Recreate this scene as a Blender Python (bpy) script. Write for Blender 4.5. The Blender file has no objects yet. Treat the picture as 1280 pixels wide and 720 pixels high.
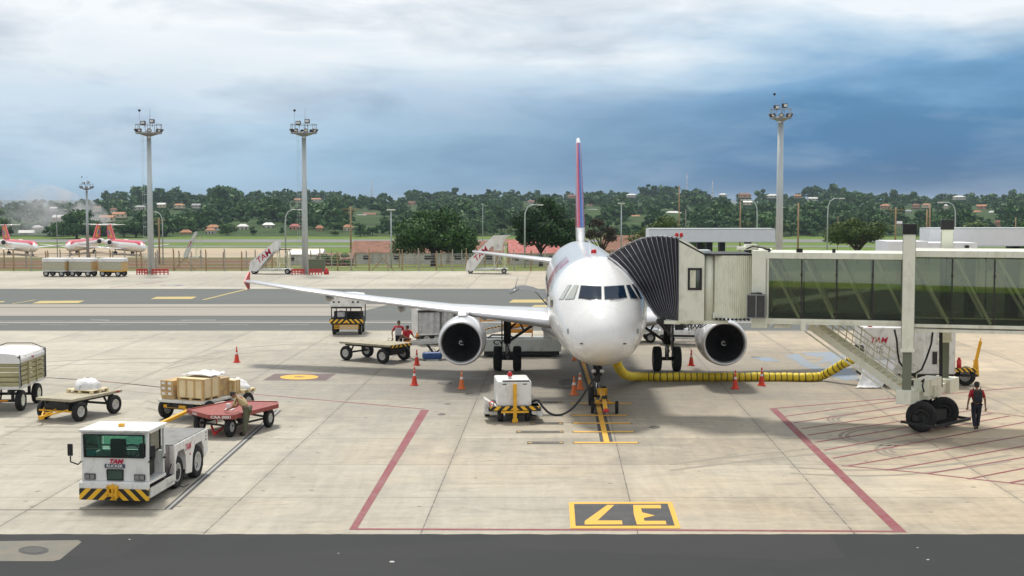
import bpy, bmesh, math, random
import numpy as np
from mathutils import Vector as V, Matrix as Mx, Euler, noise
from mathutils.bvhtree import BVHTree
from math import sin, cos, pi, radians as R, sqrt
random.seed(7); np.random.seed(7)
S = bpy.context.scene
COL = S.collection
# ------------------------------------------------------------------ camera
F = 1680.0; CH = 8.0; PITCH = math.atan(107/F)
cd = bpy.data.cameras.new('camera'); cam = bpy.data.objects.new('camera', cd); COL.objects.link(cam)
cam.location = (0, 0, CH); cam.rotation_euler = (pi/2-PITCH, 0, 0)
cd.sensor_width = 36; cd.lens = 36*F/1280; cd.clip_start = .5; cd.clip_end = 20000
S.camera = cam
def ray(px, py):
    a = (px-640)/F; b = (360-py)/F
    return V((a, cos(PITCH)+b*sin(PITCH), -sin(PITCH)+b*cos(PITCH)))
def G(px, py, z=0.0):                      # point of the level z seen at a photo pixel
    d = ray(px, py); t = (z-CH)/d.z
    return V((d.x*t, d.y*t, z))
def at(px, py, Y):                         # point at distance Y
    d = ray(px, py); t = Y/d.y
    return V((d.x*t, Y, CH+d.z*t))
# ------------------------------------------------------------------ objects
def tag(o, label=None, cat=None, group=None, kind=None):
    if label: o['label'] = label
    if cat: o['category'] = cat
    if group: o['group'] = group
    if kind: o['kind'] = kind
    return o
def thing(name, loc, rz=0, label=None, cat=None, group=None):
    o = bpy.data.objects.new(name, None); COL.objects.link(o)
    o.location = loc; o.rotation_euler = (0, 0, rz); o.empty_display_size = .3
    return tag(o, label, cat, group)
def wm(o):
    m = o.matrix_basis.copy()
    while o.parent:
        o = o.parent; m = o.matrix_basis @ m
    return m
def kids(o): return [c for c in COL.objects if c.parent == o]
def copy_tree(o, parent=None):
    c = o.copy(); COL.objects.link(c); c.parent = parent
    for ch in kids(o): copy_tree(ch, c)
    return c
def frame(ax):
    ax = V(ax).normalized(); h = V((0, 0, 1)) if abs(ax.z) < .9 else V((1, 0, 0))
    a = ax.cross(h).normalized(); b = ax.cross(a).normalized()
    return a, b, ax
class MB:
    def __init__(s): s.v = []; s.f = []; s.m = []; s.s = []; s.T = None
    def add(s, vs, fs, mi=0, sm=False):
        n = len(s.v)
        s.v += [tuple(s.T @ V(p)) if s.T else tuple(p) for p in vs]
        for f in fs: s.f.append(tuple(i+n for i in f)); s.m.append(mi); s.s.append(sm)
        return s
    def box(s, x0, x1, y0, y1, z0, z1, mi=0):
        vs = [(x, y, z) for z in (z0, z1) for y in (y0, y1) for x in (x0, x1)]
        return s.add(vs, [(0,2,3,1),(4,5,7,6),(0,1,5,4),(2,6,7,3),(0,4,6,2),(1,3,7,5)], mi)
    def bar(s, p0, p1, w, h, mi=0, up=(0,0,1)):        # rectangular bar from p0 to p1
        p0 = V(p0); p1 = V(p1); d = (p1-p0).normalized(); u = V(up)
        if abs(d.dot(u)) > .98: u = V((0, 1, 0))
        a = d.cross(u).normalized()*w/2; b = a.cross(d).normalized()*h/2
        vs = [p+sa*a+sb*b for p in (p0, p1) for sa, sb in ((-1,-1),(1,-1),(1,1),(-1,1))]
        return s.add(vs, [(0,1,2,3),(7,6,5,4),(0,4,5,1),(1,5,6,2),(2,6,7,3),(3,7,4,0)], mi)
    def cyl(s, p0, p1, r0, r1=None, n=12, mi=0, caps=True, sm=True):
        r1 = r0 if r1 is None else r1; p0 = V(p0); p1 = V(p1); a, b, _ = frame(p1-p0)
        vs = []
        for p, r in ((p0, r0), (p1, r1)):
            for i in range(n):
                t = 2*pi*i/n; vs.append(p+a*cos(t)*r+b*sin(t)*r)
        s.add(vs, [(i, (i+1) % n, n+(i+1) % n, n+i) for i in range(n)], mi, sm)
        if caps: s.add(vs, [tuple(range(n))[::-1], tuple(range(n, 2*n))], mi)
        return s
    def tube(s, pts, r, n=8, mi=0, caps=True):          # r: number or list; mi may be a function of segment index
        pts = [V(p) for p in pts]; rs = r if isinstance(r, (list, tuple)) else [r]*len(pts)
        vs = []; pa = None
        for k, p in enumerate(pts):
            d = (pts[min(k+1, len(pts)-1)]-pts[max(k-1, 0)]).normalized()
            if pa is None: a, b, _ = frame(d)
            else:
                a = (pa-d*pa.dot(d)).normalized(); b = d.cross(a).normalized()
            pa = a
            for i in range(n):
                t = 2*pi*i/n; vs.append(p+a*cos(t)*rs[k]+b*sin(t)*rs[k])
        base = len(s.v); s.add(vs, [], 0)
        for k in range(len(pts)-1):
            for i in range(n):
                s.f.append((base+k*n+i, base+k*n+(i+1) % n, base+(k+1)*n+(i+1) % n, base+(k+1)*n+i))
                s.m.append(mi(k) if callable(mi) else mi); s.s.append(True)
        if caps:
            for f in (tuple(base+i for i in range(n))[::-1], tuple(base+(len(pts)-1)*n+i for i in range(n))):
                s.f.append(f); s.m.append(0 if callable(mi) else mi); s.s.append(False)
        return s
    def lathe(s, prof, o=(0,0,0), ax=(0,0,1), n=24, mi=0, sm=True, mis=None):   # prof: (r, t) pairs
        a, b, d = frame(ax); o = V(o); vs = []
        for r, t in prof:
            for i in range(n):
                q = 2*pi*i/n; vs.append(o+d*t+a*cos(q)*r+b*sin(q)*r)
        base = len(s.v); s.add(vs, [])
        for k in range(len(prof)-1):
            for i in range(n):
                s.f.append((base+k*n+i, base+k*n+(i+1) % n, base+(k+1)*n+(i+1) % n, base+(k+1)*n+i))
                s.m.append(mis[k] if mis else mi); s.s.append(sm)
        return s
    def prism(s, poly, h0, h1, plane='xy', mi=0, mside=None):
        f = {'xy': lambda a, b, h: (a, b, h), 'yz': lambda a, b, h: (h, a, b), 'xz': lambda a, b, h: (a, h, b)}[plane]
        n = len(poly); vs = [f(a, b, h) for h in (h0, h1) for a, b in poly]
        s.add(vs, [tuple(range(n))[::-1], tuple(range(n, 2*n))], mi)
        return s.add(vs, [(i, (i+1) % n, n+(i+1) % n, n+i) for i in range(n)], mi if mside is None else mside)
    def quad(s, a, b, c, d, mi=0): return s.add([a, b, c, d], [(0,1,2,3)], mi)
    def build(s, name, mats, parent=None, loc=None, rz=0, bevel=0, world=False, fix=True, label=None):
        me = bpy.data.meshes.new(name)
        vs = s.v
        if world and parent:
            inv = wm(parent).inverted(); vs = [inv @ V(p) for p in vs]
        me.from_pydata(vs, [], s.f)
        mats = mats if isinstance(mats, (list, tuple)) else [mats]
        for m in mats: me.materials.append(m)
        me.polygons.foreach_set('material_index', s.m); me.polygons.foreach_set('use_smooth', s.s)
        if fix:
            bm = bmesh.new(); bm.from_mesh(me); bmesh.ops.remove_doubles(bm, verts=bm.verts, dist=1e-5)
            bmesh.ops.recalc_face_normals(bm, faces=bm.faces); bm.to_mesh(me); bm.free()
        o = bpy.data.objects.new(name, me); COL.objects.link(o)
        if parent: o.parent = parent
        if loc is not None: o.location = loc
        o.rotation_euler = (0, 0, rz)
        if bevel:
            b = o.modifiers.new('bevel', 'BEVEL'); b.width = bevel; b.segments = 2; b.limit_method = 'ANGLE'; b.angle_limit = R(40)
            b.harden_normals = False
        if label: o['label'] = label
        return o
def lerp(a, b, t): return a+(b-a)*t
def interp(tab, x):
    if x <= tab[0][0]: return tab[0][1:]
    for p, q in zip(tab, tab[1:]):
        if x <= q[0]:
            t = (x-p[0])/(q[0]-p[0]); return tuple(lerp(a, b, t) for a, b in zip(p[1:], q[1:]))
    return tab[-1][1:]
# ------------------------------------------------------------------ materials
def lin(c):
    return tuple((x/12.92 if x <= .04045 else ((x+.055)/1.055)**2.4) for x in [k/255 for k in c])
class NT:
    def __init__(s, nt): s.nt = nt
    def n(s, t, _in=None, **kw):
        x = s.nt.nodes.new(t)
        for k, v in kw.items(): setattr(x, k, v)
        for k, v in (_in or {}).items():
            if isinstance(v, bpy.types.NodeSocket): s.nt.links.new(v, x.inputs[k])
            else: x.inputs[k].default_value = v
        return x
    def math(s, op, a, b=0, c=None, clamp=False):
        d = {0: a, 1: b}
        if c is not None: d[2] = c
        return s.n('ShaderNodeMath', d, operation=op, use_clamp=clamp).outputs[0]
    def mix(s, f, a, b, bt='MIX'):
        x = s.n('ShaderNodeMix', data_type='RGBA', blend_type=bt)
        for k, v in ((0, f), (6, a), (7, b)):
            if isinstance(v, bpy.types.NodeSocket): s.nt.links.new(v, x.inputs[k])
            else: x.inputs[k].default_value = (tuple(v)+(1,)) if k and len(v) == 3 else v
        return x.outputs[2]
    def noise(s, vec, scale, detail=4, rough=.6, dist=0):
        return s.n('ShaderNodeTexNoise', {'Vector': vec, 'Scale': scale, 'Detail': detail, 'Roughness': rough, 'Distortion': dist}).outputs[0]
    def scale(s, vec, sc):
        return s.n('ShaderNodeVectorMath', {0: vec, 1: sc}, operation='MULTIPLY').outputs[0]
    def ramp(s, f, stops, interp='LINEAR'):
        x = s.n('ShaderNodeValToRGB', {0: f}); cr = x.color_ramp; cr.interpolation = interp
        while len(cr.elements) < len(stops): cr.elements.new(.5)
        for e, (p, c) in zip(cr.elements, stops):
            e.position = p; e.color = (tuple(c)+(1,)) if hasattr(c, '__len__') else (c, c, c, 1)
        return x.outputs[0]
    def rng(s, f, a, b, c=0, d=1):
        return s.n('ShaderNodeMapRange', {0: f, 1: a, 2: b, 3: c, 4: d}).outputs[0]
def newmat(name):
    m = bpy.data.materials.new(name); m.use_nodes = True
    b = m.node_tree.nodes['Principled BSDF']; return m, NT(m.node_tree), b
def pm(name, col, rough=.55, metal=0, var=.12, vs=2.5, bump=0, bs=30, dirt=None, coat=0, spec=.5):
    m, t, b = newmat(name)
    co = t.n('ShaderNodeTexCoord').outputs['Object']
    c = tuple(col)
    n1 = t.noise(co, vs, 5, .65)
    k = t.rng(n1, .25, .75, 1-var, 1+var*.6)
    cc = t.mix(1.0, c, t.n('ShaderNodeCombineColor', {0: k, 1: k, 2: k}).outputs[0], 'MULTIPLY')
    if dirt:
        dc, amt, ds = dirt
        f = t.rng(t.noise(t.scale(co, (1, 1, .45)), ds, 6, .7, .4), .5, .72, 0, amt)
        cc = t.mix(f, cc, dc)
    t.nt.links.new(cc, b.inputs['Base Color'])
    b.inputs['Metallic'].default_value = metal
    t.nt.links.new(t.rng(t.noise(co, vs*2.3, 3), .3, .7, max(rough-.08, .03), min(rough+.1, 1)), b.inputs['Roughness'])
    b.inputs['Coat Weight'].default_value = coat; b.inputs['Coat Roughness'].default_value = .08
    b.inputs['Specular IOR Level'].default_value = spec
    if bump:
        bn = t.n('ShaderNodeBump', {'Strength': bump, 'Distance': .02, 'Height': t.noise(co, bs, 5, .7)})
        t.nt.links.new(bn.outputs[0], b.inputs['Normal'])
    return m
GR = lin((95, 88, 78))
M = {}
M['white_paint'] = pm('white paint', (.78, .78, .76), .4, 0, .09, 1.6, .08, 8, (GR, .5, 3.0), .2)
M['dirty_white'] = pm('worn white paint', (.7, .7, .66), .5, 0, .1, 1.5, .1, 10, (GR, .55, 2.0))
M['cream'] = pm('cream enamel', (.8, .81, .68), .42, 0, .06, 1.3, .06, 8, (lin((130, 112, 82)), .32, 2.4), .1)
M['cream_trim'] = pm('cream steel', (.74, .73, .58), .5, 0, .12, 2, .1, 9, (lin((110, 95, 70)), .5, 2.5))
M['black_rubber'] = pm('tyre rubber', (.012, .012, .013), .85, 0, .3, 4, .3, 40, (lin((75, 70, 62)), .35, 5))
M['dark_metal'] = pm('dark metal', (.035, .034, .033), .55, .3, .3, 4, .2, 20, (lin((80, 72, 60)), .4, 5))
M['black'] = pm('matt black', (.012, .012, .013), .6, 0, .2, 4)
M['grey_metal'] = pm('grey metal', (.33, .34, .35), .4, .7, .15, 3, .1, 15, (GR, .3, 3))
M['galv'] = pm('galvanised steel', (.5, .55, .56), .5, .35, .1, .8, .05, 6, (GR, .2, 2))
M['bare_metal'] = pm('polished metal', (.66, .66, .67), .36, .55, .04, .5)
M['rim'] = pm('wheel rim', (.55, .55, .53), .45, .2, .15, 6, .1, 20, (GR, .5, 8))
M['yellow'] = pm('yellow paint', (.8, .42, .015), .45, 0, .12, 3, .1, 10, (GR, .35, 5))
M['hose_yellow'] = pm('yellow hose canvas', (.8, .6, .03), .55, 0, .12, 2, .2, 12, (lin((110, 95, 40)), .3, 2))
M['red'] = pm('red paint', (.55, .025, .03), .4, 0, .15, 3, .1, 10)
M['logo_red'] = pm('logo red', (.5, .01, .05), .4, 0, .1, 3)
M['cone_red'] = pm('cone red', (.72, .05, .02), .5, 0, .12, 5)
M['cone_orange'] = pm('cone orange', (.75, .17, .03), .55, 0, .12, 5, 0, 1, (GR, .4, 8))
M['red_deck'] = pm('red deck paint', (.3, .06, .05), .6, 0, .25, 2.2, .2, 10, (lin((150, 110, 100)), .4, 3))
M['wood'] = pm('pine wood', (.58, .4, .18), .65, 0, .2, 6, .2, 20)
M['plywood'] = pm('pale plywood', (.76, .63, .38), .6, 0, .14, 3, .1, 12)
M['cardboard'] = pm('cardboard', (.5, .34, .18), .75, 0, .2, 4)
M['label_white'] = pm('paper label', (.75, .75, .74), .6, 0, .08, 5)
M['deck_wood'] = pm('weathered deck boards', (.42, .38, .28), .75, 0, .22, 3, .3, 14, (lin((88, 80, 66)), .5, 3))
M['tarp'] = pm('white tarpaulin', (.76, .76, .76), .6, 0, .08, 2, .5, 6, (GR, .3, 2))
M['plastic_wrap'] = pm('clear plastic curtain', (.55, .56, .57), .25, .2, .3, 3, .9, 5)
M['shirt_red'] = pm('red polo', (.45, .015, .03), .8, 0, .15, 8)
M['shirt_khaki'] = pm('khaki shirt', (.46, .37, .2), .85, 0, .12, 8)
M['trouser_olive'] = pm('olive trousers', (.11, .115, .07), .85, 0, .15, 8)
M['navy'] = pm('navy cloth', (.014, .016, .028), .85, 0, .2, 8)
M['vest_grey'] = pm('grey vest', (.45, .45, .47), .8, 0, .2, 8)
M['skin'] = pm('skin', (.3, .15, .085), .55, 0, .08, 9)
M['hair'] = pm('dark hair', (.01, .008, .007), .6, 0, .2, 20)
M['bellows'] = pm('black bellows canvas', (.024, .024, .032), .75, 0, .25, 2, .2, 12, (lin((62, 60, 66)), .3, 1.6), 0, .25)
M['bellows_rib'] = pm('bellows rib', (.3, .3, .33), .5, .3, .1, 3)
M['concrete'] = pm('cast concrete', (.42, .38, .32), .85, 0, .15, 2, .3, 12)
M['rust_post'] = pm('ochre post', (.36, .25, .14), .85, 0, .2, 2)
M['wall_white'] = pm('white render', (.58, .56, .5), .85, 0, .2, .6, 0, 8, (lin((110, 95, 80)), .8, .5))
M['wall_cream'] = pm('cream render', (.66, .58, .42), .85, 0, .14, .6)
M['wall_pink'] = pm('salmon render', (.5, .3, .2), .85, 0, .14, .6)
M['roof_tile'] = pm('clay roof tiles', (.27, .13, .085), .85, 0, .3, .9, .5, 6, (lin((90, 62, 50)), .6, .7))
M['roof_orange'] = pm('orange roof tiles', (.5, .24, .13), .85, 0, .2, .5)
M['roof_red'] = pm('red sheet roof', (.34, .035, .02), .6, 0, .15, .7)
M['roof_grey'] = pm('grey roof', (.38, .38, .38), .8, 0, .15, .5)
M['roof_pale'] = pm('pale tin roof', (.74, .73, .7), .6, 0, .15, .5)
M['window_dark'] = pm('dark window', (.02, .022, .025), .15, 0, .1, 1)
M['bark'] = pm('bark', (.085, .06, .042), .9, 0, .3, 3, .6, 12)
M['orange_frame'] = pm('orange enamel', (.75, .3, .02), .45, 0, .12, 3)
M['blue'] = pm('blue plastic', (.03, .09, .28), .45, 0, .2, 5)
M['ac_grey'] = pm('louvre grey', (.06, .06, .06), .55, .2, .2, 9, .6, 40)
M['beacon_red'] = pm('red beacon lens', (.5, .01, .015), .2, 0, .1, 5)
M['beacon_amber'] = pm('amber beacon lens', (.8, .42, .02), .25, 0, .1, 5)
M['green_box'] = pm('olive cabinet', (.14, .16, .1), .7, 0, .1, 2)
# aircraft paints
M['plane_white'] = pm('aircraft white', (.78, .78, .77), .3, 0, .03, .6, 0, 8, (lin((150, 145, 135)), .12, 1.2), .6)
M['plane_grey'] = pm('aircraft pale grey', (.52, .54, .56), .35, 0, .05, .6, 0, 8, (lin((110, 108, 105)), .25, 1.4), .5)  # grey of wings and nacelles; on the rear hull a painted sky reflection
M['fin_blue'] = pm('fin blue', (.02, .12, .42), .3, 0, .05, 1, 0, 8, None, .5)
M['fin_red'] = pm('fin red', (.4, .015, .06), .3, 0, .05, 1, 0, 8, None, .5)
M['jet_red'] = pm('jet red', (.6, .03, .06), .35, 0, .06, .4, 0, 8, None, .4)
M['jet_orange'] = pm('jet orange', (.8, .28, .02), .4, 0, .06, .4)
def glassmat(name, tint, refl=.08, rough=.0, alpha=.75):
    m, t, b = newmat(name); nt = m.node_tree; nt.nodes.remove(b)
    out = [x for x in nt.nodes if x.type == 'OUTPUT_MATERIAL'][0]
    tr = t.n('ShaderNodeBsdfTransparent', {0: tuple(tint)+(1,)})
    gl = t.n('ShaderNodeBsdfGlossy', {0: (.9, .95, .9, 1), 'Roughness': rough})
    f = t.n('ShaderNodeFresnel', {'IOR': 1.5}).outputs[0]
    f = t.math('ADD', f, refl, clamp=True)
    mx = t.n('ShaderNodeMixShader', {0: f, 1: tr.outputs[0], 2: gl.outputs[0]})
    nt.links.new(mx.outputs[0], out.inputs[0]); return m
M['bridge_glass'] = glassmat('green tinted glass', (.84, .88, .72), .07)
M['bridge_glass_back'] = glassmat('dark tinted glass', (.33, .35, .3), .05)
M['cab_glass'] = glassmat('cab glass', (.6, .84, .76), .07)
def dark_glass(name, col, rough=.05):
    m, t, b = newmat(name); b.inputs['Base Color'].default_value = tuple(col)+(1,)
    b.inputs['Roughness'].default_value = rough; b.inputs['Specular IOR Level'].default_value = .9
    b.inputs['Coat Weight'].default_value = .6; return m
M['cockpit_glass'] = dark_glass('cockpit glass', (.006, .018, .04))
M['cockpit_glass'].node_tree.nodes['Principled BSDF'].inputs['Coat Weight'].default_value = 0
M['cockpit_glass'].node_tree.nodes['Principled BSDF'].inputs['Specular IOR Level'].default_value = .45
M['cockpit_shade'] = dark_glass('cockpit glass with blind', (.42, .45, .4), .2)
def corrug(name, col, axis, freq, amp=.35, dark=.75):
    m, t, b = newmat(name); co = t.n('ShaderNodeTexCoord').outputs['Object']
    sp = t.n('ShaderNodeSeparateXYZ', {0: co}).outputs[axis]
    w = t.math('SINE', t.math('MULTIPLY', sp, freq))
    f = t.rng(t.noise(co, 1.3, 5), .3, .75, 0, .25)
    t.nt.links.new(t.mix(f, col, tuple(x*.7 for x in col)), b.inputs['Base Color'])
    b.inputs['Roughness'].default_value = .5
    bn = t.n('ShaderNodeBump', {'Strength': amp, 'Distance': .03, 'Height': w}); t.nt.links.new(bn.outputs[0], b.inputs['Normal'])
    return m
M['corrug_white'] = corrug('ribbed white cladding', (.8, .82, .84), 0, 9, .5)
def stripes(name, c1, c2, freq, sgn=1, mirror=True):
    m, t, b = newmat(name); co = t.n('ShaderNodeTexCoord').outputs['Object']
    sp = t.n('ShaderNodeSeparateXYZ', {0: co})
    x = t.math('ABSOLUTE', sp.outputs[0]) if mirror else t.math('ADD', sp.outputs[0], sp.outputs[1])
    u = t.math('FRACT', t.math('MULTIPLY', t.math('ADD', x, t.math('MULTIPLY', sp.outputs[2], sgn)), freq))
    t.nt.links.new(t.mix(t.math('GREATER_THAN', u, .5), c1, c2), b.inputs['Base Color'])
    b.inputs['Roughness'].default_value = .5; return m
M['hazard'] = stripes('hazard stripes', (.012, .012, .012), (.85, .48, .02), 3.2)
M['hazard_fine'] = stripes('fine hazard stripes', (.012, .012, .012), (.85, .5, .04), 4.5, 1, False)
def leafmat(name, dark, light, sat=0):
    m, t, b = newmat(name)
    co = t.n('ShaderNodeTexCoord').outputs['Object']; g = t.n('ShaderNodeNewGeometry')
    oi = t.n('ShaderNodeObjectInfo').outputs['Random']
    f = t.math('ADD', t.math('MULTIPLY', g.outputs['Random Per Island'], .55), t.math('MULTIPLY', t.noise(g.outputs['Position'], .12, 3), .5))
    f = t.math('ADD', f, t.math('MULTIPLY', t.math('SUBTRACT', oi, .5), .35), clamp=True)
    t.nt.links.new(t.ramp(f, [(.15, dark), (.85, light)]), b.inputs['Base Color'])
    b.inputs['Roughness'].default_value = .65; b.inputs['Specular IOR Level'].default_value = .25
    return m
def panels(m, ys, col=(.35, .35, .34)):
    t = NT(m.node_tree); b = m.node_tree.nodes['Principled BSDF']; co = t.n('ShaderNodeTexCoord').outputs['Object']; sp = t.n('ShaderNodeSeparateXYZ', {0: co})
    src = b.inputs['Base Color'].links[0].from_socket
    d = t.math('ABSOLUTE', t.math('SUBTRACT', t.math('FRACT', t.math('DIVIDE', t.math('SUBTRACT', sp.outputs[1], 1.05), ys)), .5))
    f1 = t.rng(d, .5-.012/ys, .5, 0, .55)
    ang = t.math('ARCTAN2', sp.outputs[0], t.math('SUBTRACT', sp.outputs[2], 3.7))
    e = t.math('ABSOLUTE', t.math('SUBTRACT', t.math('FRACT', t.math('MULTIPLY', ang, 1.6)), .5))
    f2 = t.math('MULTIPLY', t.rng(e, .49, .5, 0, .35), t.math('GREATER_THAN', sp.outputs[1], 1.3))
    c1 = t.mix(t.math('MAXIMUM', f1, f2), src, col)
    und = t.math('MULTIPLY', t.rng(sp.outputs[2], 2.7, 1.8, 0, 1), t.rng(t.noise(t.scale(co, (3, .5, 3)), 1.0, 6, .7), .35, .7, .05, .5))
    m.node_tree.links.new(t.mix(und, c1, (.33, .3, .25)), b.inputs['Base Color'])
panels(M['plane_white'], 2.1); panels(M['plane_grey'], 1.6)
M['leaf_dark'] = leafmat('dark leaves', (.012, .04, .014), (.075, .16, .04))
M['leaf_mid'] = leafmat('green leaves', (.02, .065, .022), (.1, .2, .05))
M['leaf_olive'] = leafmat('olive leaves', (.04, .07, .016), (.14, .2, .045))
M['leaf_bright'] = leafmat('bright leaves', (.05, .11, .015), (.17, .26, .04))
M['leaf_brown'] = leafmat('sparse brown twigs', (.05, .035, .025), (.1, .075, .045))
# ------------------------------------------------------------------ text
def text_mb(s, size, shear=0, bold=0, cuts=0):
    cu = bpy.data.curves.new('t', 'FONT'); cu.body = s; cu.size = size; cu.shear = shear; cu.offset = bold
    cu.align_x = 'CENTER'; cu.align_y = 'CENTER'; cu.resolution_u = 3
    o = bpy.data.objects.new('t', cu); COL.objects.link(o); dg = bpy.context.evaluated_depsgraph_get()
    me = bpy.data.meshes.new_from_object(o.evaluated_get(dg)); bpy.data.objects.remove(o)
    bm = bmesh.new(); bm.from_mesh(me)
    for k in range(cuts):
        z = lerp(-size*.4, size*.4, (k+.5)/cuts)
        bmesh.ops.bisect_plane(bm, geom=bm.verts[:]+bm.edges[:]+bm.faces[:], plane_co=(0, z, 0), plane_no=(0, 1, 0))
    mb = MB(); bm.verts.ensure_lookup_table()
    mb.v = [tuple(v.co) for v in bm.verts]; mb.f = [tuple(v.index for v in f.verts) for f in bm.faces]
    mb.m = [0]*len(mb.f); mb.s = [False]*len(mb.f); bm.free(); return mb
def lettering(s, size, fn, mat, parent, shear=0, bold=0, cuts=0, world=False):
    mb = text_mb(s, size, shear, bold, cuts); mb.v = [tuple(fn(x, y)) for x, y, z in mb.v]
    return mb.build('lettering', mat, parent, fix=False, world=world)
# ------------------------------------------------------------------ wheels
def wheel(parent, c, r, w, ax=(1,0,0), rim=.55, rimmat='rim', world=False):
    mb = MB(); h = w/2
    mb.lathe([(r*rim, -h*.8), (r*.8, -h), (r*.94, -h*.9), (r, -h*.55), (r, h*.55), (r*.94, h*.9), (r*.8, h), (r*rim, h*.8), (r*rim, -h*.8)], c, ax, 22)
    t = mb.build('wheel', M['black_rubber'], parent, world=world)
    mb = MB(); mb.lathe([(0, -h*.35), (r*rim*.3, -h*.45), (r*rim*.75, -h*.2), (r*rim*.8, -h*.78), (r*rim*.999, -h*.82), (r*rim*.999, h*.82), (r*rim*.8, h*.78), (r*rim*.75, h*.2), (r*rim*.3, h*.45), (0, h*.35)], c, ax, 18)
    mb.lathe([(0, -h*.75), (r*.14, -h*.72), (r*.14, h*.72), (0, h*.75)], c, ax, 10)
    rm = mb.build('rim', M[rimmat], t, world=world)
    return t
# ================================================================== WORLD AND SUN
EL, AZ = R(62), R(-16)            # sun: 62 degrees up, beyond the aircraft and a little to the left
w = bpy.data.worlds.new('World'); S.world = w; w.use_nodes = True
t = NT(w.node_tree); bg = w.node_tree.nodes['Background']
sky = t.n('ShaderNodeTexSky', sky_type='NISHITA', sun_disc=False, sun_elevation=EL, sun_rotation=AZ, air_density=1.2, dust_density=2)
co = t.n('ShaderNodeTexCoord').outputs['Generated']
sp = t.n('ShaderNodeSeparateXYZ', {0: co}); X, Y, Z = sp.outputs
n1 = t.noise(t.scale(co, (2.2, 2.2, 12)), 1.3, 5, .5, .3)
n2 = t.noise(t.scale(co, (4, 4, 20)), 2.0, 6, .55, .4)
warp = t.math('ADD', t.math('MULTIPLY', t.math('SUBTRACT', n1, .5), .13), t.math('MULTIPLY', t.math('SUBTRACT', n2, .5), .02))
zz = t.math('ADD', Z, warp)
Z8 = t.math('MULTIPLY', zz, 5.0)         # 0.2 -> 1
def c(r, g, b): return lin((r, g, b))
left = t.ramp(Z8, [(0, c(140,178,206)), (.12, c(156,190,214)), (.28, c(172,198,218)), (.4, c(194,210,224)), (.5, c(210,220,228)), (.62, c(230,234,237)), (1, c(238,241,243))])
right = t.ramp(Z8, [(0, c(38,92,136)), (.15, c(48,106,152)), (.33, c(68,124,168)), (.43, c(104,152,192)), (.53, c(170,196,217)), (.63, c(226,232,237)), (1, c(238,241,243))])
xf = t.rng(t.math('ADD', X, t.math('MULTIPLY', t.math('SUBTRACT', n1, .5), .25)), -.2, .2)
cl = t.mix(xf, left, right)
# patches of paler and darker cloud
n3 = t.noise(t.scale(co, (3.4, 3.4, 13)), 2.2, 7, .56, .35)
cl = t.mix(t.rng(n3, .5, .8, 0, .3), cl, c(190,206,220))
cl = t.mix(t.rng(n3, .52, .25, 0, .42), cl, c(66,106,146))
# higher up the bright overcast that lights the apron
hi = t.ramp(t.noise(co, 2.2, 5), [(.3, (.54, .58, .64)), (.7, (.8, .8, .79))])
cl = t.mix(t.math('MAXIMUM', t.rng(Z, .14, .4), t.rng(Y, .25, -.35)), cl, hi)
b2 = t.n('ShaderNodeBackground', {0: cl, 1: 1.12}); b1 = t.n('ShaderNodeBackground', {0: sky.outputs[0], 1: .1})
mx = t.n('ShaderNodeMixShader', {0: .93, 1: b1.outputs[0], 2: b2.outputs[0]})
w.node_tree.links.new(mx.outputs[0], w.node_tree.nodes['World Output'].inputs[0])
w.node_tree.nodes.remove(bg)
sd = bpy.data.lights.new('sun', 'SUN'); sun = bpy.data.objects.new('sun', sd); COL.objects.link(sun)
sd.energy = 3.0; sd.angle = R(9); sd.color = (1, .95, .86)
SD = V((sin(AZ)*cos(EL), cos(AZ)*cos(EL), sin(EL)))
sun.rotation_euler = (-SD).to_track_quat('-Z', 'Y').to_euler()
S.view_settings.view_transform = 'Standard'; S.view_settings.look = 'None'; S.view_settings.exposure = .12; S.view_settings.gamma = 1
S.render.engine = 'CYCLES'; S.cycles.use_denoising = True; S.cycles.max_bounces = 8; S.cycles.transparent_max_bounces = 24
S.cycles.sample_clamp_indirect = 6; S.cycles.caustics_reflective = False; S.cycles.caustics_refractive = False
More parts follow.
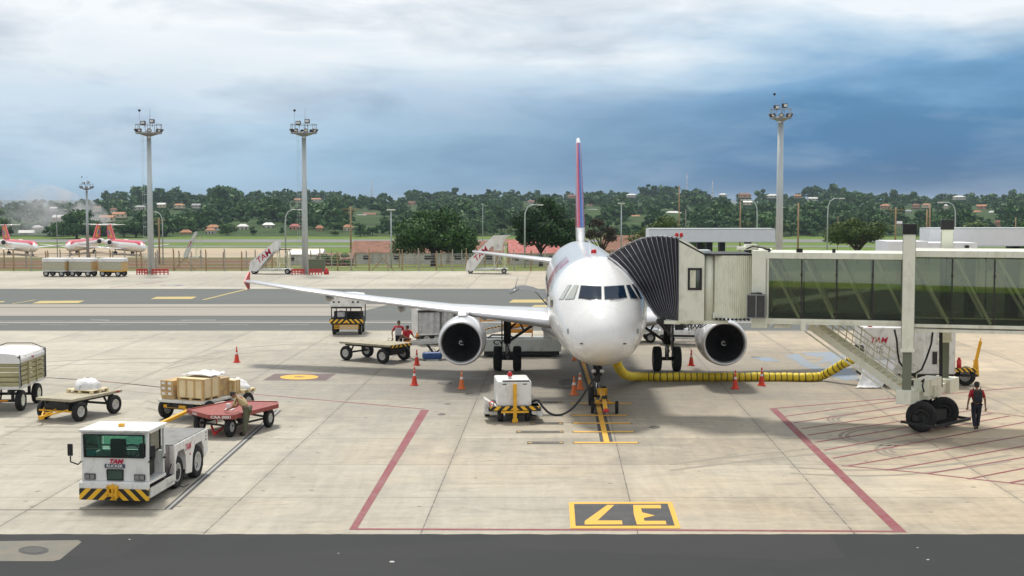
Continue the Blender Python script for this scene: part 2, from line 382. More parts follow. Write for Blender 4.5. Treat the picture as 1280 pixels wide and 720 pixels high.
# ================================================================== GROUND MATERIALS
def groundmat(name, kind):
    m, t, b = newmat(name); co = t.n('ShaderNodeNewGeometry').outputs['Position']
    sp = t.n('ShaderNodeSeparateXYZ', {0: co}); x, y = sp.outputs[0], sp.outputs[1]
    if kind in ('apron', 'apron_far'):
        xr = t.math('SUBTRACT', x, t.math('MULTIPLY', y, .035))
        u = t.math('DIVIDE', t.math('SUBTRACT', xr, 1.92), 5.25); v = t.math('DIVIDE', t.math('SUBTRACT', y, 36.1), 4.55)
        fu, fv = t.math('FLOOR', u), t.math('FLOOR', v)
        cell = t.n('ShaderNodeTexWhiteNoise', {0: t.n('ShaderNodeCombineXYZ', {0: fu, 1: fv}).outputs[0]}, noise_dimensions='2D').outputs[0]
        row = t.n('ShaderNodeTexWhiteNoise', {1: fv}, noise_dimensions='1D').outputs[0]
        big = t.noise(co, .09, 4, .55, .3); mid = t.noise(co, .55, 6, .65, .6); fine = t.noise(co, 5, 8, .75)
        streak = t.noise(t.scale(co, (.55, 2.6, 1)), 1.0, 6, .65, 1.0)
        streak2 = t.noise(t.scale(co, (2.4, .3, 1)), 1.0, 5, .65, .6)
        k = t.math('ADD', .70, t.math('MULTIPLY', cell, .13)); k = t.math('ADD', k, t.math('MULTIPLY', row, .12))
        for nn, a in ((big, .6), (mid, .6), (streak, .42), (streak2, .4), (fine, .35)):
            k = t.math('ADD', k, t.math('MULTIPLY', t.math('SUBTRACT', nn, .5), a))
        kk = t.n('ShaderNodeCombineColor', {0: k, 1: k, 2: k}).outputs[0]
        base = t.mix(t.rng(t.math('ADD', t.math('MULTIPLY', t.noise(co, .16, 3), 1.0), t.math('MULTIPLY', x, .02)), .35, .85), (.46, .425, .345), (.5, .41, .29))
        # worn, grey stand surface where aircraft and vehicles run
        wx = t.math('DIVIDE', t.math('SUBTRACT', x, 3.2), 17.0); wy = t.math('DIVIDE', t.math('SUBTRACT', y, 62.0), 17.0)
        wd = t.math('SQRT', t.math('ADD', t.math('MULTIPLY', wx, wx), t.math('MULTIPLY', wy, wy)))
        wd = t.math('ADD', wd, t.math('MULTIPLY', t.math('SUBTRACT', mid, .5), .9))
        cc = t.mix(1, base, kk, 'MULTIPLY')
        cc = t.mix(t.rng(wd, 1.25, .45, 0, .62), cc, (.15, .14, .12))
        # dark dirt streaks and patches
        cc = t.mix(t.rng(t.noise(t.scale(co, (.35, 1.4, 1)), .8, 7, .7, 1.4), .56, .76, 0, .7), cc, (.16, .145, .12))
        cc = t.mix(t.rng(t.noise(co, .42, 6, .7, 2.0), .66, .76, 0, .45), cc, (.28, .22, .13))
        cc = t.mix(t.rng(t.noise(t.scale(co, (1, 2, 1)), 1.7, 6, .75, .8), .7, .78, 0, .6), cc, (.09, .085, .08))
        sp1 = t.n('ShaderNodeTexVoronoi', {'Vector': co, 'Scale': .9, 'Randomness': 1.0}).outputs[0]
        cc = t.mix(t.rng(t.math('ADD', sp1, t.math('MULTIPLY', t.math('SUBTRACT', t.noise(co, 6, 5), .5), .12)), .05, .085, .65, 0), cc, (.1, .09, .075))
        cc = t.mix(t.rng(t.noise(t.scale(co, (1.2, 3.2, 1)), 1.0, 9, .78, .5), .56, .7, 0, .38), cc, (.56, .52, .44))
        # joints
        du = t.math('ABSOLUTE', t.math('SUBTRACT', t.math('FRACT', t.math('ADD', u, .5)), .5)); du = t.math('MULTIPLY', du, 5.25)
        dv = t.math('ABSOLUTE', t.math('SUBTRACT', t.math('FRACT', t.math('ADD', v, .5)), .5)); dv = t.math('MULTIPLY', dv, 4.55)
        wob = t.math('MULTIPLY', t.math('SUBTRACT', t.noise(co, 2.5, 4), .5), .05)
        cc = t.mix(t.rng(t.math('ADD', du, wob), .006, .022, .85, 0), cc, (.05, .045, .04))
        cc = t.mix(t.rng(t.math('ADD', dv, wob), .02, .07, .38, 0), cc, (.12, .11, .095))
        cc = t.mix(t.rng(du, .25, .0, 0, .18), cc, (.15, .14, .12))
        t.nt.links.new(cc, b.inputs['Base Color'])
        t.nt.links.new(t.rng(mid, .35, .65, .55, .85), b.inputs['Roughness'])
        bn = t.n('ShaderNodeBump', {'Strength': .25, 'Distance': .01, 'Height': fine}); t.nt.links.new(bn.outputs[0], b.inputs['Normal'])
    elif kind == 'asphalt':
        f = t.noise(co, .35, 6, .65, .5); g = t.noise(co, 14, 8, .8); st = t.noise(t.scale(co, (.3, 1.6, 1)), 1, 6, .7, .6)
        k = t.math('ADD', .62, t.math('ADD', t.math('MULTIPLY', f, .35), t.math('ADD', t.math('MULTIPLY', g, .25), t.math('MULTIPLY', st, .2))))
        cc = t.mix(1, (.03, .032, .033), t.n('ShaderNodeCombineColor', {0: k, 1: k, 2: k}).outputs[0], 'MULTIPLY')
        cc = t.mix(t.rng(t.noise(co, 1.1, 7, .8, .4), .74, .84, 0, .25), cc, (.2, .19, .17))
        pt = t.n('ShaderNodeTexVoronoi', {'Vector': t.scale(co, (.12, .35, 1)), 'Scale': 1.0, 'Randomness': .8}); cc = t.mix(t.math('MULTIPLY', t.n('ShaderNodeSeparateColor', {0: pt.outputs[1]}).outputs[0], .3), cc, (.055, .056, .054))
        ck = None and t.n('ShaderNodeTexVoronoi', {'Vector': t.n('ShaderNodeVectorMath', {0: co, 1: t.n('ShaderNodeTexNoise', {'Vector': co, 'Scale': 1.2, 'Detail': 5}).outputs[1]}, operation='ADD').outputs[0], 'Scale': .22}, feature='DISTANCE_TO_EDGE')
        t.nt.links.new(cc, b.inputs['Base Color']); b.inputs['Roughness'].default_value = .8; b.inputs['Specular IOR Level'].default_value = .2
        bn = t.n('ShaderNodeBump', {'Strength': .4, 'Distance': .01, 'Height': g}); t.nt.links.new(bn.outputs[0], b.inputs['Normal'])
    elif kind == 'taxi':
        f = t.noise(t.scale(co, (.03, .25, 1)), 1, 6, .6, .4); g = t.noise(co, 1.5, 8, .75)
        k = t.math('ADD', .6, t.math('ADD', t.math('MULTIPLY', f, .5), t.math('MULTIPLY', g, .3)))
        cc = t.mix(1, (.085, .094, .088), t.n('ShaderNodeCombineColor', {0: k, 1: k, 2: k}).outputs[0], 'MULTIPLY')
        t.nt.links.new(cc, b.inputs['Base Color']); b.inputs['Roughness'].default_value = .8
    elif kind == 'strip':
        f = t.noise(t.scale(co, (.05, .5, 1)), 1, 6, .6, .4); g = t.noise(co, 1.5, 8, .75)
        k = t.math('ADD', .55, t.math('ADD', t.math('MULTIPLY', f, .6), t.math('MULTIPLY', g, .3)))
        cc = t.mix(1, (.3, .275, .235), t.n('ShaderNodeCombineColor', {0: k, 1: k, 2: k}).outputs[0], 'MULTIPLY')
        t.nt.links.new(cc, b.inputs['Base Color']); b.inputs['Roughness'].default_value = .8
    elif kind == 'land':
        # grass, red earth banks and the dark hillside floor, by place
        n = t.noise(co, .05, 6, .65, .5); n2 = t.noise(co, .6, 6, .7); n3 = t.noise(t.scale(co, (.006, .05, 1)), 1, 5, .6)
        grass = t.mix(t.rng(n2, .3, .7), (.085, .15, .03), (.15, .22, .045))
        grass = t.mix(t.rng(n, .5, .7, 0, .5), grass, (.25, .22, .09))
        earth = t.mix(t.rng(n2, .3, .7), (.12, .055, .035), (.21, .12, .07))
        earth = t.mix(t.rng(t.noise(co, .15, 5), .48, .6, 0, .8), earth, (.09, .12, .035))
        dry = t.mix(n2, (.1, .13, .035), (.18, .19, .06))
        hillc = t.mix(t.rng(n, .35, .6), (.02, .04, .014), (.06, .1, .03))
        yn = t.math('ADD', y, t.math('MULTIPLY', t.math('SUBTRACT', n, .5), 8))
        xe = t.math('MULTIPLY', t.rng(y, 157, 163), t.rng(y, 330, 355, 1, 0))
        xl = t.rng(t.math('ADD', x, t.math('MULTIPLY', y, .16)), -6, 4, 1, 0)      # earth only left of the sheds
        cc = t.mix(t.math('MULTIPLY', xe, xl), grass, earth)
        cc = t.mix(t.math('MULTIPLY', xe, t.math('SUBTRACT', 1, xl)), cc, dry)
        cc = t.mix(t.rng(yn, 575, 590), cc, hillc)
        t.nt.links.new(cc, b.inputs['Base Color']); b.inputs['Roughness'].default_value = .95; b.inputs['Specular IOR Level'].default_value = .1
    return m
M['apron'] = groundmat('concrete slabs', 'apron'); M['asphalt'] = groundmat('asphalt', 'asphalt'); M['taxi'] = groundmat('worn taxiway asphalt', 'taxi')
M['strip'] = groundmat('old concrete strip', 'strip'); M['land'] = groundmat('land', 'land')
def paint(name, col, wear=.5, ws=6, under=(.3, .28, .24)):
    m, t, b = newmat(name); co = t.n('ShaderNodeNewGeometry').outputs['Position']
    f = t.rng(t.math('ADD', t.math('MULTIPLY', t.noise(co, ws, 8, .75), .6), t.math('MULTIPLY', t.noise(co, .9, 5, .6, .5), .4)), .42, .66, 0, wear)
    t.nt.links.new(t.mix(f, col, under), b.inputs['Base Color']); b.inputs['Roughness'].default_value = .7; return m
M['p_red'] = paint('red line paint', (.22, .035, .05), .35)
M['p_yellow'] = paint('yellow line paint', (.78, .42, .03), .3)
M['p_yellow_far'] = paint('old yellow paint', (.5, .38, .1), .6)
M['p_black'] = paint('black ground paint', (.035, .036, .04), .35, 3, (.14, .135, .125))
M['p_white'] = paint('white ground paint', (.5, .5, .47), .6, 4, (.15, .15, .14))
M['p_plum'] = paint('plum ground paint', (.11, .065, .07), .4)
M['p_faded'] = paint('faded stripe paint', (.05, .046, .036), .45, 9)
M['p_blue'] = paint('blue grey spill', (.2, .28, .38), 1.0, 2.2, (.29, .26, .2))
# ================================================================== TERRAIN
def hz(x, y):
    a = x/max(y, 1)
    if y < 160: return 0
    if y < 365: return -7*(y-160)/205
    if y < 575: return -7
    rid = 9.0+ 3.2*noise.noise(V((a*9, .3, 0)))+1.5*noise.noise(V((a*31, 2, 0)))
    rid *= min(1, max(.12, (a+.36)/.16)) if a < -.2 else 1
    if a > .25: rid -= (a-.25)*14
    yr = 1500
    t_ = min(1, (y-575)/(yr-575)); s_ = t_**.85
    z = lerp(-7, rid, s_)
    if y > yr: z = rid-(min(y, 3000)-yr)*.02
    return z + (1.6*noise.noise(V((x*.006, y*.004, 5))) if y > 600 else 0)
ys = [-40, 0, 100, 150, 156, 158, 160, 165, 175, 190, 210, 240, 280, 320, 365, 400, 450, 500, 540, 575]+[575+25*i for i in range(1, 42)]+[1700, 2000, 2600, 3400, 6000, 12000]
nx = 121; vs = []; fs = []
for y in ys:
    hw = max(160, y*.75)
    for i in range(nx):
        x = lerp(-hw, hw, i/(nx-1)); vs.append((x, y, hz(x, y)-(.06 if y < 160 else 0)))
for j in range(len(ys)-1):
    for i in range(nx-1):
        a = j*nx+i; fs.append((a, a+1, a+nx+1, a+nx))
mb = MB(); mb.add(vs, fs, 0, True); g = mb.build('ground', M['land'], fix=False); tag(g, kind='structure')
def sheet(name, pts, mat, z=0, label=None, kind='structure', tilt=False):
    mb = MB(); mb.add([(p[0], p[1], z) for p in pts], [tuple(range(len(pts)))]); o = mb.build(name, mat, fix=False); tag(o, kind=kind); return o
sheet('apron', [(-150, 31.5), (150, 31.5), (150, 157), (-150, 157)], M['apron'])
# ragged asphalt edge against the slabs
top = [(x, 32.02+.05*noise.noise(V((x*1.7, 0, 0)))+.03*noise.noise(V((x*7, 3, 0)))) for x in np.arange(-60, 60, .2)]
sheet('service_road', [(-60, -30), (60, -30)]+top[::-1], M['asphalt'], .004)
sheet('taxiway', [(-150, 83.5), (150, 83.5), (150, 124.4), (-150, 124.4)], M['taxi'], .004)
P = lambda *a: [G(x, y) for x, y in a]
sheet('concrete_strip', P((-300, 380.6), (487, 380.2), (470, 385), (448, 390), (425, 394.8), (-300, 394.8)), M['strip'], .008)
sheet('taxiway_joint', P((-300, 384), (480, 383.6), (480, 384.3), (-300, 384.8)), M['taxi'], .012)
sheet('taxiway_verge', P((-300, 402.5), (1600, 402), (1600, 413), (-300, 413.6)), M['strip'], .008)
sheet('taxiway_shoulder', P((-300, 404), (1600, 403.5), (1600, 412.6), (-300, 413)), M['taxi'], .012)
def land_strip(name, y0, y1, mat, x0=-.7, x1=.7):
    vs = []; fs = []; n = 24; yy = [y0, y1]
    for k in (0, 1):
        for i in range(n+1):
            x = lerp(x0, x1, i/n)*yy[k]; vs.append((x, yy[k], hz(x, yy[k])+.03))
    fs = [(i, i+1, n+2+i, n+1+i) for i in range(n)]
    mb = MB(); mb.add(vs, fs); o = mb.build(name, mat, fix=False); tag(o, kind='structure'); return o
M['far_tan'] = pm('far tan concrete', (.42, .33, .22), .85, 0, .15, .05); M['far_grey'] = pm('far runway', (.17, .175, .17), .85, 0, .15, .03)
land_strip('far_apron', 366, 440, M['far_tan'], -.75, -.14)
land_strip('runway', 505, 545, M['far_grey'], -.8, .8)
land_strip('far_taxiway', 452, 466, M['far_grey'], -.8, .8)
# a perimeter road behind the fence
M['road_grey'] = pm('service road', (.2, .19, .17), .85, 0, .2, .1)
def along(name, pts, wd, mat, z=.03):
    return None
# ------------------------------------------------------------------ painted markings (flat sheets on the apron)
def poly_line(name, pts, wds, mat, z=.004, kind='structure'):
    pts = [V((p.x, p.y, 0)) for p in pts]; L = []; Rr = []
    if not isinstance(wds, (list, tuple)): wds = [wds]*len(pts)
    for k, p in enumerate(pts):
        d = (pts[min(k+1, len(pts)-1)]-pts[max(k-1, 0)]).normalized(); n = V((-d.y, d.x, 0))*wds[k]/2
        L.append(p+n); Rr.append(p-n)
    vs = [(p.x, p.y, z) for p in L+Rr]; n = len(pts)
    mb = MB(); mb.add(vs, [(i, i+1, n+i+1, n+i) for i in range(n-1)]); o = mb.build(name, mat, fix=False); tag(o, kind=kind); return o
def marks(name, mats, z=.004):
    pass
mb = MB()
def ml(mb, pts, wd, mi=0, z=.004):
    pts = [V((p.x, p.y, 0)) for p in pts]
    n = len(pts); L = []; Q = []
    for k, p in enumerate(pts):
        d = (pts[min(k+1, n-1)]-pts[max(k-1, 0)]).normalized(); nn = V((-d.y, d.x, 0))*wd/2
        L.append(p+nn); Q.append(p-nn)
    mb.add([(p.x, p.y, z) for p in L+Q], [(i, i+1, n+i+1, n+i) for i in range(n-1)], mi)
def mp(mb, pts, mi=0, z=.004): mb.add([(p.x, p.y, z) for p in pts], [tuple(range(len(pts)))], mi)
ml(mb, P((437, 661.5), (790, 662.5), (1129, 664.5)), .16, z=.005)
mp(mb, P((526, 512.5), (536.5, 512.5), (447, 660), (436, 663)), z=.0055)
mp(mb, P((962, 511), (971, 511), (1134, 666), (1117, 664)), z=.0055)
ml(mb, P((531, 511.5), (430, 502.5), (320, 493), (200, 484), (120, 475.5), (55, 472)), .12)
ml(mb, P((963, 511), (1040, 504.5), (1130, 497), (1280, 484), (1420, 473)), .14)
ml(mb, P((1052, 582), (1140, 590), (1290, 607)), .12)
ml(mb, P((1110, 497.5), (1180, 508), (1290, 522)), .09, z=.0045)
for a, b_ in (((981, 520.5), (1127, 500)), ((992.5, 528.5), (1160, 503)), ((1002, 536), (1190, 508)), ((1010, 544), (1215, 513)), ((1019, 553), (1240, 517)), ((1030, 563), (1262, 520)), ((1041, 573), (1285, 527)), ((1060, 582.5), (1290, 543)), ((1108, 588), (1290, 556)), ((1158, 592.5), (1290, 570)), ((1210, 599), (1290, 583.5)), ((1261, 604), (1290, 598))):
    ml(mb, P(a, b_), .11, z=.005)
ml(mb, P((138, 359.5), (170, 356), (203, 351.5)), .25)
tag(mb.build('red_line_marking', M['p_red'], fix=False), kind='structure')
mb = MB()       # stop lines and lead-in line
mp(mb, P((740.5, 500), (752.5, 500), (766.5, 553), (750.5, 553)), 1, .005)
mp(mb, P((743.5, 500), (749, 500), (762, 553), (755, 553)), 0, .0085)
mp(mb, P((722, 449), (733, 449), (749, 499), (738, 499)), 1, .005)
mp(mb, P((725.5, 449), (730, 449), (745.5, 499), (741, 499)), 0, .0085)
for x0, x1, y in ((713, 790, 504.6), (714, 785, 519.5), (716, 789, 529.2), (716, 793, 540), (717, 798, 553.6)):
    ml(mb, P((x0, y), (x1, y)), .24, 0, .012); 
    for xx in (x0, x1): ml(mb, P((xx-.7, y), (xx+.7, y)), .16, 1, .0155)
for x0, x1, y in ((672, 703, 503), (640, 704, 519.2), (662, 704, 529.4), (645, 704.5, 540), (659, 704.5, 553.6), (608, 626, 519)):
    ml(mb, P((x0, y), (x1, y)), .48, 2, .005)
    ml(mb, P((x1-5, y), (x1-1.5, y)), .1, 0, .0085); ml(mb, P((x0+1.5, y), (x0+6, y)), .1, 0, .0085)
tag(mb.build('stop_line_marking', [M['p_yellow'], M['p_black'], M['p_faded']], fix=False), kind='structure')
mb = MB()       # stand number, read from the aircraft's side
mp(mb, P((711, 628), (840, 627.6), (851, 661), (713, 661)), 0, .009)
mp(mb, P((717.5, 630.5), (834.5, 630), (843.5, 657.5), (719.5, 657.8)), 1, .0125)
zz_ = lambda *a: [G(400+x/2.56, 560+y/2.5625) for x, y in a]
mp(mb, zz_((847, 247), (968, 246.5), (966, 234), (888, 234), (942, 184), (919, 184), (847, 236)), 0, .016)
mp(mb, zz_((1002, 184), (1090, 184), (1092, 195), (1027, 195), (1031, 208), (1072, 218), (1036, 226), (1038, 235), (1106, 235), (1109, 246.5), (1014, 247), (1004, 213)), 0, .016)
tag(mb.build('stand_number_marking', [M['p_yellow'], M['p_black']], fix=False), kind='structure')
mb = MB()       # plum badge with a yellow disc
mp(mb, P((328, 475.5), (343, 467.3), (420, 467.3), (407, 475.7)), 0, .005)
mp(mb, [G(374+24*cos(a)-1.2*sin(a), 471.5+3.1*sin(a)) for a in np.linspace(0, 2*pi, 30)[:-1]], 1, .0085)
mp(mb, [G(374+7*cos(a), 471.3+.5*sin(a)) for a in np.linspace(0, 2*pi, 16)[:-1]], 2, .012)
tag(mb.build('badge_marking', [M['p_plum'], M['p_yellow'], M['p_faded']], fix=False), kind='structure')
mb = MB()       # yellow bars and lines on the taxiway, white edge lines
for q in (((188, 374), (196, 371.2), (246, 371), (240, 374)), ((40, 379.6), (50, 376.3), (106, 376), (98, 379)), ((-20, 377.8), (7, 376.6), (4, 378), (-20, 379)), ((636, 378.5), (641, 374.8), (682, 374.6), (682, 378.5)), ((664, 384), (668, 381.5), (700, 381.5), (700, 384))): mp(mb, P(*q), 0, .016)
ml(mb, P((254, 375), (311, 361)), .3, 0, .016); ml(mb, P((15, 380), (44, 375)), .2, 0, .016)
ml(mb, P((-200, 401.4), (700, 401.2)), .13, 1, .016); ml(mb, P((700, 401.2), (1500, 401)), .13, 1, .016)
for x0 in range(-100, 1400, 75): ml(mb, P((x0, 406.3), (x0+36, 406.2)), .1, 1, .016)
ml(mb, P((113, 400.2), (137, 400.6)), .25, 1, .02); ml(mb, P((226, 400.6), (270, 400.4)), .25, 1, .02)
ml(mb, P((490, 413), (880, 406)), .05, 2, .016)
tag(mb.build('taxiway_marking', [M['p_yellow_far'], M['p_white'], M['p_red']], fix=False), kind='structure')
mb = MB()       # drain slots beside the tug
ml(mb, P((213, 637), (351, 513)), .09, 0, .005); ml(mb, P((206, 637), (346, 512.5)), .06, 0, .005)
ml(mb, P((209.5, 637), (348.5, 513)), .12, 1, .0045); ml(mb, P((-40, 637.5), (206, 637.2)), .05, 0, .005)
tag(mb.build('drain_slot', [M['p_black'], pm('pale drain cover', (.33, .33, .31), .7)], fix=False), kind='structure')
mb = MB()       # manhole patch in the service road
mp(mb, P((-30, 702), (-12, 677), (98, 675.5), (102, 678), (75, 700), (66, 702)), 0, .009)
mp(mb, [G(42+19*cos(a), 688.5+5.3*sin(a)) for a in np.linspace(0, 2*pi, 26)[:-1]], 1, .0125)
mp(mb, [G(42+13*cos(a), 688.5+3.4*sin(a)) for a in np.linspace(0, 2*pi, 22)[:-1]], 2, .016)
for x, y, s in ((162, 674.6, 1.5), (490, 702.5, 3.5), (423, 692, 1.2), (1147, 685, 1.5), (1160, 700, 2)):
    mp(mb, [G(x+s*cos(a)*(1+.3*sin(3*a+x)), y+s*.3*sin(a)) for a in np.linspace(0, 2*pi, 9)[:-1]], 3, .009)
M['patch'] = paint('patch concrete', (.13, .13, .11), .9, 1.6, (.2, .165, .115)); M['lid'] = paint('iron lid', (.035, .034, .034), .5, 3, (.08, .075, .07)); M['lid2'] = paint('iron lid middle', (.055, .053, .05), .5, 3, (.09, .085, .08))
tag(mb.build('manhole_patch', [M['patch'], M['lid'], M['lid2'], M['p_white']], fix=False), kind='structure')
mb = MB()       # tyre scrub rings, oil spots, the blue grey spill
M['scrub'] = paint('tyre scrub', (.19, .17, .135), 1.0, 5, (.31, .27, .21)); M['oil'] = paint('oil stain', (.06, .056, .05), .75, 5, (.25, .23, .2))
for cx, cy, rx, ry, n in ((1085, 524, 50, 9, 3), (1170, 562, 75, 13, 3), (1120, 545, 70, 12, 2)):
    for k in range(n):
        a0 = random.uniform(1.2, 2.6); a1 = a0+random.uniform(2.2, 3.6); q = 1-.12*k
        ml(mb, [G(cx+rx*q*cos(a), cy-ry*q*sin(a)) for a in np.linspace(a0, a1, 24)], .13, 0, .0035)
def blob(cx, cy, rx, ry, mi, z=.0035, n=26, amp=.35, sd=0):
    mp(mb, [G(cx+rx*cos(a)*(1+amp*noise.noise(V((cos(a)*2+sd, sin(a)*2, sd)))), cy+ry*sin(a)*(1+amp*noise.noise(V((cos(a)*2+sd, sin(a)*2, sd+9))))) for a in np.linspace(0, 2*pi, n)[:-1]], mi, z)
for cx, cy, rx, ry in ((818, 534, 7, 2), (590, 493, 11, 1.6), (556, 479, 9, 2.2), (707, 478, 9, 4), (700, 485, 22, 1.6), (560, 505, 4, 1), (552, 518, 5, 1.4), (655, 495, 12, 1.2)): blob(cx, cy, rx, ry, 1, sd=cx)
def fray(q):
    out = []; z = .0035+.0005*random.random()
    for (x0, y0), (x1, y1) in zip(q, q[1:]+q[:1]):
        for k in range(10):
            t_ = k/10; x, y = lerp(x0, x1, t_), lerp(y0, y1, t_); out.append(G(x+5*noise.noise(V((x*.25, y*.6, 1))), y+1.6*noise.noise(V((x*.3, y*.6, 4)))))
    mp(mb, out, 2, z)
for q in (((1000, 441), (1040, 440), (1060, 447), (1050, 452), (1020, 455), (1030, 447), (1010, 444)), ((980, 444), (995, 442), (1012, 452), (1035, 463), (1060, 468), (1058, 476), (1030, 467), (1003, 457), (990, 449)), ((1026, 462), (1045, 452), (1062, 455), (1075, 476), (1050, 474)), ((940, 446), (962, 447), (975, 452), (955, 452)), ((638, 404.5), (690, 403), (690, 408), (640, 408)), ((200, 356.5), (232, 356), (230, 357), (205, 357.3))): fray(q)
rs = random.Random(4)
for k in range(13):
    cx, cy = rs.uniform(60, 1200), rs.uniform(425, 600); L = rs.uniform(150, 380); sl = rs.uniform(-.14, .14); cv = rs.uniform(-12, 12)
    for dy in (0, rs.uniform(5, 9)): ml(mb, [G(cx+L*(q-.5), cy+dy+sl*L*(q-.5)+cv*sin(pi*q)) for q in np.linspace(0, 1, 14)], rs.uniform(.1, .2), 3, .003+.0001*k)
tag(mb.build('ground_stain', [M['scrub'], M['oil'], M['p_blue'], paint('faint tyre track', (.26, .235, .19), 1.0, 4, (.31, .275, .215))], fix=False), kind='structure')
# ================================================================== THE AIRLINER
NX, NY = 3.286, 47.6; SLP = .018
plane = thing('airliner', (NX, NY, 0), -math.atan(SLP), 'white twin-engined airliner parked nose-on at the jet bridge', 'airliner')
FT = [(0, 3.14, 3.06, .03), (.03, 3.32, 2.91, .2), (.1, 3.47, 2.76, .37), (.22, 3.64, 2.62, .55), (.4, 3.82, 2.48, .73), (.65, 4.01, 2.33, .92), (1.0, 4.22, 2.19, 1.12),
      (1.5, 4.48, 2.05, 1.33), (1.85, 4.71, 1.975, 1.44), (2.3, 5.02, 1.91, 1.55), (2.7, 5.25, 1.87, 1.64), (3.2, 5.46, 1.83, 1.73), (4, 5.68, 1.78, 1.84), (5, 5.82, 1.75, 1.92),
      (6, 5.86, 1.735, 1.965), (7, 5.87, 1.73, 1.975), (21.5, 5.87, 1.73, 1.975), (24, 5.87, 1.95, 1.93), (26.5, 5.86, 2.5, 1.75), (29, 5.8, 3.35, 1.35), (31.5, 5.66, 4.2, .85), (33.3, 5.42, 4.75, .4), (33.84, 5.25, 4.95, .18)]
def fus(u):
    tp, bt, hw = interp(FT, u); return tp, bt, hw
def fpt(u, a):                                  # point on the hull, a measured from the crown
    tp, bt, hw = fus(u); zc = bt+(tp-bt)*.5; hh = (tp-bt)/2
    k = max(0, 1-u/5.5)
    zc2 = zc-.25*k*min(1, hw)                   # widest line sits lower towards the nose
    ca, sa = cos(a), sin(a)
    z = zc2+(tp-zc2)*ca if ca > 0 else zc2+(zc2-bt)*ca
    return (hw*sa, u, z)
us = sorted(set([f[0] for f in FT]+[.06, .16, .3, .52, .82, 1.25, 1.7, 2.05, 2.5, 2.95, 3.6, 4.5, 5.5, 5.95, 9, 12, 15, 18, 22.7, 25.3, 27.7, 30.2, 32.4]))
def hull(u0, u1, n=64, cap0=False, cap1=False):
    mb = MB(); uu = [u for u in us if u0 <= u <= u1]
    vs = [fpt(u, 2*pi*i/n) for u in uu for i in range(n)]
    fs = [(j*n+i, j*n+(i+1) % n, (j+1)*n+(i+1) % n, (j+1)*n+i) for j in range(len(uu)-1) for i in range(n)]
    mb.add(vs, fs, 0, True)
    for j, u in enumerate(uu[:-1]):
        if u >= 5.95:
            for i in range(n): mb.m[j*n+i] = 1  # rear hull greyed to stand for dark sky reflected in white paint
    if cap0: mb.add([fpt(uu[0], 2*pi*i/n) for i in range(n)], [tuple(range(n))])
    if cap1: mb.add([fpt(uu[-1], 2*pi*i/n) for i in range(n)], [tuple(range(n))])
    return mb
hb = hull(0, 33.84, 64, True, True)
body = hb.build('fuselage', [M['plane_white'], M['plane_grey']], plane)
inv = wm(plane)
bvh = BVHTree.FromPolygons([inv @ V(p) for p in hb.v], hb.f)
ORG = V((0, 0, CH))
def hit(px, py, off=.01):
    d = ray(px, py).normalized(); loc, nor, i, dist = bvh.ray_cast(ORG, d)
    if loc is None: return None
    if nor.dot(d) > 0: nor = -nor
    return loc+nor*off
def on_hull(name, poly, mat, off, parent, n=7, label=None):
    """a pane wrapped on the curved hull; poly has four corners"""
    a, b, c_, d = [V((x, y)) for x, y in poly]; mb = MB(); vs = []
    for j in range(n+1):
        for i in range(n+1):
            p = (a.lerp(b, i/n)).lerp(d.lerp(c_, i/n), j/n); h = hit(p.x, p.y, off)
            if h is None: return None
            vs.append(h)
    mb.add(vs, [(j*(n+1)+i, j*(n+1)+i+1, (j+1)*(n+1)+i+1, (j+1)*(n+1)+i) for j in range(n) for i in range(n)], 0, True)
    return mb.build(name, mat, parent, world=True, fix=False, label=label)
def grow(poly, k):
    cx = sum(p[0] for p in poly)/4; cy = sum(p[1] for p in poly)/4
    return [(x+(k if x > cx else -k), y+(k*.8 if y > cy else -k*.8)) for x, y in poly]
M['gasket'] = pm('window gasket', (.3, .31, .3), .5, .2)
for poly, m_, lb in ((((726.6, 357.3), (751.6, 358.4), (751.9, 374.6), (723.4, 373)), 'cockpit_glass', None), (((755.3, 358.6), (779.4, 357.1), (783.3, 372), (756, 374.6)), 'cockpit_glass', None),
                 (((717.8, 357), (722.9, 357.3), (717.3, 373.6), (706.8, 374.2)), 'cockpit_shade', 'cockpit side window with a pale blind'), (((709.8, 357), (714.2, 356.8), (704.4, 374), (698.9, 374)), 'cockpit_shade', 'rear cockpit side window with a pale blind'),
                 (((782.8, 357), (786.9, 356.4), (797.4, 373.4), (788.3, 372.6)), 'cockpit_glass', None), (((789.8, 355.8), (793.2, 355.2), (803, 373.4), (799.6, 373.4)), 'cockpit_glass', None)):
    f_ = on_hull('cockpit_window', grow(poly, .7), M['gasket'], .012, plane, label=lb)
    if f_: on_hull('pane', poly, M[m_], .02, f_)
# windscreen wipers, pitot probes and access hatches on the nose
def on_line(name, pts, r, mat, parent, off=.03):
    q = [hit(x, y, off) for x, y in pts]
    if all(q): MB().tube(q, r, 6).build(name, mat, parent, world=True)
on_line('wiper', ((744, 375.8), (733, 373.8), (727, 371.5)), .012, M['black'], plane)
on_line('wiper', ((762, 375.8), (772, 374.6), (779, 372)), .012, M['black'], plane)
for x in (727.5, 780): on_line('pitot_probe', ((x-1.2, 429.5), (x+1.4, 429.5)), .025, M['dark_metal'], plane, .04)
for x in (710, 797): on_hull('static_port', ((x-1, 411), (x+1, 411), (x+1, 417), (x-1, 417)), M['gasket'], .015, plane, 3)
on_hull('door', ((688, 375), (691.5, 375), (690.5, 384), (688, 384)), M['window_dark'], .02, plane, 3)
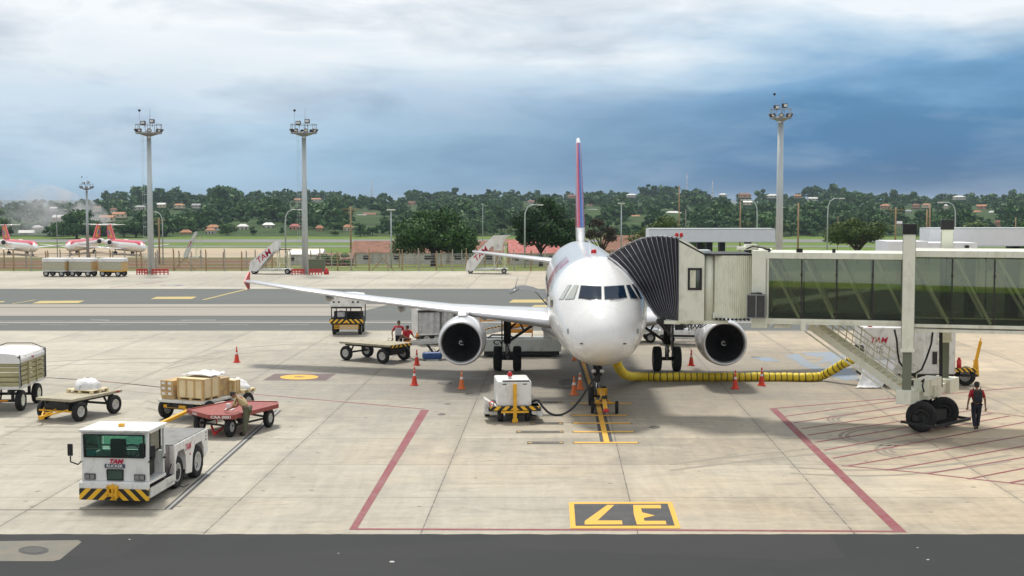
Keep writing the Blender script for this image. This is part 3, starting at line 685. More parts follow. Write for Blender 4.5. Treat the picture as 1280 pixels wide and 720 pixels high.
# red name letters on the forward hull, both sides
def side_map(sgn, u0, z0):
    def f(x, y):
        u = u0-sgn*x*1.0; z = z0+y; tp, bt, hw = fus(u); zc = (tp+bt)/2
        return (sgn*(hw*sqrt(max(0, 1-((z-zc)/((tp-bt)/2))**2))+.012), u, z)
    return f
for sg in (-1, 1): lettering('TAM', 2.5, side_map(sg, 10.2, 4.55), M['fin_red'], plane, .35, .05, 14)
for u in [6.7+.533*i for i in range(26)]:       # cabin windows of the side in view
    mb = MB(); vs = []
    tp, bt, hw = fus(u)
    for k in range(10):
        a = 2*pi*k/10; z = 4.28+.16*sin(a); zc = (tp+bt)/2; vs.append((-(hw*sqrt(1-((z-zc)/((tp-bt)/2))**2)+.016), u+.11*cos(a), z))
    mb.add(vs, [tuple(range(10))]); mb.build('cabin_window', M['window_dark'], plane, fix=False)
# wing-to-body fairing
mb = MB(); n = 30; rows = []
for k in range(15):
    t_ = k/14; u = lerp(9.2, 19.5, t_); q = sin(pi*t_)**.55 if 0 < t_ < 1 else 0
    rows.append([(2.28*q*cos(2*pi*i/n)*(1 if 1 else 0), u, 2.42+ (.62 if sin(2*pi*i/n) > 0 else .98)*q*sin(2*pi*i/n)) for i in range(n)])
mb.add([p for r_ in rows for p in r_], [(j*n+i, j*n+(i+1) % n, (j+1)*n+(i+1) % n, (j+1)*n+i) for j in range(14) for i in range(n)], 0, True)
mb.build('belly_fairing', M['plane_grey'], plane)
# wings
def foil(c_, th, n=12):
    pts = []
    for i in range(n+1):
        x = (1-cos(pi*i/n))/2; t_ = 5*th*(.2969*sqrt(x)-.126*x-.3516*x*x+.2843*x**3-.1036*x**4); pts.append((x*c_, (t_+.06*th*4*x*(1-x))*c_))
    low = []
    for i in range(n-1, 0, -1):
        x = (1-cos(pi*i/n))/2; t_ = 5*th*(.2969*sqrt(x)-.126*x-.3516*x*x+.2843*x**3-.1036*x**4); low.append((x*c_, (-t_*.8+.06*th*4*x*(1-x))*c_))
    return pts+low
def surf(stations, name, mats, parent, vertical=False, bands=None):
    """stations: (span, u_le, z, chord, thickness)"""
    mb = MB(); rows = []
    for sp_, ul, z, c_, th in stations:
        f_ = foil(c_, th)
        rows.append([((y, ul+x, sp_) if vertical else (sp_, ul+x, z+y)) for x, y in f_])
    n = len(rows[0])
    mb.add([p for r_ in rows for p in r_], [(j*n+i, j*n+(i+1) % n, (j+1)*n+(i+1) % n, (j+1)*n+i) for j in range(len(rows)-1) for i in range(n)], 0, True)
    if bands:
        for j in range(len(rows)-1):
            for i in range(n): mb.m[j*n+i] = bands(j, i, n)
    mb.add(rows[-1], [tuple(range(n))]); mb.add(rows[0], [tuple(range(n))])
    return mb.build(name, mats, parent)
WS = [(1.2, 10.9, 2.62, 7.3, .15), (2.2, 11.4, 2.70, 6.6, .135), (4.2, 12.45, 2.86, 5.2, .12), (6.4, 13.55, 3.03, 3.95, .105), (10, 15.4, 3.32, 3.1, .10), (14, 17.45, 3.72, 2.2, .095), (16.95, 18.95, 4.05, 1.55, .10)]
for sg in (-1, 1):
    wg = surf([(sg*a, b_, c_, d, e) for a, b_, c_, d, e in WS], 'wing', [M['plane_grey'], M['bare_metal']], plane, bands=lambda j, i, n: 1 if i < 3 or i > n-4 else 0)
    # red arrow-shaped tip fence
    mb = MB(); x = sg*16.98
    mb.add([(x+q, u, z) for q in (-.03, .03) for u, z in ((18.95, 4.05), (20.1, 4.5), (20.3, 4.48), (20.2, 4.06), (20.15, 3.62), (19.9, 3.62))], [(0,1,2,3,4,5), (11,10,9,8,7,6)]+[(i, (i+1) % 6, 6+(i+1) % 6, 6+i) for i in range(6)])
    mb.build('tip_fence', M['red'], wg)
    for v, u, z, L in ((4.9, 15.4, 2.62, 3.2), (8.9, 15.6, 2.98, 2.6), (12.6, 17.2, 3.35, 2.1)):
        mb = MB(); mb.lathe([(0, 0), (.1, .12), (.19, .6), (.2, L*.5), (.13, L*.85), (0, L)], (sg*v, u, z), (0, 1, -.05), 12); mb.build('flap_fairing', M['plane_grey'], wg)
    # engine
    nac = MB(); ex, ez, eu = sg*5.66, 1.97, 9.7
    prof = [(.84, .75), (.825, .3), (.83, .12), (.86, .03), (.9, 0), (.935, .04), (.965, .16), (1.0, .4), (1.04, 1.0), (1.05, 1.6), (1.02, 2.4), (.94, 3.2), (.84, 3.8), (.82, 3.8), (.78, 3.0), (.78, 2.2)]
    nac.lathe(prof, (ex, eu, ez), (0, 1, 0), 48, mis=[2, 1, 1, 1, 1, 1, 1]+[0]*5+[2]*3)
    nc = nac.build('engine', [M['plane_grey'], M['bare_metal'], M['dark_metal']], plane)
    mb = MB(); mb.lathe([(.84, .74), (.12, .9), (.0, .9)], (ex, eu, ez), (0, 1, 0), 40); mb.build('duct', M['black'], nc)
    mb = MB()
    for k in range(36):
        a = 2*pi*k/36; ca, sa = cos(a), sin(a); d1 = V((ca, 0, sa)); tn = V((-sa, 0, ca)); o = V((ex, eu+.72, ez))
        p = [o+d1*.2-tn*.02+V((0, .02, 0)), o+d1*.2+tn*.03+V((0, -.06, 0)), o+d1*.83+tn*.075+V((0, -.02, 0)), o+d1*.83-tn*.04+V((0, .06, 0))]
        mb.quad(*p)
    mb.build('fan', M['black'], nc, fix=False)
    mb = MB(); mb.lathe([(0, -.32), (.06, -.27), (.15, -.14), (.22, .02), (.22, .1)], (ex, eu+.7, ez), (0, 1, 0), 20); sp_ = mb.build('spinner', M['black'], nc)
    mb = MB(); pts = []
    for k in range(15):
        a = .4+k*.36; r_ = .02+.0085*k; dd = -.27+.25*(r_/.22)**1.0
        pts.append((ex+r_*cos(a), eu+.7+dd-.075, ez+r_*sin(a)))
    mb.tube(pts, .015, 5); mb.build('swirl', M['label_white'], sp_)
    mb = MB(); mb.lathe([(.5, 0), (.46, .5), (.2, 1.1), (0, 1.1)], (ex, eu+3.6, ez), (0, 1, 0), 20); mb.build('exhaust', M['dark_metal'], nc)
    mb = MB()          # pylon
    pr = [(eu+1.0, ez+1.1), (eu+1.6, ez+1.3), (13.2, 3.12), (14.3, 3.2), (16, 2.9), (15.6, 2.5), (eu+4.6, 2.25), (eu+3.4, ez+.6), (eu+1.2, ez+1.0)]
    mb.prism([(a, b_) for a, b_ in pr], ex-.2, ex+.2, 'yz'); mb.build('pylon', M['plane_white'], nc, bevel=.09)
# open forward cargo door, hinged high on the hull
cdm = MB(); rows = []
for u in (7.6, 8.5, 9.4):
    w_ = lambda px, py: wm(plane).inverted() @ at(px, py, NY+u)
    rows.append([V((w_(x, y).x, u, w_(x, y).z)) for x, y in ((684, 367), (676, 362.5), (666, 358.5), (655, 356.5), (648, 357), (641, 360), (636, 362.5))])
for dz in (0, -.16): cdm.add([p+V((0, 0, dz)) for r_ in rows for p in r_], [(j*7+i, j*7+i+1, (j+1)*7+i+1, (j+1)*7+i) for j in range(2) for i in range(6)], 0, True)
for j in (0, 2): cdm.add([p for p in rows[j]]+[p+V((0, 0, -.16)) for p in rows[j]], [(i, i+1, 8+i, 7+i) for i in range(6)])
cd_ = cdm.build('cargo_door', M['plane_grey'], plane)
lx = rows[0]
MB().tube([lx[6]+V((.05, -.02, -.14)), lx[5]+V((0, -.02, -.16)), lx[4]+V((0, -.02, -.14))], .05, 6).tube([lx[2]+V((0, .05, -.1)), V((-1.95, 7.8, 3.75))], .03, 6).tube([lx[5]+V((.1, 0, 0)), lx[5]+V((.2, 0, .4))], .015, 5).build('hinge_arm', M['grey_metal'], cd_)
# tailplane and fin
for sg in (-1, 1):
    surf([(sg*.3, 28.3, 4.5, 3.6, .12), (sg*1.2, 28.9, 4.58, 3.2, .11), (sg*6.2, 31.7, 5.08, 1.3, .1)], 'tailplane', [M['plane_grey'], M['bare_metal']], plane, bands=lambda j, i, n: 1 if i < 2 or i > n-3 else 0)
FS = [(5.5, 24.6, 0, 7.6, .05), (6.0, 25.9, 0, 6.5, .085), (6.6, 26.6, 0, 6.0, .1), (8.5, 28.1, 0, 4.9, .1), (10.5, 29.7, 0, 3.75, .1), (11.45, 30.45, 0, 3.2, .1), (11.74, 30.9, 0, 2.7, .07)]
surf(FS, 'fin', [M['fin_blue'], M['fin_red'], M['plane_white']], plane, True, bands=lambda j, i, n: 2 if j < 2 else (2 if j == 5 else (0 if i < 2 else 1)))
MB().cyl((0, 6.3, 5.85), (0, 6.3, 6.22), .025, .012, 6).cyl((0, 5.9, 5.86), (0, 6.5, 5.86), .05, .05, 6).build('antenna', M['plane_white'], plane)
MB().prism([(13.0, 5.84), (13.35, 6.2), (13.6, 6.2), (13.6, 5.84)], -.02, .02, 'yz').build('antenna', M['plane_white'], plane)
MB().lathe([(.13, 0), (.13, .08), (.09, .16), (0, .19)], (0, 9.0, 5.86), (0, 0, 1), 10).build('beacon', M['beacon_red'], plane)
# main landing gear
for sg in (-1, 1):
    x = sg*3.795; u = 16.1
    mb = MB(); mb.cyl((x, u, .55), (x, u-.05, 1.5), .1, .1, 14, 1).cyl((x, u-.05, 1.3), (x, u-.1, 3.0), .17, .19, 14).cyl((x-.42, u, .58), (x+.42, u, .58), .09, n=10)
    mb.cyl((x, u+.1, .75), (x, u+.35, 1.15), .05, n=8).cyl((x, u+.35, 1.15), (x, u+.08, 1.5), .05, n=8)
    for k in range(7): mb.cyl((x+.1*sin(k), u-.16, .7+.3*k), (x+.12*cos(k*2), u-.14, 1.0+.3*k), .022, n=5)
    gr_ = mb.build('main_gear', [M['dark_metal'], M['bare_metal']], plane)
    MB().bar((x, u-.08, 1.35), (x-sg*1.75, u-.05, 2.55), .1, .13).bar((x-sg*.8, u-.06, 1.9), (x-sg*.25, u, 2.9), .06, .08).cyl((x, u-.1, 1.9), (x-sg*.9, u-.15, 2.75), .05, n=8).build('side_stay', M['dark_metal'], gr_)
    MB().box(x+sg*.24, x+sg*.28, u-.4, u+.42, .95, 2.7).build('gear_door', M['dark_metal'], gr_)
    for s2 in (-1, 1): wheel(gr_, (x+s2*.465, u, .585), .585, .4, rim=.46, rimmat='grey_metal')
# nose gear
u = 5.07; mb = MB()
mb.cyl((0, u, .4), (0, u+.02, 1.05), .06, .06, 12, 1).cyl((0, u+.02, .95), (0, u+.12, 2.0), .1, .11, 12).cyl((-.22, u, .38), (.22, u, .38), .055, n=8)
mb.cyl((0, u-.12, .7), (0, u-.3, 1.0), .035, n=6).cyl((0, u-.3, 1.0), (0, u-.08, 1.25), .035, n=6)
for sg in (-1, 1): mb.cyl((sg*.05, u, 1.25), (sg*.3, u+.55, 2.0), .035, n=6).cyl((sg*.06, u-.05, 1.5), (sg*.42, u-.2, 1.95), .03, n=6).cyl((sg*.13, u-.1, 1.2), (sg*.13, u-.1, 1.55), .05, n=8)
for k in range(6): mb.cyl((.1*cos(k*2.1), u-.13, .75+.17*k), (.12*cos(k*3.3+1), u-.12, .98+.17*k), .018, n=5)
ng = mb.build('nose_gear', [M['dark_metal'], M['bare_metal']], plane)
for sg in (-1, 1):
    wheel(ng, (sg*.25, u, .38), .38, .22, rim=.5, rimmat='grey_metal')
    MB().lathe([(.0, -.05), (.07, -.05), (.09, 0), (.07, .05), (0, .05)], (sg*.16, u-.16, 1.38), (0, 1, 0), 12).build('taxi_light', M['bare_metal'], ng)
MB().box(-.16, .16, u-.12, u+.1, 1.62, 1.86).build('hinge_block', M['plane_grey'], ng, bevel=.02)
# ================================================================== TOW BAR AT THE NOSE GEAR
tb = thing('tow_bar', (3.52, 50.1, 0), R(-4), 'yellow aircraft tow bar with small wheels clipped to the nose gear', 'tow bar')
MB().cyl((0, -1.25, .42), (-.06, .3, .55), .085, n=12).cyl((-.06, .3, .55), (-.17, 2.0, .62), .1, n=12).box(-.3, .04, 1.9, 2.2, .5, .74).box(-.33, -.27, 1.9, 2.45, .52, .72).box(0, .06, 1.9, 2.45, .52, .72).cyl((-.45, .55, .4), (.36, .55, .4), .035, n=8).bar((-.06, .5, .42), (-.06, .5, .7), .1, .1).bar((-.3, .6, .4), (-.08, 1.3, .55), .05, .05).bar((.18, .6, .4), (-.04, 1.3, .55), .05, .05).build('bar', M['yellow'], tb, bevel=.008)
MB().lathe([(.03, -.05), (.11, -.05), (.11, .05), (.03, .05), (.03, -.05)], (.01, -1.37, .41), (0, 0, 1), 14).build('tow_eye', M['red'], tb)
MB().lathe([(.05, -.04), (.12, -.03), (.12, .04), (.05, .05)], (-.06, .2, .62), (1, 0, 0), 12).cyl((-.16, .35, .6), (.06, .35, .6), .1, n=10).build('pump', M['black'], tb)
for x in (-.5, .42): wheel(tb, (x, .55, .24), .24, .13)
# ================================================================== JET BRIDGE
jb = thing('jet_bridge', (14.9, 47.4, 0), 0, 'cream jet bridge with green glass tunnel reaching the airliner', 'jet bridge')
O_ = V((9.3, 48.0, 0)); dI = V((1, -.25, 0)).normalized(); nI = V((.25, 1, 0)).normalized()
def T(s, o, z): p = O_+dI*s+nI*o; return V((p.x, p.y, z))
WALL = 2.6
def section(s0, s1, off, zf0, zf1, zg0, zg1, mull, name, label):
    """a tunnel section: floor and roof frames as one part, each pane a part"""
    mb = MB(); o0, o1 = -off, WALL+off
    def beam(a0, a1, o, z, w_, h): mb.bar(T(a0, o, z), T(a1, o, z), w_, h)
    for o in (o0, o1):
        beam(s0, s1, o, zf1-.11, .14, .22); beam(s0, s1, o, zg0-.06, .16, .12); beam(s0, s1, o, zf0+.05, .13, .1)
        mb.bar(T(s0+.06, o, zf0), T(s0+.06, o, zf1), .12, .12, up=(dI.x, dI.y, 0)); mb.bar(T(s1-.06, o, zf0), T(s1-.06, o, zf1), .12, .12, up=(dI.x, dI.y, 0))
    mb.add([T(a, o, z) for z in (zf0+.12, zf0+.2) for a, o in ((s0, o0), (s1, o0), (s1, o1), (s0, o1))], [(0,1,2,3),(4,5,6,7)])
    mb.add([T(a, o, z) for z in (zf1-.1, zf1-.02) for a, o in ((s0, o0), (s1, o0), (s1, o1), (s0, o1))], [(0,1,2,3),(4,5,6,7)])
    fr = mb.build(name, M['cream'], jb, world=True, bevel=.01, label=label)
    cuts = [s0]+mull+[s1]
    for a, b_ in zip(cuts, cuts[1:]):
        if a > 13: continue
        for o in (o0+.06, o1-.12): MB().bar(T(a+.12, o, zg1-.02), T(min(b_-.08, a+1.5), o, zg0+.03), .06, .1).build('brace', M['label_white'], fr, world=True)
    for s in mull:
        for o in (o0-.02, o1+.02):
            mb = MB()
            mb.bar(T(s, o, zg0), T(s, o, zg1), .05, .05, up=(dI.x, dI.y, 0))
            for k in (.27, .74): mb.bar(T(s-.05, o-.03, lerp(zg0, zg1, k)), T(s+.05, o-.03, lerp(zg0, zg1, k)), .03, .05)
            mb.build('mullion', M['dark_metal'], fr, world=True)
    mb = MB(); mb.add([T(a, o, zf0+.24) for a, o in ((s0, o0+.1), (s1, o0+.1), (s1, o1-.1), (s0, o1-.1))], [(0,1,2,3)])
    mb.build('carpet', M['dark_metal'], fr, world=True, fix=False)
    for o in (o0, o1):
        for a, b_ in zip(cuts, cuts[1:]):
            if a > 13: continue
            p = MB(); p.add([T(x, o+y, z) for y in (-.008, .008) for x, z in ((a+.02, zg0), (b_-.02, zg0), (b_-.02, zg1), (a+.02, zg1))], [(0,1,2,3),(7,6,5,4),(0,4,5,1),(3,2,6,7)])
            p.build('glass_pane', M['bridge_glass'] if o < 1 else M['bridge_glass_back'], fr, world=True)
    return fr
sx = lambda px: None
def s_at(px, off=0):      # tunnel coordinate where the front face is seen at pixel px
    d = ray(px, 330); d = V((d.x/d.y, 1)); o = T(0, -off, 0)
    # o + dI*s = k*(d.x,1)
    A = dI.x-d.x*dI.y; return (d.x*o.y-o.x)/A
inner = section(s_at(957), s_at(1136), 0, 3.66, 6.22, 3.86, 5.98, [s_at(1002.4), s_at(1046), s_at(1091.5)], 'inner_tunnel', None)
outer = section(s_at(1138, .17), 26, .17, 3.50, 6.33, 3.78, 6.06, [s_at(1190.6, .17), s_at(1243.5, .17)]+[s_at(1243.5, .17)+1.5*k for k in range(1, 12)], 'outer_tunnel', None)
# items on the tunnel roof, the white post with its bracket
mb = MB(); sv = s_at(951)
mb.add([T(s, o, z) for z in (3.5, 6.28) for s, o in ((s_at(940), -.06), (s_at(960), -.06), (s_at(960), WALL+.06), (s_at(940), WALL+.06))], [(0,1,2,3),(4,5,6,7),(0,1,5,4),(1,2,6,5),(2,3,7,6),(3,0,4,7)])
mb.build('portal_frame', M['cream'], inner, world=True, bevel=.015)
mb = MB()
for s in (s_at(960), s_at(997), s_at(1001), s_at(1042)): mb.bar(T(s, .1, 6.2), T(s, .1, 6.36), .1, .1)
for k in range(5): mb.tube([T(s_at(930)+.1*k, .5+.1*k, 6.3), T(s_at(940), .5+.1*k, 6.42+.05*sin(k*3)), T(s_at(952), .4+.1*k, 6.36), T(s_at(962), .3+.1*k, 6.26)], .025, 5)
mb.build('roof_cable', M['black'], inner, world=True)
MB().box(-.35, .35, -.3, .3, 0, .1).box(-.1, .35, -.2, .2, .1, .2).build('roof_hatch', M['cream'], inner, loc=wm(inner).inverted() @ T(s_at(932), .8, 6.28))
# air conditioner box hung on the front of the portal
ab = MB(); a0, a1 = s_at(935.5), s_at(958)
ab.add([T(s, o, z) for z in (3.9, 4.72) for s, o in ((a0, -.5), (a1, -.5), (a1, -.07), (a0, -.07))], [(0,1,2,3),(4,5,6,7),(0,1,5,4),(1,2,6,5),(2,3,7,6),(3,0,4,7)])
ab = ab.build('air_conditioner', M['ac_grey'], jb, world=True, bevel=.015)
mb = MB(); am = (a0+a1)/2; mb.bar(T(am, -.52, 3.92), T(am, -.52, 4.72), .035, .035)
for z in (3.9, 4.72): mb.bar(T(a0, -.52, z), T(a1, -.52, z), .03, .04)
for s in (a0, a1): mb.bar(T(s, -.52, 3.9), T(s, -.52, 4.72), .03, .03)
mb.build('casing_edge', M['grey_metal'], ab, world=True)
MB().lathe([(.2, 0), (.2, .06), (.1, .08), (0, .08)], T(am, -.3, 4.72), (0, 0, 1), 14).build('fan_guard', M['black'], ab, world=True)
# cab: slanted-roof side wall, drum post, corrugated shutter
DC = 49.15
def W(px, py, Y=DC): return at(px, py, Y)
c0, c1 = W(848, 400).x, W(880, 400).x; zb, zt0, zt1 = 3.66, W(848, 300).z, W(880, 317).z
mb = MB(); poly = [(c0, zb), (c1, zb), (c1, zt1), (c0+.12, zt0), (c0, zt0)]
wx0, wx1, wz0, wz1 = W(860.3, 400).x, W(875.8, 400).x, W(866, 361.5).z, W(866, 336).z
# wall built round the window opening
for q in ([(c0, zb), (wx0, zb), (wx0, zt0-.09), (c0+.12, zt0), (c0, zt0)], [(wx1, zb), (c1, zb), (c1, zt1), (wx1, zt1+.08)], [(wx0, zb), (wx1, zb), (wx1, wz0), (wx0, wz0)], [(wx0, wz1), (wx1, wz1), (wx1, zt1+.08), (wx0, zt0-.09)]):
    mb.prism([(x, z) for x, z in q], DC, DC+.08, 'xz')
mb.prism([(c0, zb), (c1, zb), (c1, zt1), (c0, zt0)], DC+2.7, DC+2.78, 'xz')
mb.add([(c0, DC, zt0), (c1, DC, zt1), (c1, DC+2.7, zt1), (c0, DC+2.7, zt0), (c0, DC, zt0-.06), (c1, DC, zt1-.06), (c1, DC+2.7, zt1-.06), (c0, DC+2.7, zt0-.06)], [(0,1,2,3),(4,5,6,7),(0,1,5,4),(2,3,7,6)])
mb.box(c0-.5, c1+.9, DC+.05, DC+2.7, zb-.12, zb)
cab = mb.build('cab', M['cream'], jb, world=True)
MB().box(c0, c1, DC-.02, DC+.1, zb-.07, zb+.02).build('sill', M['cream_trim'], cab, world=True)
mb = MB(); r_ = .09                                     # rounded black window surround
for q in ((wx0-.03, wx0+.04, wz0-.03, wz1+.03), (wx1-.04, wx1+.03, wz0-.03, wz1+.03), (wx0+.04, wx1-.04, wz0-.03, wz0+.04), (wx0+.04, wx1-.04, wz1-.04, wz1+.03)): mb.box(q[0], q[1], DC-.03, DC+.06, q[2], q[3])
wf = mb.build('window_frame', M['black'], cab, world=True)
MB().box(wx0, wx1, DC+.02, DC+.03, wz0, wz1).build('pane', dark_glass('cab window', (.03, .045, .035)), wf, world=True)
MB().box(wx0+.05, wx0+.26, DC+.0, DC+.015, wz0+.05, wz1-.05).build('blind', M['cream_trim'], wf, world=True)
dm = MB(); dx = (c1+W(893, 400).x)/2; dr = (W(893, 400).x-c1)/2
dm.cyl((dx, DC+.3, zb), (dx, DC+.3, zt1-.02), dr, n=20); dm.build('drum_post', M['cream'], cab, world=True)
sm_ = MB(); x0, x1 = W(893.5, 400).x, W(938.5, 400).x; n = 17; vs = []
for i in range(n*4+1):
    t_ = i/(n*4); x = lerp(x0, x1, t_); yy = DC-.05+.22*(t_-.5)**2*4-.25*t_+.028*abs(sin(pi*n*t_))*-1
    for z in (3.76, zt1-.07): vs.append((x, yy, z))
sm_.add(vs, [(2*i, 2*i+2, 2*i+3, 2*i+1) for i in range(n*4)]); sh2 = MB().add([(p[0], p[1]+2.6, p[2]) for p in vs], [(2*i, 2*i+2, 2*i+3, 2*i+1) for i in range(n*4)])
sh2.build('roller_shutter', M['cream'], cab, world=True, fix=False); sh = sm_.build('roller_shutter', M['cream'], cab, world=True, fix=False)
mb = MB()
for i in range(9): mb.box(lerp(x0, x1, (i+.2)/9.2), lerp(x0, x1, (i+.55)/9.2), DC-.12-.2*i/9, DC+.1, 3.69, 3.77)
mb.box(c1-.02, x1+.1, DC-.05, DC+2.6, zt1-.07, zt1-.01)
mb.box(x1, x1+.05, DC-.35, DC-.25, 3.8, zt1+.02)
mb.build('track', M['black'], sh, world=True)
MB().box(W(872, 0).x, W(892, 0).x, DC+.1, DC+.9, zt1, zt1+.12).build('roof_unit', M['galv'], cab, world=True, bevel=.01)
for px in (847, 852.7):
    q = W(px, 298); b_ = MB().cyl((q.x, DC+.25, q.z-.05), (q.x, DC+.25, q.z+.05), .035, n=8).build('beacon_mount', M['cream_trim'], cab, world=True)
    MB().lathe([(.07, 0), (.07, .08), (.05, .14), (0, .16)], (q.x, DC+.25, q.z+.05), (0, 0, 1), 12).build('beacon', M['beacon_red'], b_, world=True)
# canopy: pleated ribs from the cab edge to the hull
last = [(829, 402), (819, 393), (810, 380), (800.5, 367), (792, 355), (781.7, 341.5), (770, 330.5), (760, 323.5)]
NL = len(last); Lp = []
for k, (x, y) in enumerate(last):
    h = hit(x, y, .06); Yd = lerp(50.2, 51.9, k/(NL-1))
    p = at(x, y, Yd)
    if h is not None and h.y < Yd+1.2: p = h
    Lp.append(p)
Fp = [W(848.3, lerp(402, 299, k/(NL-1)), DC+.02) for k in range(NL)]
NR = 14; rib = MB(); cl_ = MB(); rows = []
def rib_pts(t_, out=0):
    e = t_**1.15; pts = []
    for k in range(NL):
        a = Fp[k]; b_ = Lp[k]; f_ = k/(NL-1)
        b2 = b_ if k else V(Lp[0])
        p = a.lerp(b2, e); p = p+V((0, 0, .34*sin(pi*e)*f_**3)); p.y -= .05*f_+out; pts.append(p)
    top_ = pts[-1]
    pts.append(top_+V((.02, .25, .06-.1*t_))); pts.append(top_+V((.05, 1.4, .1-.3*t_))); pts.append(top_+V((.1, 2.75, -.05-.5*t_)))
    return pts
N2 = NR*2
for i in range(N2+1): rows.append(rib_pts(i/N2, .0 if i % 2 == 0 else -.05))
nn_ = len(rows[0])
cl_.add([p for r_ in rows for p in r_], [(j*nn_+i, j*nn_+i+1, (j+1)*nn_+i+1, (j+1)*nn_+i) for j in range(N2) for i in range(nn_-1)])
can = cl_.build('canopy', M['bellows'], jb, world=True, fix=False)
for i in range(0, N2+1, 2): rib.tube([p+V((0, -.012, .012)) for p in rows[i]], .009 if i < N2 else .04, 5)
rib.build('rib', M['bellows_rib'], can, world=True)
mb = MB()
for i in range(0, N2+1, 2):
    p = rows[i][NL-1]; mb.cyl(p+V((-.05, .05, .02)), p+V((.07, .05, .07)), .035, n=6)
mb.tube([r_[NL-1]+V((0, .1, .04)) for r_ in rows], .03, 5)
mb.build('edge_roll', M['grey_metal'], can, world=True)
MB().bar(Lp[0]+V((0, -.05, -.02)), Fp[0]+V((0, -.03, -.05)), .14, .1).build('floor_lip', M['cream_trim'], cab, world=True)
mb = MB()         # struts and cables under the cab
mb.bar(W(822, 400, 49.8), W(838, 419, 50.6), .1, .1).bar(W(838, 404, 50), W(834, 412, 50), .12, .12).bar(W(826, 398, 49.5), W(829, 404, 49.5), .1, .3)
for k in range(7): mb.tube([W(852+4*k, 405, 49.3), W(854+4*k+random.uniform(-3, 3), 409+random.uniform(0, 5), 49.3), W(858+4.2*k, 405, 49.4)], .02, 5)
mb.build('under_strut', M['black'], cab, world=True)
# small junction boxes hanging under the tunnel beam
mb = MB(); p = T(s_at(1005), -.08, 3.45); mb.box(p.x-.09, p.x+.09, p.y-.05, p.y+.05, 3.42, 3.78)
p = T(s_at(980), .3, 3.55); mb.box(p.x-.35, p.x+.25, p.y-.1, p.y+.1, 3.5, 3.6); mb.build('junction_box', M['cream'], inner, world=True)
# lift columns on the wheel bogie
q1 = G(1135.5, 500, 1.2)
C1 = V((13.73, 46.45, 0)); C2 = V((16.1, 49.75, 0))
for k, (cc_, ht, capm) in enumerate(((C1, 6.9, 1), (C2, 7.0, 1))):
    mb = MB(); ang = math.atan2(-.25, 1); 
    o = MB().box(-.2, .2, -.17, .17, 2.9, ht).box(-.24, .24, -.2, .2, 2.82, 2.93).build('lift_column', M['cream'], jb, loc=wm(jb).inverted() @ cc_, rz=ang, bevel=.012)
    MB().box(-.15, .15, -.12, .12, 1.5, 2.82).build('inner_post', M['green_box'] if False else pm('grey green post', (.16, .18, .13), .5), o)
    MB().box(-.23, .23, -.2, .2, ht, ht+.36).build('cap', M['black'], o, bevel=.01)
    for xx in (-.21, .21): MB().bar((xx, 0, 2.9), (xx, 0, ht-.1), .02, .06).build('rail', M['grey_metal'], o)
# roof side boxes that stand on the tunnel behind the first column
if 0: MB().box(0, 1.05, 0, 1.6, 0, .36).build('roof_box', M['cream'], outer, loc=wm(outer).inverted() @ T(s_at(1112), .5, 6.3), rz=-.245)
if 0: MB().box(0, 1.4, 0, 1.3, 0, .34).build('roof_box', M['cream'], outer, loc=wm(outer).inverted() @ T(s_at(1148), .9, 6.34), rz=-.245)
# lower frame
dv = (C2-C1).normalized(); an = math.atan2(dv.y, dv.x)
mb = MB()
b0 = MB().box(-.22, .45, -.22, .3, 1.0, 1.5).box(3.45, 4.5, -.42, .42, .98, 1.5).box(.45, 3.45, -.28, .28, 1.05, 1.38).box(1.0, 2.4, -.45, .1, 1.05, 1.75).build('lift_frame', M['cream'], jb, loc=wm(jb).inverted() @ C1, rz=an, bevel=.02)
MB().box(.5, .85, -.6, -.42, 1.25, 1.8).box(1.2, 1.7, -.6, -.45, 1.15, 1.5).build('control_box', M['cream_trim'], b0, bevel=.01)
MB().cyl((1.95, 0, .45), (1.95, 0, 1.02), .25, n=18).cyl((1.95, 0, 1.0), (1.95, 0, 1.06), .42, n=18).build('pivot', M['black'], b0)
# wheel bogie under the frame
wl, wr = G(1144, 543), G(1183, 533.5); wd_ = (wr-wl).normalized(); bc = (wl+wr)/2; ba = math.atan2(wd_.y, wd_.x)
bg_ = MB().box(-1.25, 1.25, -.1, .1, .42, .62).box(-.45, .45, -.3, .3, .35, .7).bar((-1.3, -.75, .3), (1.3, -.75, .3), .1, .08).bar((-1.3, -.78, .3), (-1.3, .5, .35), .08, .08).bar((1.3, -.78, .3), (1.3, .5, .35), .08, .08).build('wheel_bogie', M['black'], jb, loc=wm(jb).inverted() @ V((bc.x+.15, bc.y+.35, 0)), rz=ba)
for x in (-.8, .8): wheel(bg_, (x, 0, .53), .53, .42, ax=(-.3*cos(ba)-sin(ba), .3*sin(ba)-cos(ba), 0), rim=.5, rimmat='dark_metal')
# hoses hanging beside the columns
mb = MB(); mb.tube([W(1118, 412, 46.9), W(1121, 425, 46.9), W(1122, 440, 46.9), W(1124, 452, 46.8), W(1131, 462, 46.8)], .035, 6); mb.tube([W(1166, 414, 47), W(1164, 430, 47), W(1158, 448, 47), W(1152, 462, 47), W(1144, 467, 46.9), W(1130, 468, 46.9)], .035, 6)
mb.tube([W(1152, 477, 46.4), W(1155, 474, 46.3), W(1153, 482, 46.2), W(1155, 490, 46.2)], .03, 6); mb.bar(W(1176, 412, 48.2), W(1176, 484, 48.2), .1, .1)
mb.build('hanging_cable', M['black'], jb, world=True)
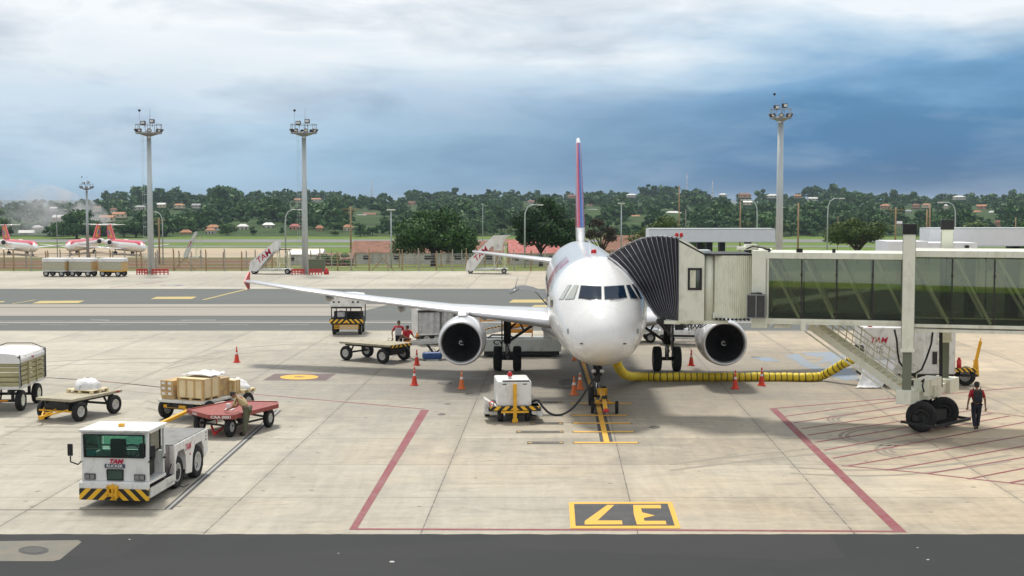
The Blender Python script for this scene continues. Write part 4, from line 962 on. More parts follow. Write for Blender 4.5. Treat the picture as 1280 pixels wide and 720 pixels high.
# service stairs
st = MB(); s0 = W(1012, 407.5, 49.4); s1 = W(1133, 494, 47.5)
off_ = V((.5, .75, 0)); 
for o in (V((0, 0, 0)), off_): st.bar(s0+o, s1+o, .06, .24)
low = V((0, 0, -.22)); st.bar(s0+V((-.3, 0, -.1)), s1+V((-.25, 0, -.16)), .05, .05)
for k in range(17):
    p = s0.lerp(s1, (k+.5)/17); st.add([p+V((-.12, 0, .02)), p+V((.12, 0, .02)), p+off_+V((.12, 0, .02)), p+off_+V((-.12, 0, .02)), p+V((-.12, 0, -.03)), p+V((.12, 0, -.03)), p+off_+V((.12, 0, -.03)), p+off_+V((-.12, 0, -.03))], [(0,1,2,3),(4,5,6,7),(0,1,5,4),(2,3,7,6),(1,2,6,5),(3,0,4,7)])
stair = st.build('staircase', M['cream'], jb, world=True)
mb = MB()
for o in (off_,):
    for h in (.5, .95): mb.tube([s0+o+V((0, 0, h)), s1+o+V((0, 0, h))], .022, 6)
    for k in range(8): p = s0.lerp(s1, k/7)+o; mb.cyl(p, p+V((.12, 0, .95)), .02, n=6)
for h in (.5, .95): mb.tube([s0+V((.7, 0, h-.4)), s1+V((-.1, 0, h+.05))], .018, 6)
for k in range(2, 8): p = s0.lerp(s1, k/7); mb.cyl(p, p+V((.12, 0, .95)), .016, n=6)
mb.build('handrail', M['cream_trim'], stair, world=True)
# ================================================================== AIR HOSE
hp = [(770.5, 447, 53.6), (771.5, 455, 54.2), (775, 462, 55.2), (783, 469, 57.3), (800, 471, None), (830, 471.3, None), (860, 471, None), (900, 471, None), (940, 471, None), (980, 471, None), (1010, 471.5, None), (1027, 470, 60), (1040, 463, 59.6), (1052, 456, 59.3), (1061, 452, 59), (1072, 445, 59), (1083, 439, 59)]
pts = [G(x, y, .19) if Y is None else at(x, y, Y) for x, y, Y in hp]
def smooth(pts, m=12):
    out = []
    for i in range(len(pts)-1):
        p0, p1, p2, p3 = pts[max(i-1, 0)], pts[i], pts[i+1], pts[min(i+2, len(pts)-1)]
        for k in range(m):
            t_ = k/m; out.append(.5*((2*p1)+(p2-p0)*t_+(2*p0-5*p1+4*p2-p3)*t_*t_+(3*p1-p0-3*p2+p3)*t_**3))
    return out+[pts[-1]]
def resample(pts, step):
    out = [pts[0]]; acc = 0
    for a, b_ in zip(pts, pts[1:]):
        L = (b_-a).length; d = step-acc
        while d < L: out.append(a.lerp(b_, d/L)); d += step
        acc = (acc+L) % step
    return out
hp_ = resample(smooth(pts), .045)
hp_ = [p+V((0, .05*noise.noise(p*.7), .03*noise.noise(p*1.3))) for p in hp_]
rr = [.2*(1+.05*noise.noise(V((k*.06, 0, 0))))*(1-.12*abs(((k % 6)-3)/3)**3) for k in range(len(hp_))]
hs = MB().tube(hp_, rr, 14, mi=lambda k: 1 if k % 6 == 5 else 0).build('air_hose', [M['hose_yellow'], M['black']], fix=False)
tag(hs, 'thick ribbed yellow air hose lying across the apron to the airliner', 'hose')
# ================================================================== AIR-CONDITIONING TRAILER
ac = thing('air_conditioning_trailer', (17.4, 58.4, 0), R(-3), 'tall white air-conditioning trailer parked behind the jet bridge stairs', 'trailer')
hs_ = MB().box(-2.0, 1.95, 0, 2.2, .5, 2.55).build('housing', M['white_paint'], ac, bevel=.05)
MB().box(-.62, .55, -.02, .0, .7, 1.95).build('access_door', M['dirty_white'], hs_, bevel=.006)
MB().box(.95, 1.15, -.03, .0, .95, 1.5).build('control_panel', M['dark_metal'], hs_)
MB().box(1.22, 1.36, -.02, .0, 1.05, 1.17).build('yellow_plate', M['beacon_amber'], hs_)
MB().box(1.26, 1.38, -.02, .0, 2.05, 2.17).build('blue_plate', pm('sky plate', (.08, .4, .7)), hs_)
lettering('TAM', .36, lambda x, y: (-1.4+x, -.012, 1.98+y), M['logo_red'], hs_, .3, .006)
lettering('AC', .22, lambda x, y: (-1.33+x, -.012, 1.66+y), M['dark_metal'], hs_)
lettering('112', .2, lambda x, y: (-1.33+x, -.012, 1.47+y), M['dark_metal'], hs_)
lettering('LD', .34, lambda x, y: (-.05+x, -.012, 2.28+y), pm('navy letters', (.01, .02, .1)), hs_, 0, .012)
MB().box(-1.9, 1.9, .1, 2.1, .3, .5).bar((1.9, .9, .4), (2.9, .9, .38), .2, .12).box(2.2, 2.9, -.1, .7, .42, .5).build('chassis', M['black'], ac)
MB().box(1.96, 2.85, -.05, .05, .62, .8).build('bumper_bar', M['hazard_fine'], ac)
MB().lathe([(.1, 0), (.1, .1), (.07, .17), (0, .2)], (-1.7, .3, 2.55), (0, 0, 1), 12).build('beacon', M['beacon_red'], ac)
for x, y in ((-1.2, .1), (-1.2, 2.05), (2.45, .2), (1.6, 2.05)): wheel(ac, (x, y, .42), .42, .28, ax=(0, 1, 0) if x < 0 else (.5, 1, 0))
MB().bar((2.75, .2, .45), (3.05, .15, 1.95), .13, .07).bar((2.9, .1, .4), (2.9, .3, 1.1), .2, .06).cyl((3.02, .15, 1.85), (3.06, .15, 2.1), .03, n=8).build('draw_bar', M['yellow'], ac)
MB().cyl((2.1, 0, .8), (2.1, 0, 1.15), .1, n=12).cyl((2.1, 0, 1.15), (2.1, 0, 1.25), .06, n=10).build('fire_extinguisher', M['red'], ac)
MB().lathe([(.2, 0), (.2, .3), (.24, .3), (.24, .38), (.2, .38)], (-1.95, .25, 1.55), (-1, -.2, 0), 16).build('hose_socket', M['dark_metal'], ac)
# white cloth hanging from the trailer down to the ground
mb = MB(); vs = []; n = 14
for j in range(n+1):
    for i in range(n+1):
        a, b_ = i/n, j/n
        x = lerp(-2.05, -3.0, b_**1.4*(.6+.4*a))+a*(1.5-b_*.2); z = max(.03, lerp(1.15, .03, min(1, b_*1.25)))+.05*noise.noise(V((a*5, b_*5, 1)))
        vs.append((x, -.15-.9*b_-.05*noise.noise(V((a*9, b_*3, 2))), max(z, .03)))
mb.add(vs, [(j*(n+1)+i, j*(n+1)+i+1, (j+1)*(n+1)+i+1, (j+1)*(n+1)+i) for j in range(n) for i in range(n)], 0, True)
o = mb.build('skirt', M['tarp'], ac, fix=False)
o.modifiers.new('solid', 'SOLIDIFY').thickness = .02
# ================================================================== TRAFFIC CONES
def cone(px, py, col, label, h=.72, rot=0, cap='red'):
    p = G(px, py); r = thing('traffic_cone', (p.x, p.y, 0), R(rot), label, 'traffic cone', 'traffic cones round the airliner')
    m = M['cone_red'] if col == 'red' else M['cone_orange']; k = h/.72
    MB().lathe([(.15*k, .03), (.125*k, .1*k), (.105*k, .22*k), (.072*k, .42*k), (.055*k, .52*k), (.035*k, .66*k), (.03*k, .72*k), (0, .72*k)], (0, 0, 0), (0, 0, 1), 20, mis=[0, 0, 0, 1 if col != 'plain' else 0, 0, 1 if 1 else 0, 0]).build('cone_body', [m, M['label_white']], r)
    MB().prism([(.2*k*cos(a+pi/8), .2*k*sin(a+pi/8)) for a in np.linspace(0, 2*pi, 9)[:-1]], 0, .035).build('base', m, r, bevel=.01)
    if cap == 'red': MB().lathe([(.034*k, .68*k), (.036*k, .75*k), (.02*k, .8*k), (0, .8*k)], (0, 0, 0), (0, 0, 1), 12).build('cap', m, r)
for a in ((296, 453, 'red', 'red and white traffic cone standing alone on the left of the apron'), (518, 481.5, 'red', 'red cone in front of the left engine, nearer of the pair'),
          (521, 456.5, 'red', 'red cone by the flat trolley, behind another red cone', .7), (577, 486, 'orange', 'orange and white cone below the left engine'),
          (717.5, 493.5, 'orange', 'orange cone with white top left of the nose gear'), (725, 486.5, 'orange', 'dull orange cone just behind the white-topped cone by the nose gear', .72, 0, ''),
          (718, 450.5, 'orange', 'orange cone half hidden under the airliner belly, left', .5, 0, ''), (731, 454, 'red', 'red cone under the nose on the painted lead-in line', .5, 0, ''),
          (864, 457, 'red', 'red cone between the right main wheels and the right engine'), (919, 486, 'red', 'red and white cone in front of the yellow hose, left one'), (952, 482, 'red', 'red and white cone in front of the yellow hose, right one')): cone(*a)
# ================================================================== GROUND POWER UNIT
gp = thing('ground_power_unit', (.1, 48.55, 0), R(5), 'white ground power unit on a black chassis left of the nose gear', 'ground power unit')
gb = MB().box(-.62, .62, .05, 1.9, .58, 1.5).build('cabinet', M['white_paint'], gp, bevel=.05)
MB().box(-.44, .56, .06, .34, 1.475, 1.508).build('louvre', M['ac_grey'], gb)
for z in (1.38,): MB().box(-.45, -.3, .035, .05, z, z+.03).box(.3, .45, .035, .05, z, z+.03).build('latch', M['black'], gb)
MB().box(-.95, .95, -.05, 1.95, .42, .56).box(-.3, .35, .05, 1.8, .2, .42).build('chassis', M['black'], gp)
MB().box(-.9, .9, -.09, -.055, .46, .6).build('front_bar', M['hazard'], gp)
for sg in (-1, 1):
    MB().prism([(sg*.62, .3), (sg*1.0, .2), (sg*1.05, .3), (sg*.98, .56), (sg*.62, .56)] if sg > 0 else [(sg*.62, .3), (sg*.62, .56), (sg*1.08, .85), (sg*1.08, .3)], -.03 if sg > 0 else .1, .9, 'xz').build('fender', M['dirty_white'], gp, bevel=.01)
MB().bar((0, -.1, .12), (0, -.06, 1.42), .13, .07).bar((-.5, -.1, .4), (.5, -.1, .4), .06, .07).box(-.1, .1, -.16, -.06, .02, .16).build('draw_bar', M['yellow'], gp)
MB().cyl((-.1, .9, 1.5), (-.1, .9, 1.58), .06, n=12).build('beacon_mount', M['label_white'], gp)
MB().lathe([(.09, 0), (.09, .1), (.06, .16), (0, .18)], (-.1, .9, 1.58), (0, 0, 1), 14).build('beacon', M['beacon_red'], gp)
MB().lathe([(.07, -.05), (.1, 0), (.07, .05)], (-.85, -.12, .72), (0, 1, 0), 12).build('lamp', M['beacon_red'], gp)
for x, y in ((-.5, .3), (.5, .3), (-.9, 1.6), (.85, 1.6)): wheel(gp, (x, y, .28), .28, .2, rim=.5)
cb = smooth([at(664, 503, 48.9), at(672, 500, 48.8), at(678, 508, 48.7), at(688, 517, 48.6), at(700, 518.5, 48.6), at(712, 513, 48.8), at(724, 501, 49.5), at(733, 488, 50.5), at(740, 478, 51.6), at(746, 470, 52.3)], 6)
tag(MB().tube(cb, .045, 8).build('power_cable', M['black'], fix=False), 'black power cable sagging from the ground power unit to the nose gear', 'cable')
# ================================================================== THE WHITE TUG
tg = thing('pushback_tug', (-10.45, 34.85, 0), -math.atan(.1), 'white pushback tug with glazed cab and striped front bumper', 'tug')
HW = .93
bd = MB().box(-HW+.02, HW-.02, .12, .2, .68, 1.28).box(-HW+.02, -HW+.08, .2, 1.3, .6, 1.25).box(-HW, HW, .02, 1.35, .6, .68).box(-HW+.05, HW-.05, 1.3, 1.38, .68, 1.3).build('cab_body', M['white_paint'], tg, bevel=.015)
MB().box(-HW-.01, HW+.01, -.03, .12, .5, .66).build('front_ledge', M['white_paint'], tg, bevel=.02)
MB().box(-HW, HW, -.035, .1, .2, .5).build('bumper', M['hazard'], tg, bevel=.01)
MB().box(-HW+.1, HW-.1, .1, 4.7, .22, .5).build('underframe', M['black'], tg)
cf = MB()
for x in (-HW+.05, HW-.05): cf.bar((x, .13, 1.2), (x, .17, 1.98), .08, .07).bar((x, 1.33, 1.2), (x, 1.33, 1.98), .07, .09)
cf.bar((-HW+.02, .13, 1.3), (HW-.02, .13, 1.3), .07, .05).bar((-HW+.02, .165, 1.95), (HW-.02, .165, 1.95), .07, .07).bar((-HW+.02, 1.33, 1.95), (HW-.02, 1.33, 1.95), .07, .07).bar((-HW+.02, 1.33, 1.42), (HW-.02, 1.33, 1.42), .06, .06)
cf.bar((-HW+.05, .15, 1.95), (-HW+.05, 1.33, 1.95), .06, .06).bar((HW-.05, .15, 1.95), (HW-.05, 1.33, 1.95), .06, .06).bar((-HW+.05, .15, 1.25), (-HW+.05, 1.33, 1.25), .05, .05)
cf.build('cab_frame', M['white_paint'], tg, bevel=.012)
MB().box(-HW-.03, HW+.03, .03, 1.45, 1.985, 2.05).build('roof', M['white_paint'], tg, bevel=.03)
def rring(x0, x1, z0, z1, w_, y0, y1):
    mb = MB(); mb.box(x0, x1, y0, y1, z0, z0+w_).box(x0, x1, y0, y1, z1-w_, z1).box(x0, x0+w_, y0, y1, z0+w_, z1-w_).box(x1-w_, x1, y0, y1, z0+w_, z1-w_); return mb
ws_ = rring(-HW+.09, HW-.12, 1.3, 1.925, .035, .08, .12).build('windscreen_seal', M['black'], tg, bevel=.01)
MB().box(-HW+.11, HW-.14, .095, .105, 1.32, 1.905).build('windscreen', M['cab_glass'], tg)
MB().box(-HW+.14, HW-.14, 1.30, 1.31, 1.45, 1.92).build('rear_window', M['cab_glass'], tg)
MB().box(HW-.03, HW-.02, .25, .95, 1.45, 1.92).build('side_window', M['cab_glass'], tg)
MB().box(-HW+.03, -HW+.04, .2, 1.28, 1.3, 1.92).build('side_window', M['cab_glass'], tg)
rring(.0, .7, 1.42, 1.94, .03, 0, .03)
sf = MB(); sf.box(HW-.045, HW-.0, .2, .24, 1.4, 1.95).box(HW-.045, HW-.0, .95, 1.0, 1.4, 1.95).box(HW-.045, HW, .24, .95, 1.4, 1.44).build('window_frame', M['black'], tg)
st_ = MB().box(-.55, -.1, .75, 1.15, .7, 1.1).box(-.55, -.1, 1.12, 1.22, 1.05, 1.62).build('seat', M['black'], tg, bevel=.05)
MB().box(.25, .7, .75, 1.15, .7, 1.1).box(.25, .7, 1.12, 1.22, 1.05, 1.5).build('seat', M['black'], tg, bevel=.05)
MB().box(-HW+.1, HW-.1, .2, .45, 1.05, 1.28).build('dashboard', M['black'], tg, bevel=.04)
mb = MB(); mb.tube([(.28+.2*cos(a), .56+.06*sin(a), 1.42+.15*sin(a)) for a in np.linspace(0, 2*pi, 22)], .016, 6, caps=False).cyl((.28, .56, 1.42), (.28, .4, 1.2), .02, n=6).bar((.1, .56, 1.42), (.46, .56, 1.42), .02, .02)
mb.build('steering_wheel', M['black'], tg)
MB().box(-.78, -.5, .115, .12, 1.34, 1.5).build('permit', pm('teal card', (.05, .35, .4)), tg)
lettering('TAM', .15, lambda x, y: (.03+x*1.2, .09, 1.205+y), M['logo_red'], tg, .3, .008)
np_ = MB().box(-.27, .27, .085, .125, 1.035, 1.135).build('name_plate', pm('slate plate', (.03, .05, .08)), tg)
lettering('RUCKER', .105, lambda x, y: (x*1.12, .082, 1.085+y), M['label_white'], np_, 0, .002)
gw = rring(-.22, .23, .7, 1.0, .03, .09, .125).build('grille_frame', M['black'], tg, bevel=.01)
MB().box(-.2, .21, .105, .115, .72, .98).build('pane', dark_glass('lower window', (.05, .09, .07)), gw)
for x in (-.68, .67):
    hl = MB().box(x-.15, x+.15, .08, .12, .715, .875).build('headlight', M['dark_metal'], tg, bevel=.01)
    MB().box(x-.13, x-.01, .07, .08, .735, .855).box(x+.01, x+.13, .07, .08, .735, .855).build('lens', dark_glass('lamp lens', (.25, .25, .24), .1), hl)
hk = MB().box(-.14, .14, -.14, -.03, .32, .41).box(-.14, .14, -.14, -.03, .52, .6).box(-.14, -.07, -.14, -.03, .32, .6).box(.08, .15, -.16, -.03, .27, .6).cyl((.02, -.12, .26), (.02, -.12, .66), .035, n=10).build('tow_hitch', M['yellow'], tg, bevel=.012)
MB().box(-.07, .07, .55, .68, 2.05, 2.13).build('beacon', M['beacon_amber'], tg, bevel=.01)
for sg in (-1, 1):
    x = sg*(HW+.22); mb = MB(); mb.tube([(sg*(HW-.02), .14, 1.2), (sg*(HW+.05), .05, 1.12), (x, -.02, 1.2), (x, -.02, 1.35)] if sg < 0 else [(HW-.02, .14, 1.2), (HW+.08, .03, 1.26), (x-.06, -.02, 1.32), (x-.06, -.02, 1.4)], .022, 6)
    ma = mb.build('mirror_arm', M['black'], tg); xx = x if sg < 0 else x-.06
    MB().box(xx-.07, xx+.07, -.06, .0, 1.36, 1.68).build('mirror', M['black'], ma, bevel=.02)
MB().tube([(.3, .1, 1.31), (.15, .06, 1.33), (-.1, .07, 1.33)], .012, 5).build('wiper', M['black'], tg)
# step, extinguisher, cables
MB().box(-.2, HW, 1.38, 2.02, .3, .36).box(HW-.03, HW, .12, 2.02, .24, .5).build('step', M['dirty_white'], tg)
MB().box(-HW+.02, HW-.16, 1.98, 2.03, .36, 1.27).build('front_bulkhead', M['grey_metal'], tg)
MB().cyl((HW-.2, 1.5, .62), (HW-.2, 1.5, .98), .07, n=14).cyl((HW-.2, 1.5, .98), (HW-.2, 1.5, 1.06), .03, n=8).box(HW-.235, HW-.165, 1.42, 1.44, .72, .86).build('fire_extinguisher', M['red'], tg)
MB().tube([(.75, 1.4, .9), (.8, 1.45, .5), (.6, 1.6, .4), (.75, 1.9, .45), (.85, 1.98, .8)], .018, 6).tube([(.7, 1.95, .35), (.95, 2.1, .18), (1.1, 2.2, .1), (1.15, 2.5, .12)], .015, 5).build('loose_cable', M['black'], tg)
MB().box(HW-.03, HW+.02, 1.2, 1.32, 1.1, 1.14).build('door_handle', M['black'], tg)
out_ = [(2.03, .3), (2.03, 1.3), (4.85, 1.3), (4.85, .62), (4.5, .5), (4.48, .8), (4.3, 1.03), (3.75, 1.03), (3.52, .78), (3.42, .28), (2.95, .33), (2.93, .85), (2.78, 1.08), (2.3, 1.08), (2.12, .85), (2.08, .3)]
rb = MB(); 
for sg in (-1, 1): rb.prism(out_, sg*HW, sg*(HW-.04), 'yz')
rb.box(-.5, .5, 2.05, 4.8, .4, 1.29).box(-HW+.04, HW-.04, 4.75, 4.82, .6, 1.29)
for y in (2.06, 2.95, 3.45, 4.5): rb.box(.5, HW-.04, y, y+.03, .45, 1.29).box(-HW+.04, -.5, y, y+.03, .45, 1.29)
rbo = rb.build('rear_body', M['white_paint'], tg)
MB().box(-HW+.05, HW-.05, 2.04, 4.8, 1.3, 1.315).build('deck_plate', pm('worn steel deck', (.2, .2, .195), .6, .3, .25, 2, .1, 9, ((.08, .08, .08), .6, 1.6)), rbo)
lettering('TAM', .26, lambda x, y: (HW+.006, 3.1+x*.95, 1.06+y), M['logo_red'], rbo, .3, .008)
for k in range(3): MB().box(HW, HW+.006, 4.62, 4.74, 1.18-.1*k, 1.24-.1*k).build('notice', M['grey_metal'], rbo)
MB().box(HW, HW+.012, 3.25, 3.3, .8, .86).build('reflector', M['beacon_red'], rbo)
for sg in (-1, 1):
    wheel(tg, (sg*(HW-.2), 2.52, .45), .45, .26, rim=.6); wheel(tg, (sg*(HW-.14), 4.02, .47), .47, .28, rim=.62)
# ================================================================== TROLLEYS
def tri_bar(parent, y0, z0, mat=M['yellow'], fold=False):
    mb = MB()
    mb.bar((-.55, y0, z0), (0, y0-.75, z0-.18), .05, .05).bar((.55, y0, z0), (0, y0-.75, z0-.18), .05, .05).bar((-.75, y0-.02, z0-.06), (.75, y0-.02, z0-.06), .05, .05).bar((-.28, y0-.38, z0-.09), (.28, y0-.38, z0-.09), .04, .04).bar((0, y0, z0), (-.03, y0-.72, z0-.18), .04, .04)
    mb.box(-.07, .07, y0-.86, y0-.7, z0-.26, z0-.13); return mb.build('draw_bar', mat, parent)
def flat_trolley(name, loc, rz, W_, L, zd, label, deckm, r=.34, thick=.1, legs=True, edge=None):
    r_ = thing(name, loc, rz, label, 'trolley')
    MB().box(-W_/2, W_/2, -L/2, L/2, zd-thick, zd).build('deck', M[deckm], r_, bevel=.015)
    if edge: 
        for y0, y1, x0, x1 in ((-L/2-.02, -L/2, -W_/2, W_/2), (L/2, L/2+.02, -W_/2, W_/2)): MB().box(x0, x1, y0, y1, zd-thick*1.2, zd-.0).build('edge_strip', M[edge], r_)
        for sg in (-1, 1): MB().box(sg*W_/2, sg*(W_/2+.02), -L/2, L/2, zd-thick*1.2, zd).build('edge_strip', M[edge], r_)
    mb = MB(); 
    for sg in (-1, 1): mb.bar((sg*W_*.28, -L/2+.1, zd-thick-.06), (sg*W_*.28, L/2-.1, zd-thick-.06), .08, .12)
    for y in (-L/2+.45, L/2-.45):
        mb.bar((-W_/2+.05, y, r+.02), (W_/2-.05, y, r+.02), .08, .08)
        for sg in (-1, 1): mb.bar((sg*W_*.28, y-.18, zd-thick-.08), (sg*W_*.3, y, r), .06, .06).bar((sg*W_*.28, y+.18, zd-thick-.08), (sg*W_*.3, y, r), .06, .06)
    mb.box(-W_*.35, W_*.35, -L/2+.15, -L/2+.75, r+.08, zd-thick); mb.build('chassis', M['black'], r_)
    for y in (-L/2+.45, L/2-.45):
        for sg in (-1, 1): wheel(r_, (sg*(W_/2-.02), y, r), r, .2, rim=.55)
    return r_
t1 = flat_trolley('flat_trolley', (-16.2, 50.0, 0), R(-22), 1.62, 2.85, .86, 'grey board trolley with yellow triangle bar and a small white-wrapped pallet', 'deck_wood', .36)
tri_bar(t1, -1.3, .45); nb = MB().box(.62, .82, 1.43, 1.45, .77, .86).build('logo_plate', M['label_white'], t1); 
lettering('TAM', .12, lambda x, y: (.82+.0, 1.15+x, .815+y), M['logo_red'], t1, .3, .003)
def local(root, x, y, z): return root.matrix_basis @ V((x, y, z))
def pallet(mb, x0, x1, y0, y1, z0, h=.13):
    mb.box(x0, x1, y0, y1, z0+h-.03, z0+h)
    for k in range(3):
        y = lerp(y0, y1-.1, k/2); mb.box(x0, x1, y, y+.1, z0, z0+.02)
        for j in range(3): x = lerp(x0, x1-.12, j/2); mb.box(x, x+.12, y, y+.1, z0+.02, z0+h-.03)
def wrapped_load(root, x, y, z, w_, d, h, label, seed=0):
    p = local(root, x, y, z); r_ = thing('wrapped_load', p, root.rotation_euler.z, label, 'pallet load')
    mb = MB(); pallet(mb, -w_/2, w_/2, -d/2, d/2, 0); mb.build('pallet', M['plywood'], r_)
    mb = MB(); n = 20; m = 8; vs = []
    for j in range(m+1):
        t_ = j/m; rr_ = cos(t_*pi/2)**.8 if t_ < 1 else 0
        for i in range(n):
            a = 2*pi*i/n; q = 1+.3*noise.noise(V((cos(a)*2.2+seed, sin(a)*2.2, t_*3)))
            vs.append((w_*.47*rr_*cos(a)*q, d*.47*rr_*sin(a)*q, .13+h*sin(t_*pi/2)**1.15*(1+.3*noise.noise(V((cos(a)*3*rr_, sin(a)*3*rr_+seed, 3))))))
    mb.add(vs, [(j*n+i, j*n+(i+1) % n, (j+1)*n+(i+1) % n, (j+1)*n+i) for j in range(m) for i in range(n)], 0, True); sk = mb.build('plastic_sheet', M['tarp'], r_)
    MB().tube([(cos(a)*w_*.0, lerp(-d/2, d/2, k/8)*.98, .14+h*1.04*sin(pi*k/8)**.5) for k, a in enumerate([0]*9)], .008, 4).build('strap', M['dark_metal'], r_)
    return r_
wrapped_load(t1, .0, .45, .86, 1.2, .95, .38, 'white-wrapped load on a pallet on the left grey trolley', 2)
# crate trolley
t2 = flat_trolley('flat_trolley', (-11.5, 50.3, 0), R(-24), 1.95, 3.3, .76, 'white-edged trolley loaded with crates behind the red trolley', 'dirty_white', .38)
MB().bar((-.5, -1.4, .5), (.2, -1.5, .52), .1, .1).bar((-.9, -1.45, .5), (1.0, -1.45, .5), .07, .12).bar((.9, -1.5, .5), (1.0, -2.5, .56), .3, .1).bar((1.0, -2.4, .56), (1.22, -4.2, .4), .13, .1).build('draw_bar', M['yellow'], t2)
def crate(root, x, y, z, w_, d, h, label, name='wooden_crate', boards=4):
    r_ = thing(name, local(root, x, y, z), root.rotation_euler.z, label, 'crate', 'crates on the loaded trolley')
    MB().box(-w_/2, w_/2, -d/2, d/2, .12, h).build('panel', M['plywood'], r_)
    mb = MB(); pallet(mb, -w_/2, w_/2, -d/2, d/2, 0, .12); mb.build('pallet', M['wood'], r_)
    for k in range(boards):
        xx = lerp(-w_/2+.03, w_/2-.03, k/(boards-1)); MB().box(xx-.035, xx+.035, -d/2-.02, -d/2, .12, h).build('batten', M['wood'], r_)
    for k in range(3):
        yy = lerp(-d/2+.03, d/2-.03, k/2); MB().box(w_/2, w_/2+.02, yy-.035, yy+.035, .12, h).build('batten', M['wood'], r_)
    MB().box(-w_/2, w_/2, -d/2-.025, -d/2, h-.06, h+.01).build('batten', M['wood'], r_)
    return r_
crate(t2, .35, -.95, .76, 1.15, 1.0, .8, 'large pale plywood crate with dark battens on the loaded trolley')
def cartons(root, x, y, z, nx_, ny_, nz_, w_, d, h, group, labels):
    k = 0
    for c_ in range(nz_):
        for b_ in range(ny_):
            for a in range(nx_):
                if labels[k % len(labels)] is None: k += 1; continue
                rr_ = thing('carton', local(root, x+a*(w_+.01), y+b_*(d+.01), z+c_*(h+.003)), root.rotation_euler.z+R(random.uniform(-2, 2)), labels[k % len(labels)], 'carton', group)
                MB().box(-w_/2, w_/2, -d/2, d/2, 0, h).build('box', M['cardboard'] if (a+b_+c_) % 3 else M['wood'], rr_, bevel=.006)
                MB().box(-w_*.3, w_*.2, -d/2-.004, -d/2-.001, h*.25, h*.75).build('paper_label', M['label_white'], rr_); k += 1
L_ = 'brown carton with paper label stacked left of the plywood crate'
tag(MB().box(-.29, .29, -.52, .52, 0, .12).build('pallet', M['wood'], loc=local(t2, -.64, -.97, .76), rz=R(-24), bevel=.01), 'low pallet under the cartons left of the plywood crate', 'pallet')
cartons(t2, -.78, -1.3, .88, 2, 2, 3, .28, .5, .19, 'cartons left of the plywood crate', [L_])
cartons(t2, -.15, -.1, .76, 3, 2, 3, .34, .36, .22, 'cartons behind the plywood crate', ['brown carton stacked behind the plywood crate on the trolley'])
crate(t2, .75, .55, .76, .42, .4, .55, 'tall narrow slatted crate behind the plywood crate', 'slatted_crate', 3)
wrapped_load(t2, .4, 1.22, .76, 1.35, .8, .36, 'white-wrapped pallet load at the far end of the crate trolley', 7)
tp = MB(); n = 10; vs = [(lerp(-.7, .6, i/n), lerp(-.5, .5, j/n), .03+.09*noise.noise(V((i*.5, j*.5, 1)))+.06*sin(pi*i/n)) for j in range(n+1) for i in range(n+1)]
tp.add(vs, [(j*(n+1)+i, j*(n+1)+i+1, (j+1)*(n+1)+i+1, (j+1)*(n+1)+i) for j in range(n) for i in range(n)], 0, True)
o = tp.build('plastic_sheet', M['tarp'], loc=local(t2, .3, -.5, 1.6), rz=R(-24), fix=False); o.modifiers.new('s', 'SOLIDIFY').thickness = .02
tag(o, 'crumpled white plastic sheet lying on top of the plywood crate', 'plastic sheet')
# red trolley
t3 = thing('flat_trolley', (-9.8, 47.1, 0), 0, 'red flatbed trolley with white letters beside the bending man', 'trolley')
dk = [G(234, 512.5, .78), G(261, 519.5, .78), G(292, 520, .78), G(305, 516.5, .78), G(347.5, 506, .78), G(347, 502.5, .78), G(290, 501.5, .78)]
MB().prism([(p.x, p.y) for p in dk], .66, .78).build('deck', M['red_deck'], t3, world=True)
e = MB()
for a, b_ in zip(dk, dk[1:]+dk[:1]): e.bar(V((a.x, a.y, .74)), V((b_.x, b_.y, .74)), .05, .14)
e.build('edge_rail', M['red_deck'], t3, world=True)
fa, fb = dk[1], dk[2]; fd = (fb-fa).normalized(); fn_ = V((fd.y, -fd.x, 0)); mid = (fa+fb)/2
lettering('CAA 0001', .13, lambda x, y: mid+fd*x*1.3+fn_*.03+V((0, 0, -.05+y)), M['label_white'], t3, 0, .003, world=True)
fa, fb = dk[0], dk[1]; fd2 = (fb-fa).normalized(); fn2 = V((fd2.y, -fd2.x, 0)); mid2 = fa.lerp(fb, .38)
lettering('CAA', .13, lambda x, y: mid2+fd2*x*1.3+fn2*.03+V((0, 0, -.05+y)), M['label_white'], t3, 0, .003, world=True)
wp = [G(250, 541), G(288, 546), G(336, 534), V((-9.9, 48.6, 0))]
mb = MB()
for p in wp:
    q = V((p.x, p.y, .36)); mb.bar(q, q+V((-.15, .15, .32)), .05, .05).bar(q, q+V((-.3, .1, .3)), .04, .05)
for a, b_ in ((0, 1), (2, 3), (1, 2), (0, 3)): mb.bar(wp[a]+V((0, 0, .36)), wp[b_]+V((0, 0, .36)), .06, .06)
mb.build('chassis', M['black'], t3, world=True)
for p in wp: wheel(t3, (p.x, p.y, .34), .34, .18, ax=(1, -.25, 0), rim=.5, world=True)
MB().bar(V((-10.4, 46.1, .3)), V((-10.1, 45.2, .15)), .06, .06).bar(V((-9.9, 46.1, .3)), V((-10.1, 45.2, .15)), .06, .06).bar(V((-10.2, 46.0, .36)), V((-10.2, 46, .66)), .04, .04).build('draw_bar', M['red'], t3, world=True)
pp = G(287, 512, .79)
tag(MB().add([(-.16, -.1, 0), (.1, -.14, .0), (.16, .08, .02), (-.1, .12, .09), (-.14, -.08, .012), (.1, -.12, .012), (.15, .07, .03), (-.09, .11, .1)], [(0,1,2,3),(7,6,5,4),(0,4,5,1),(1,5,6,2),(2,6,7,3),(3,7,4,0)]).box(-.12, .02, -.02, .1, .02, .2).build('paper_sheaf', M['label_white'], loc=pp), 'white papers on the red trolley under the man\'s hands', 'papers')
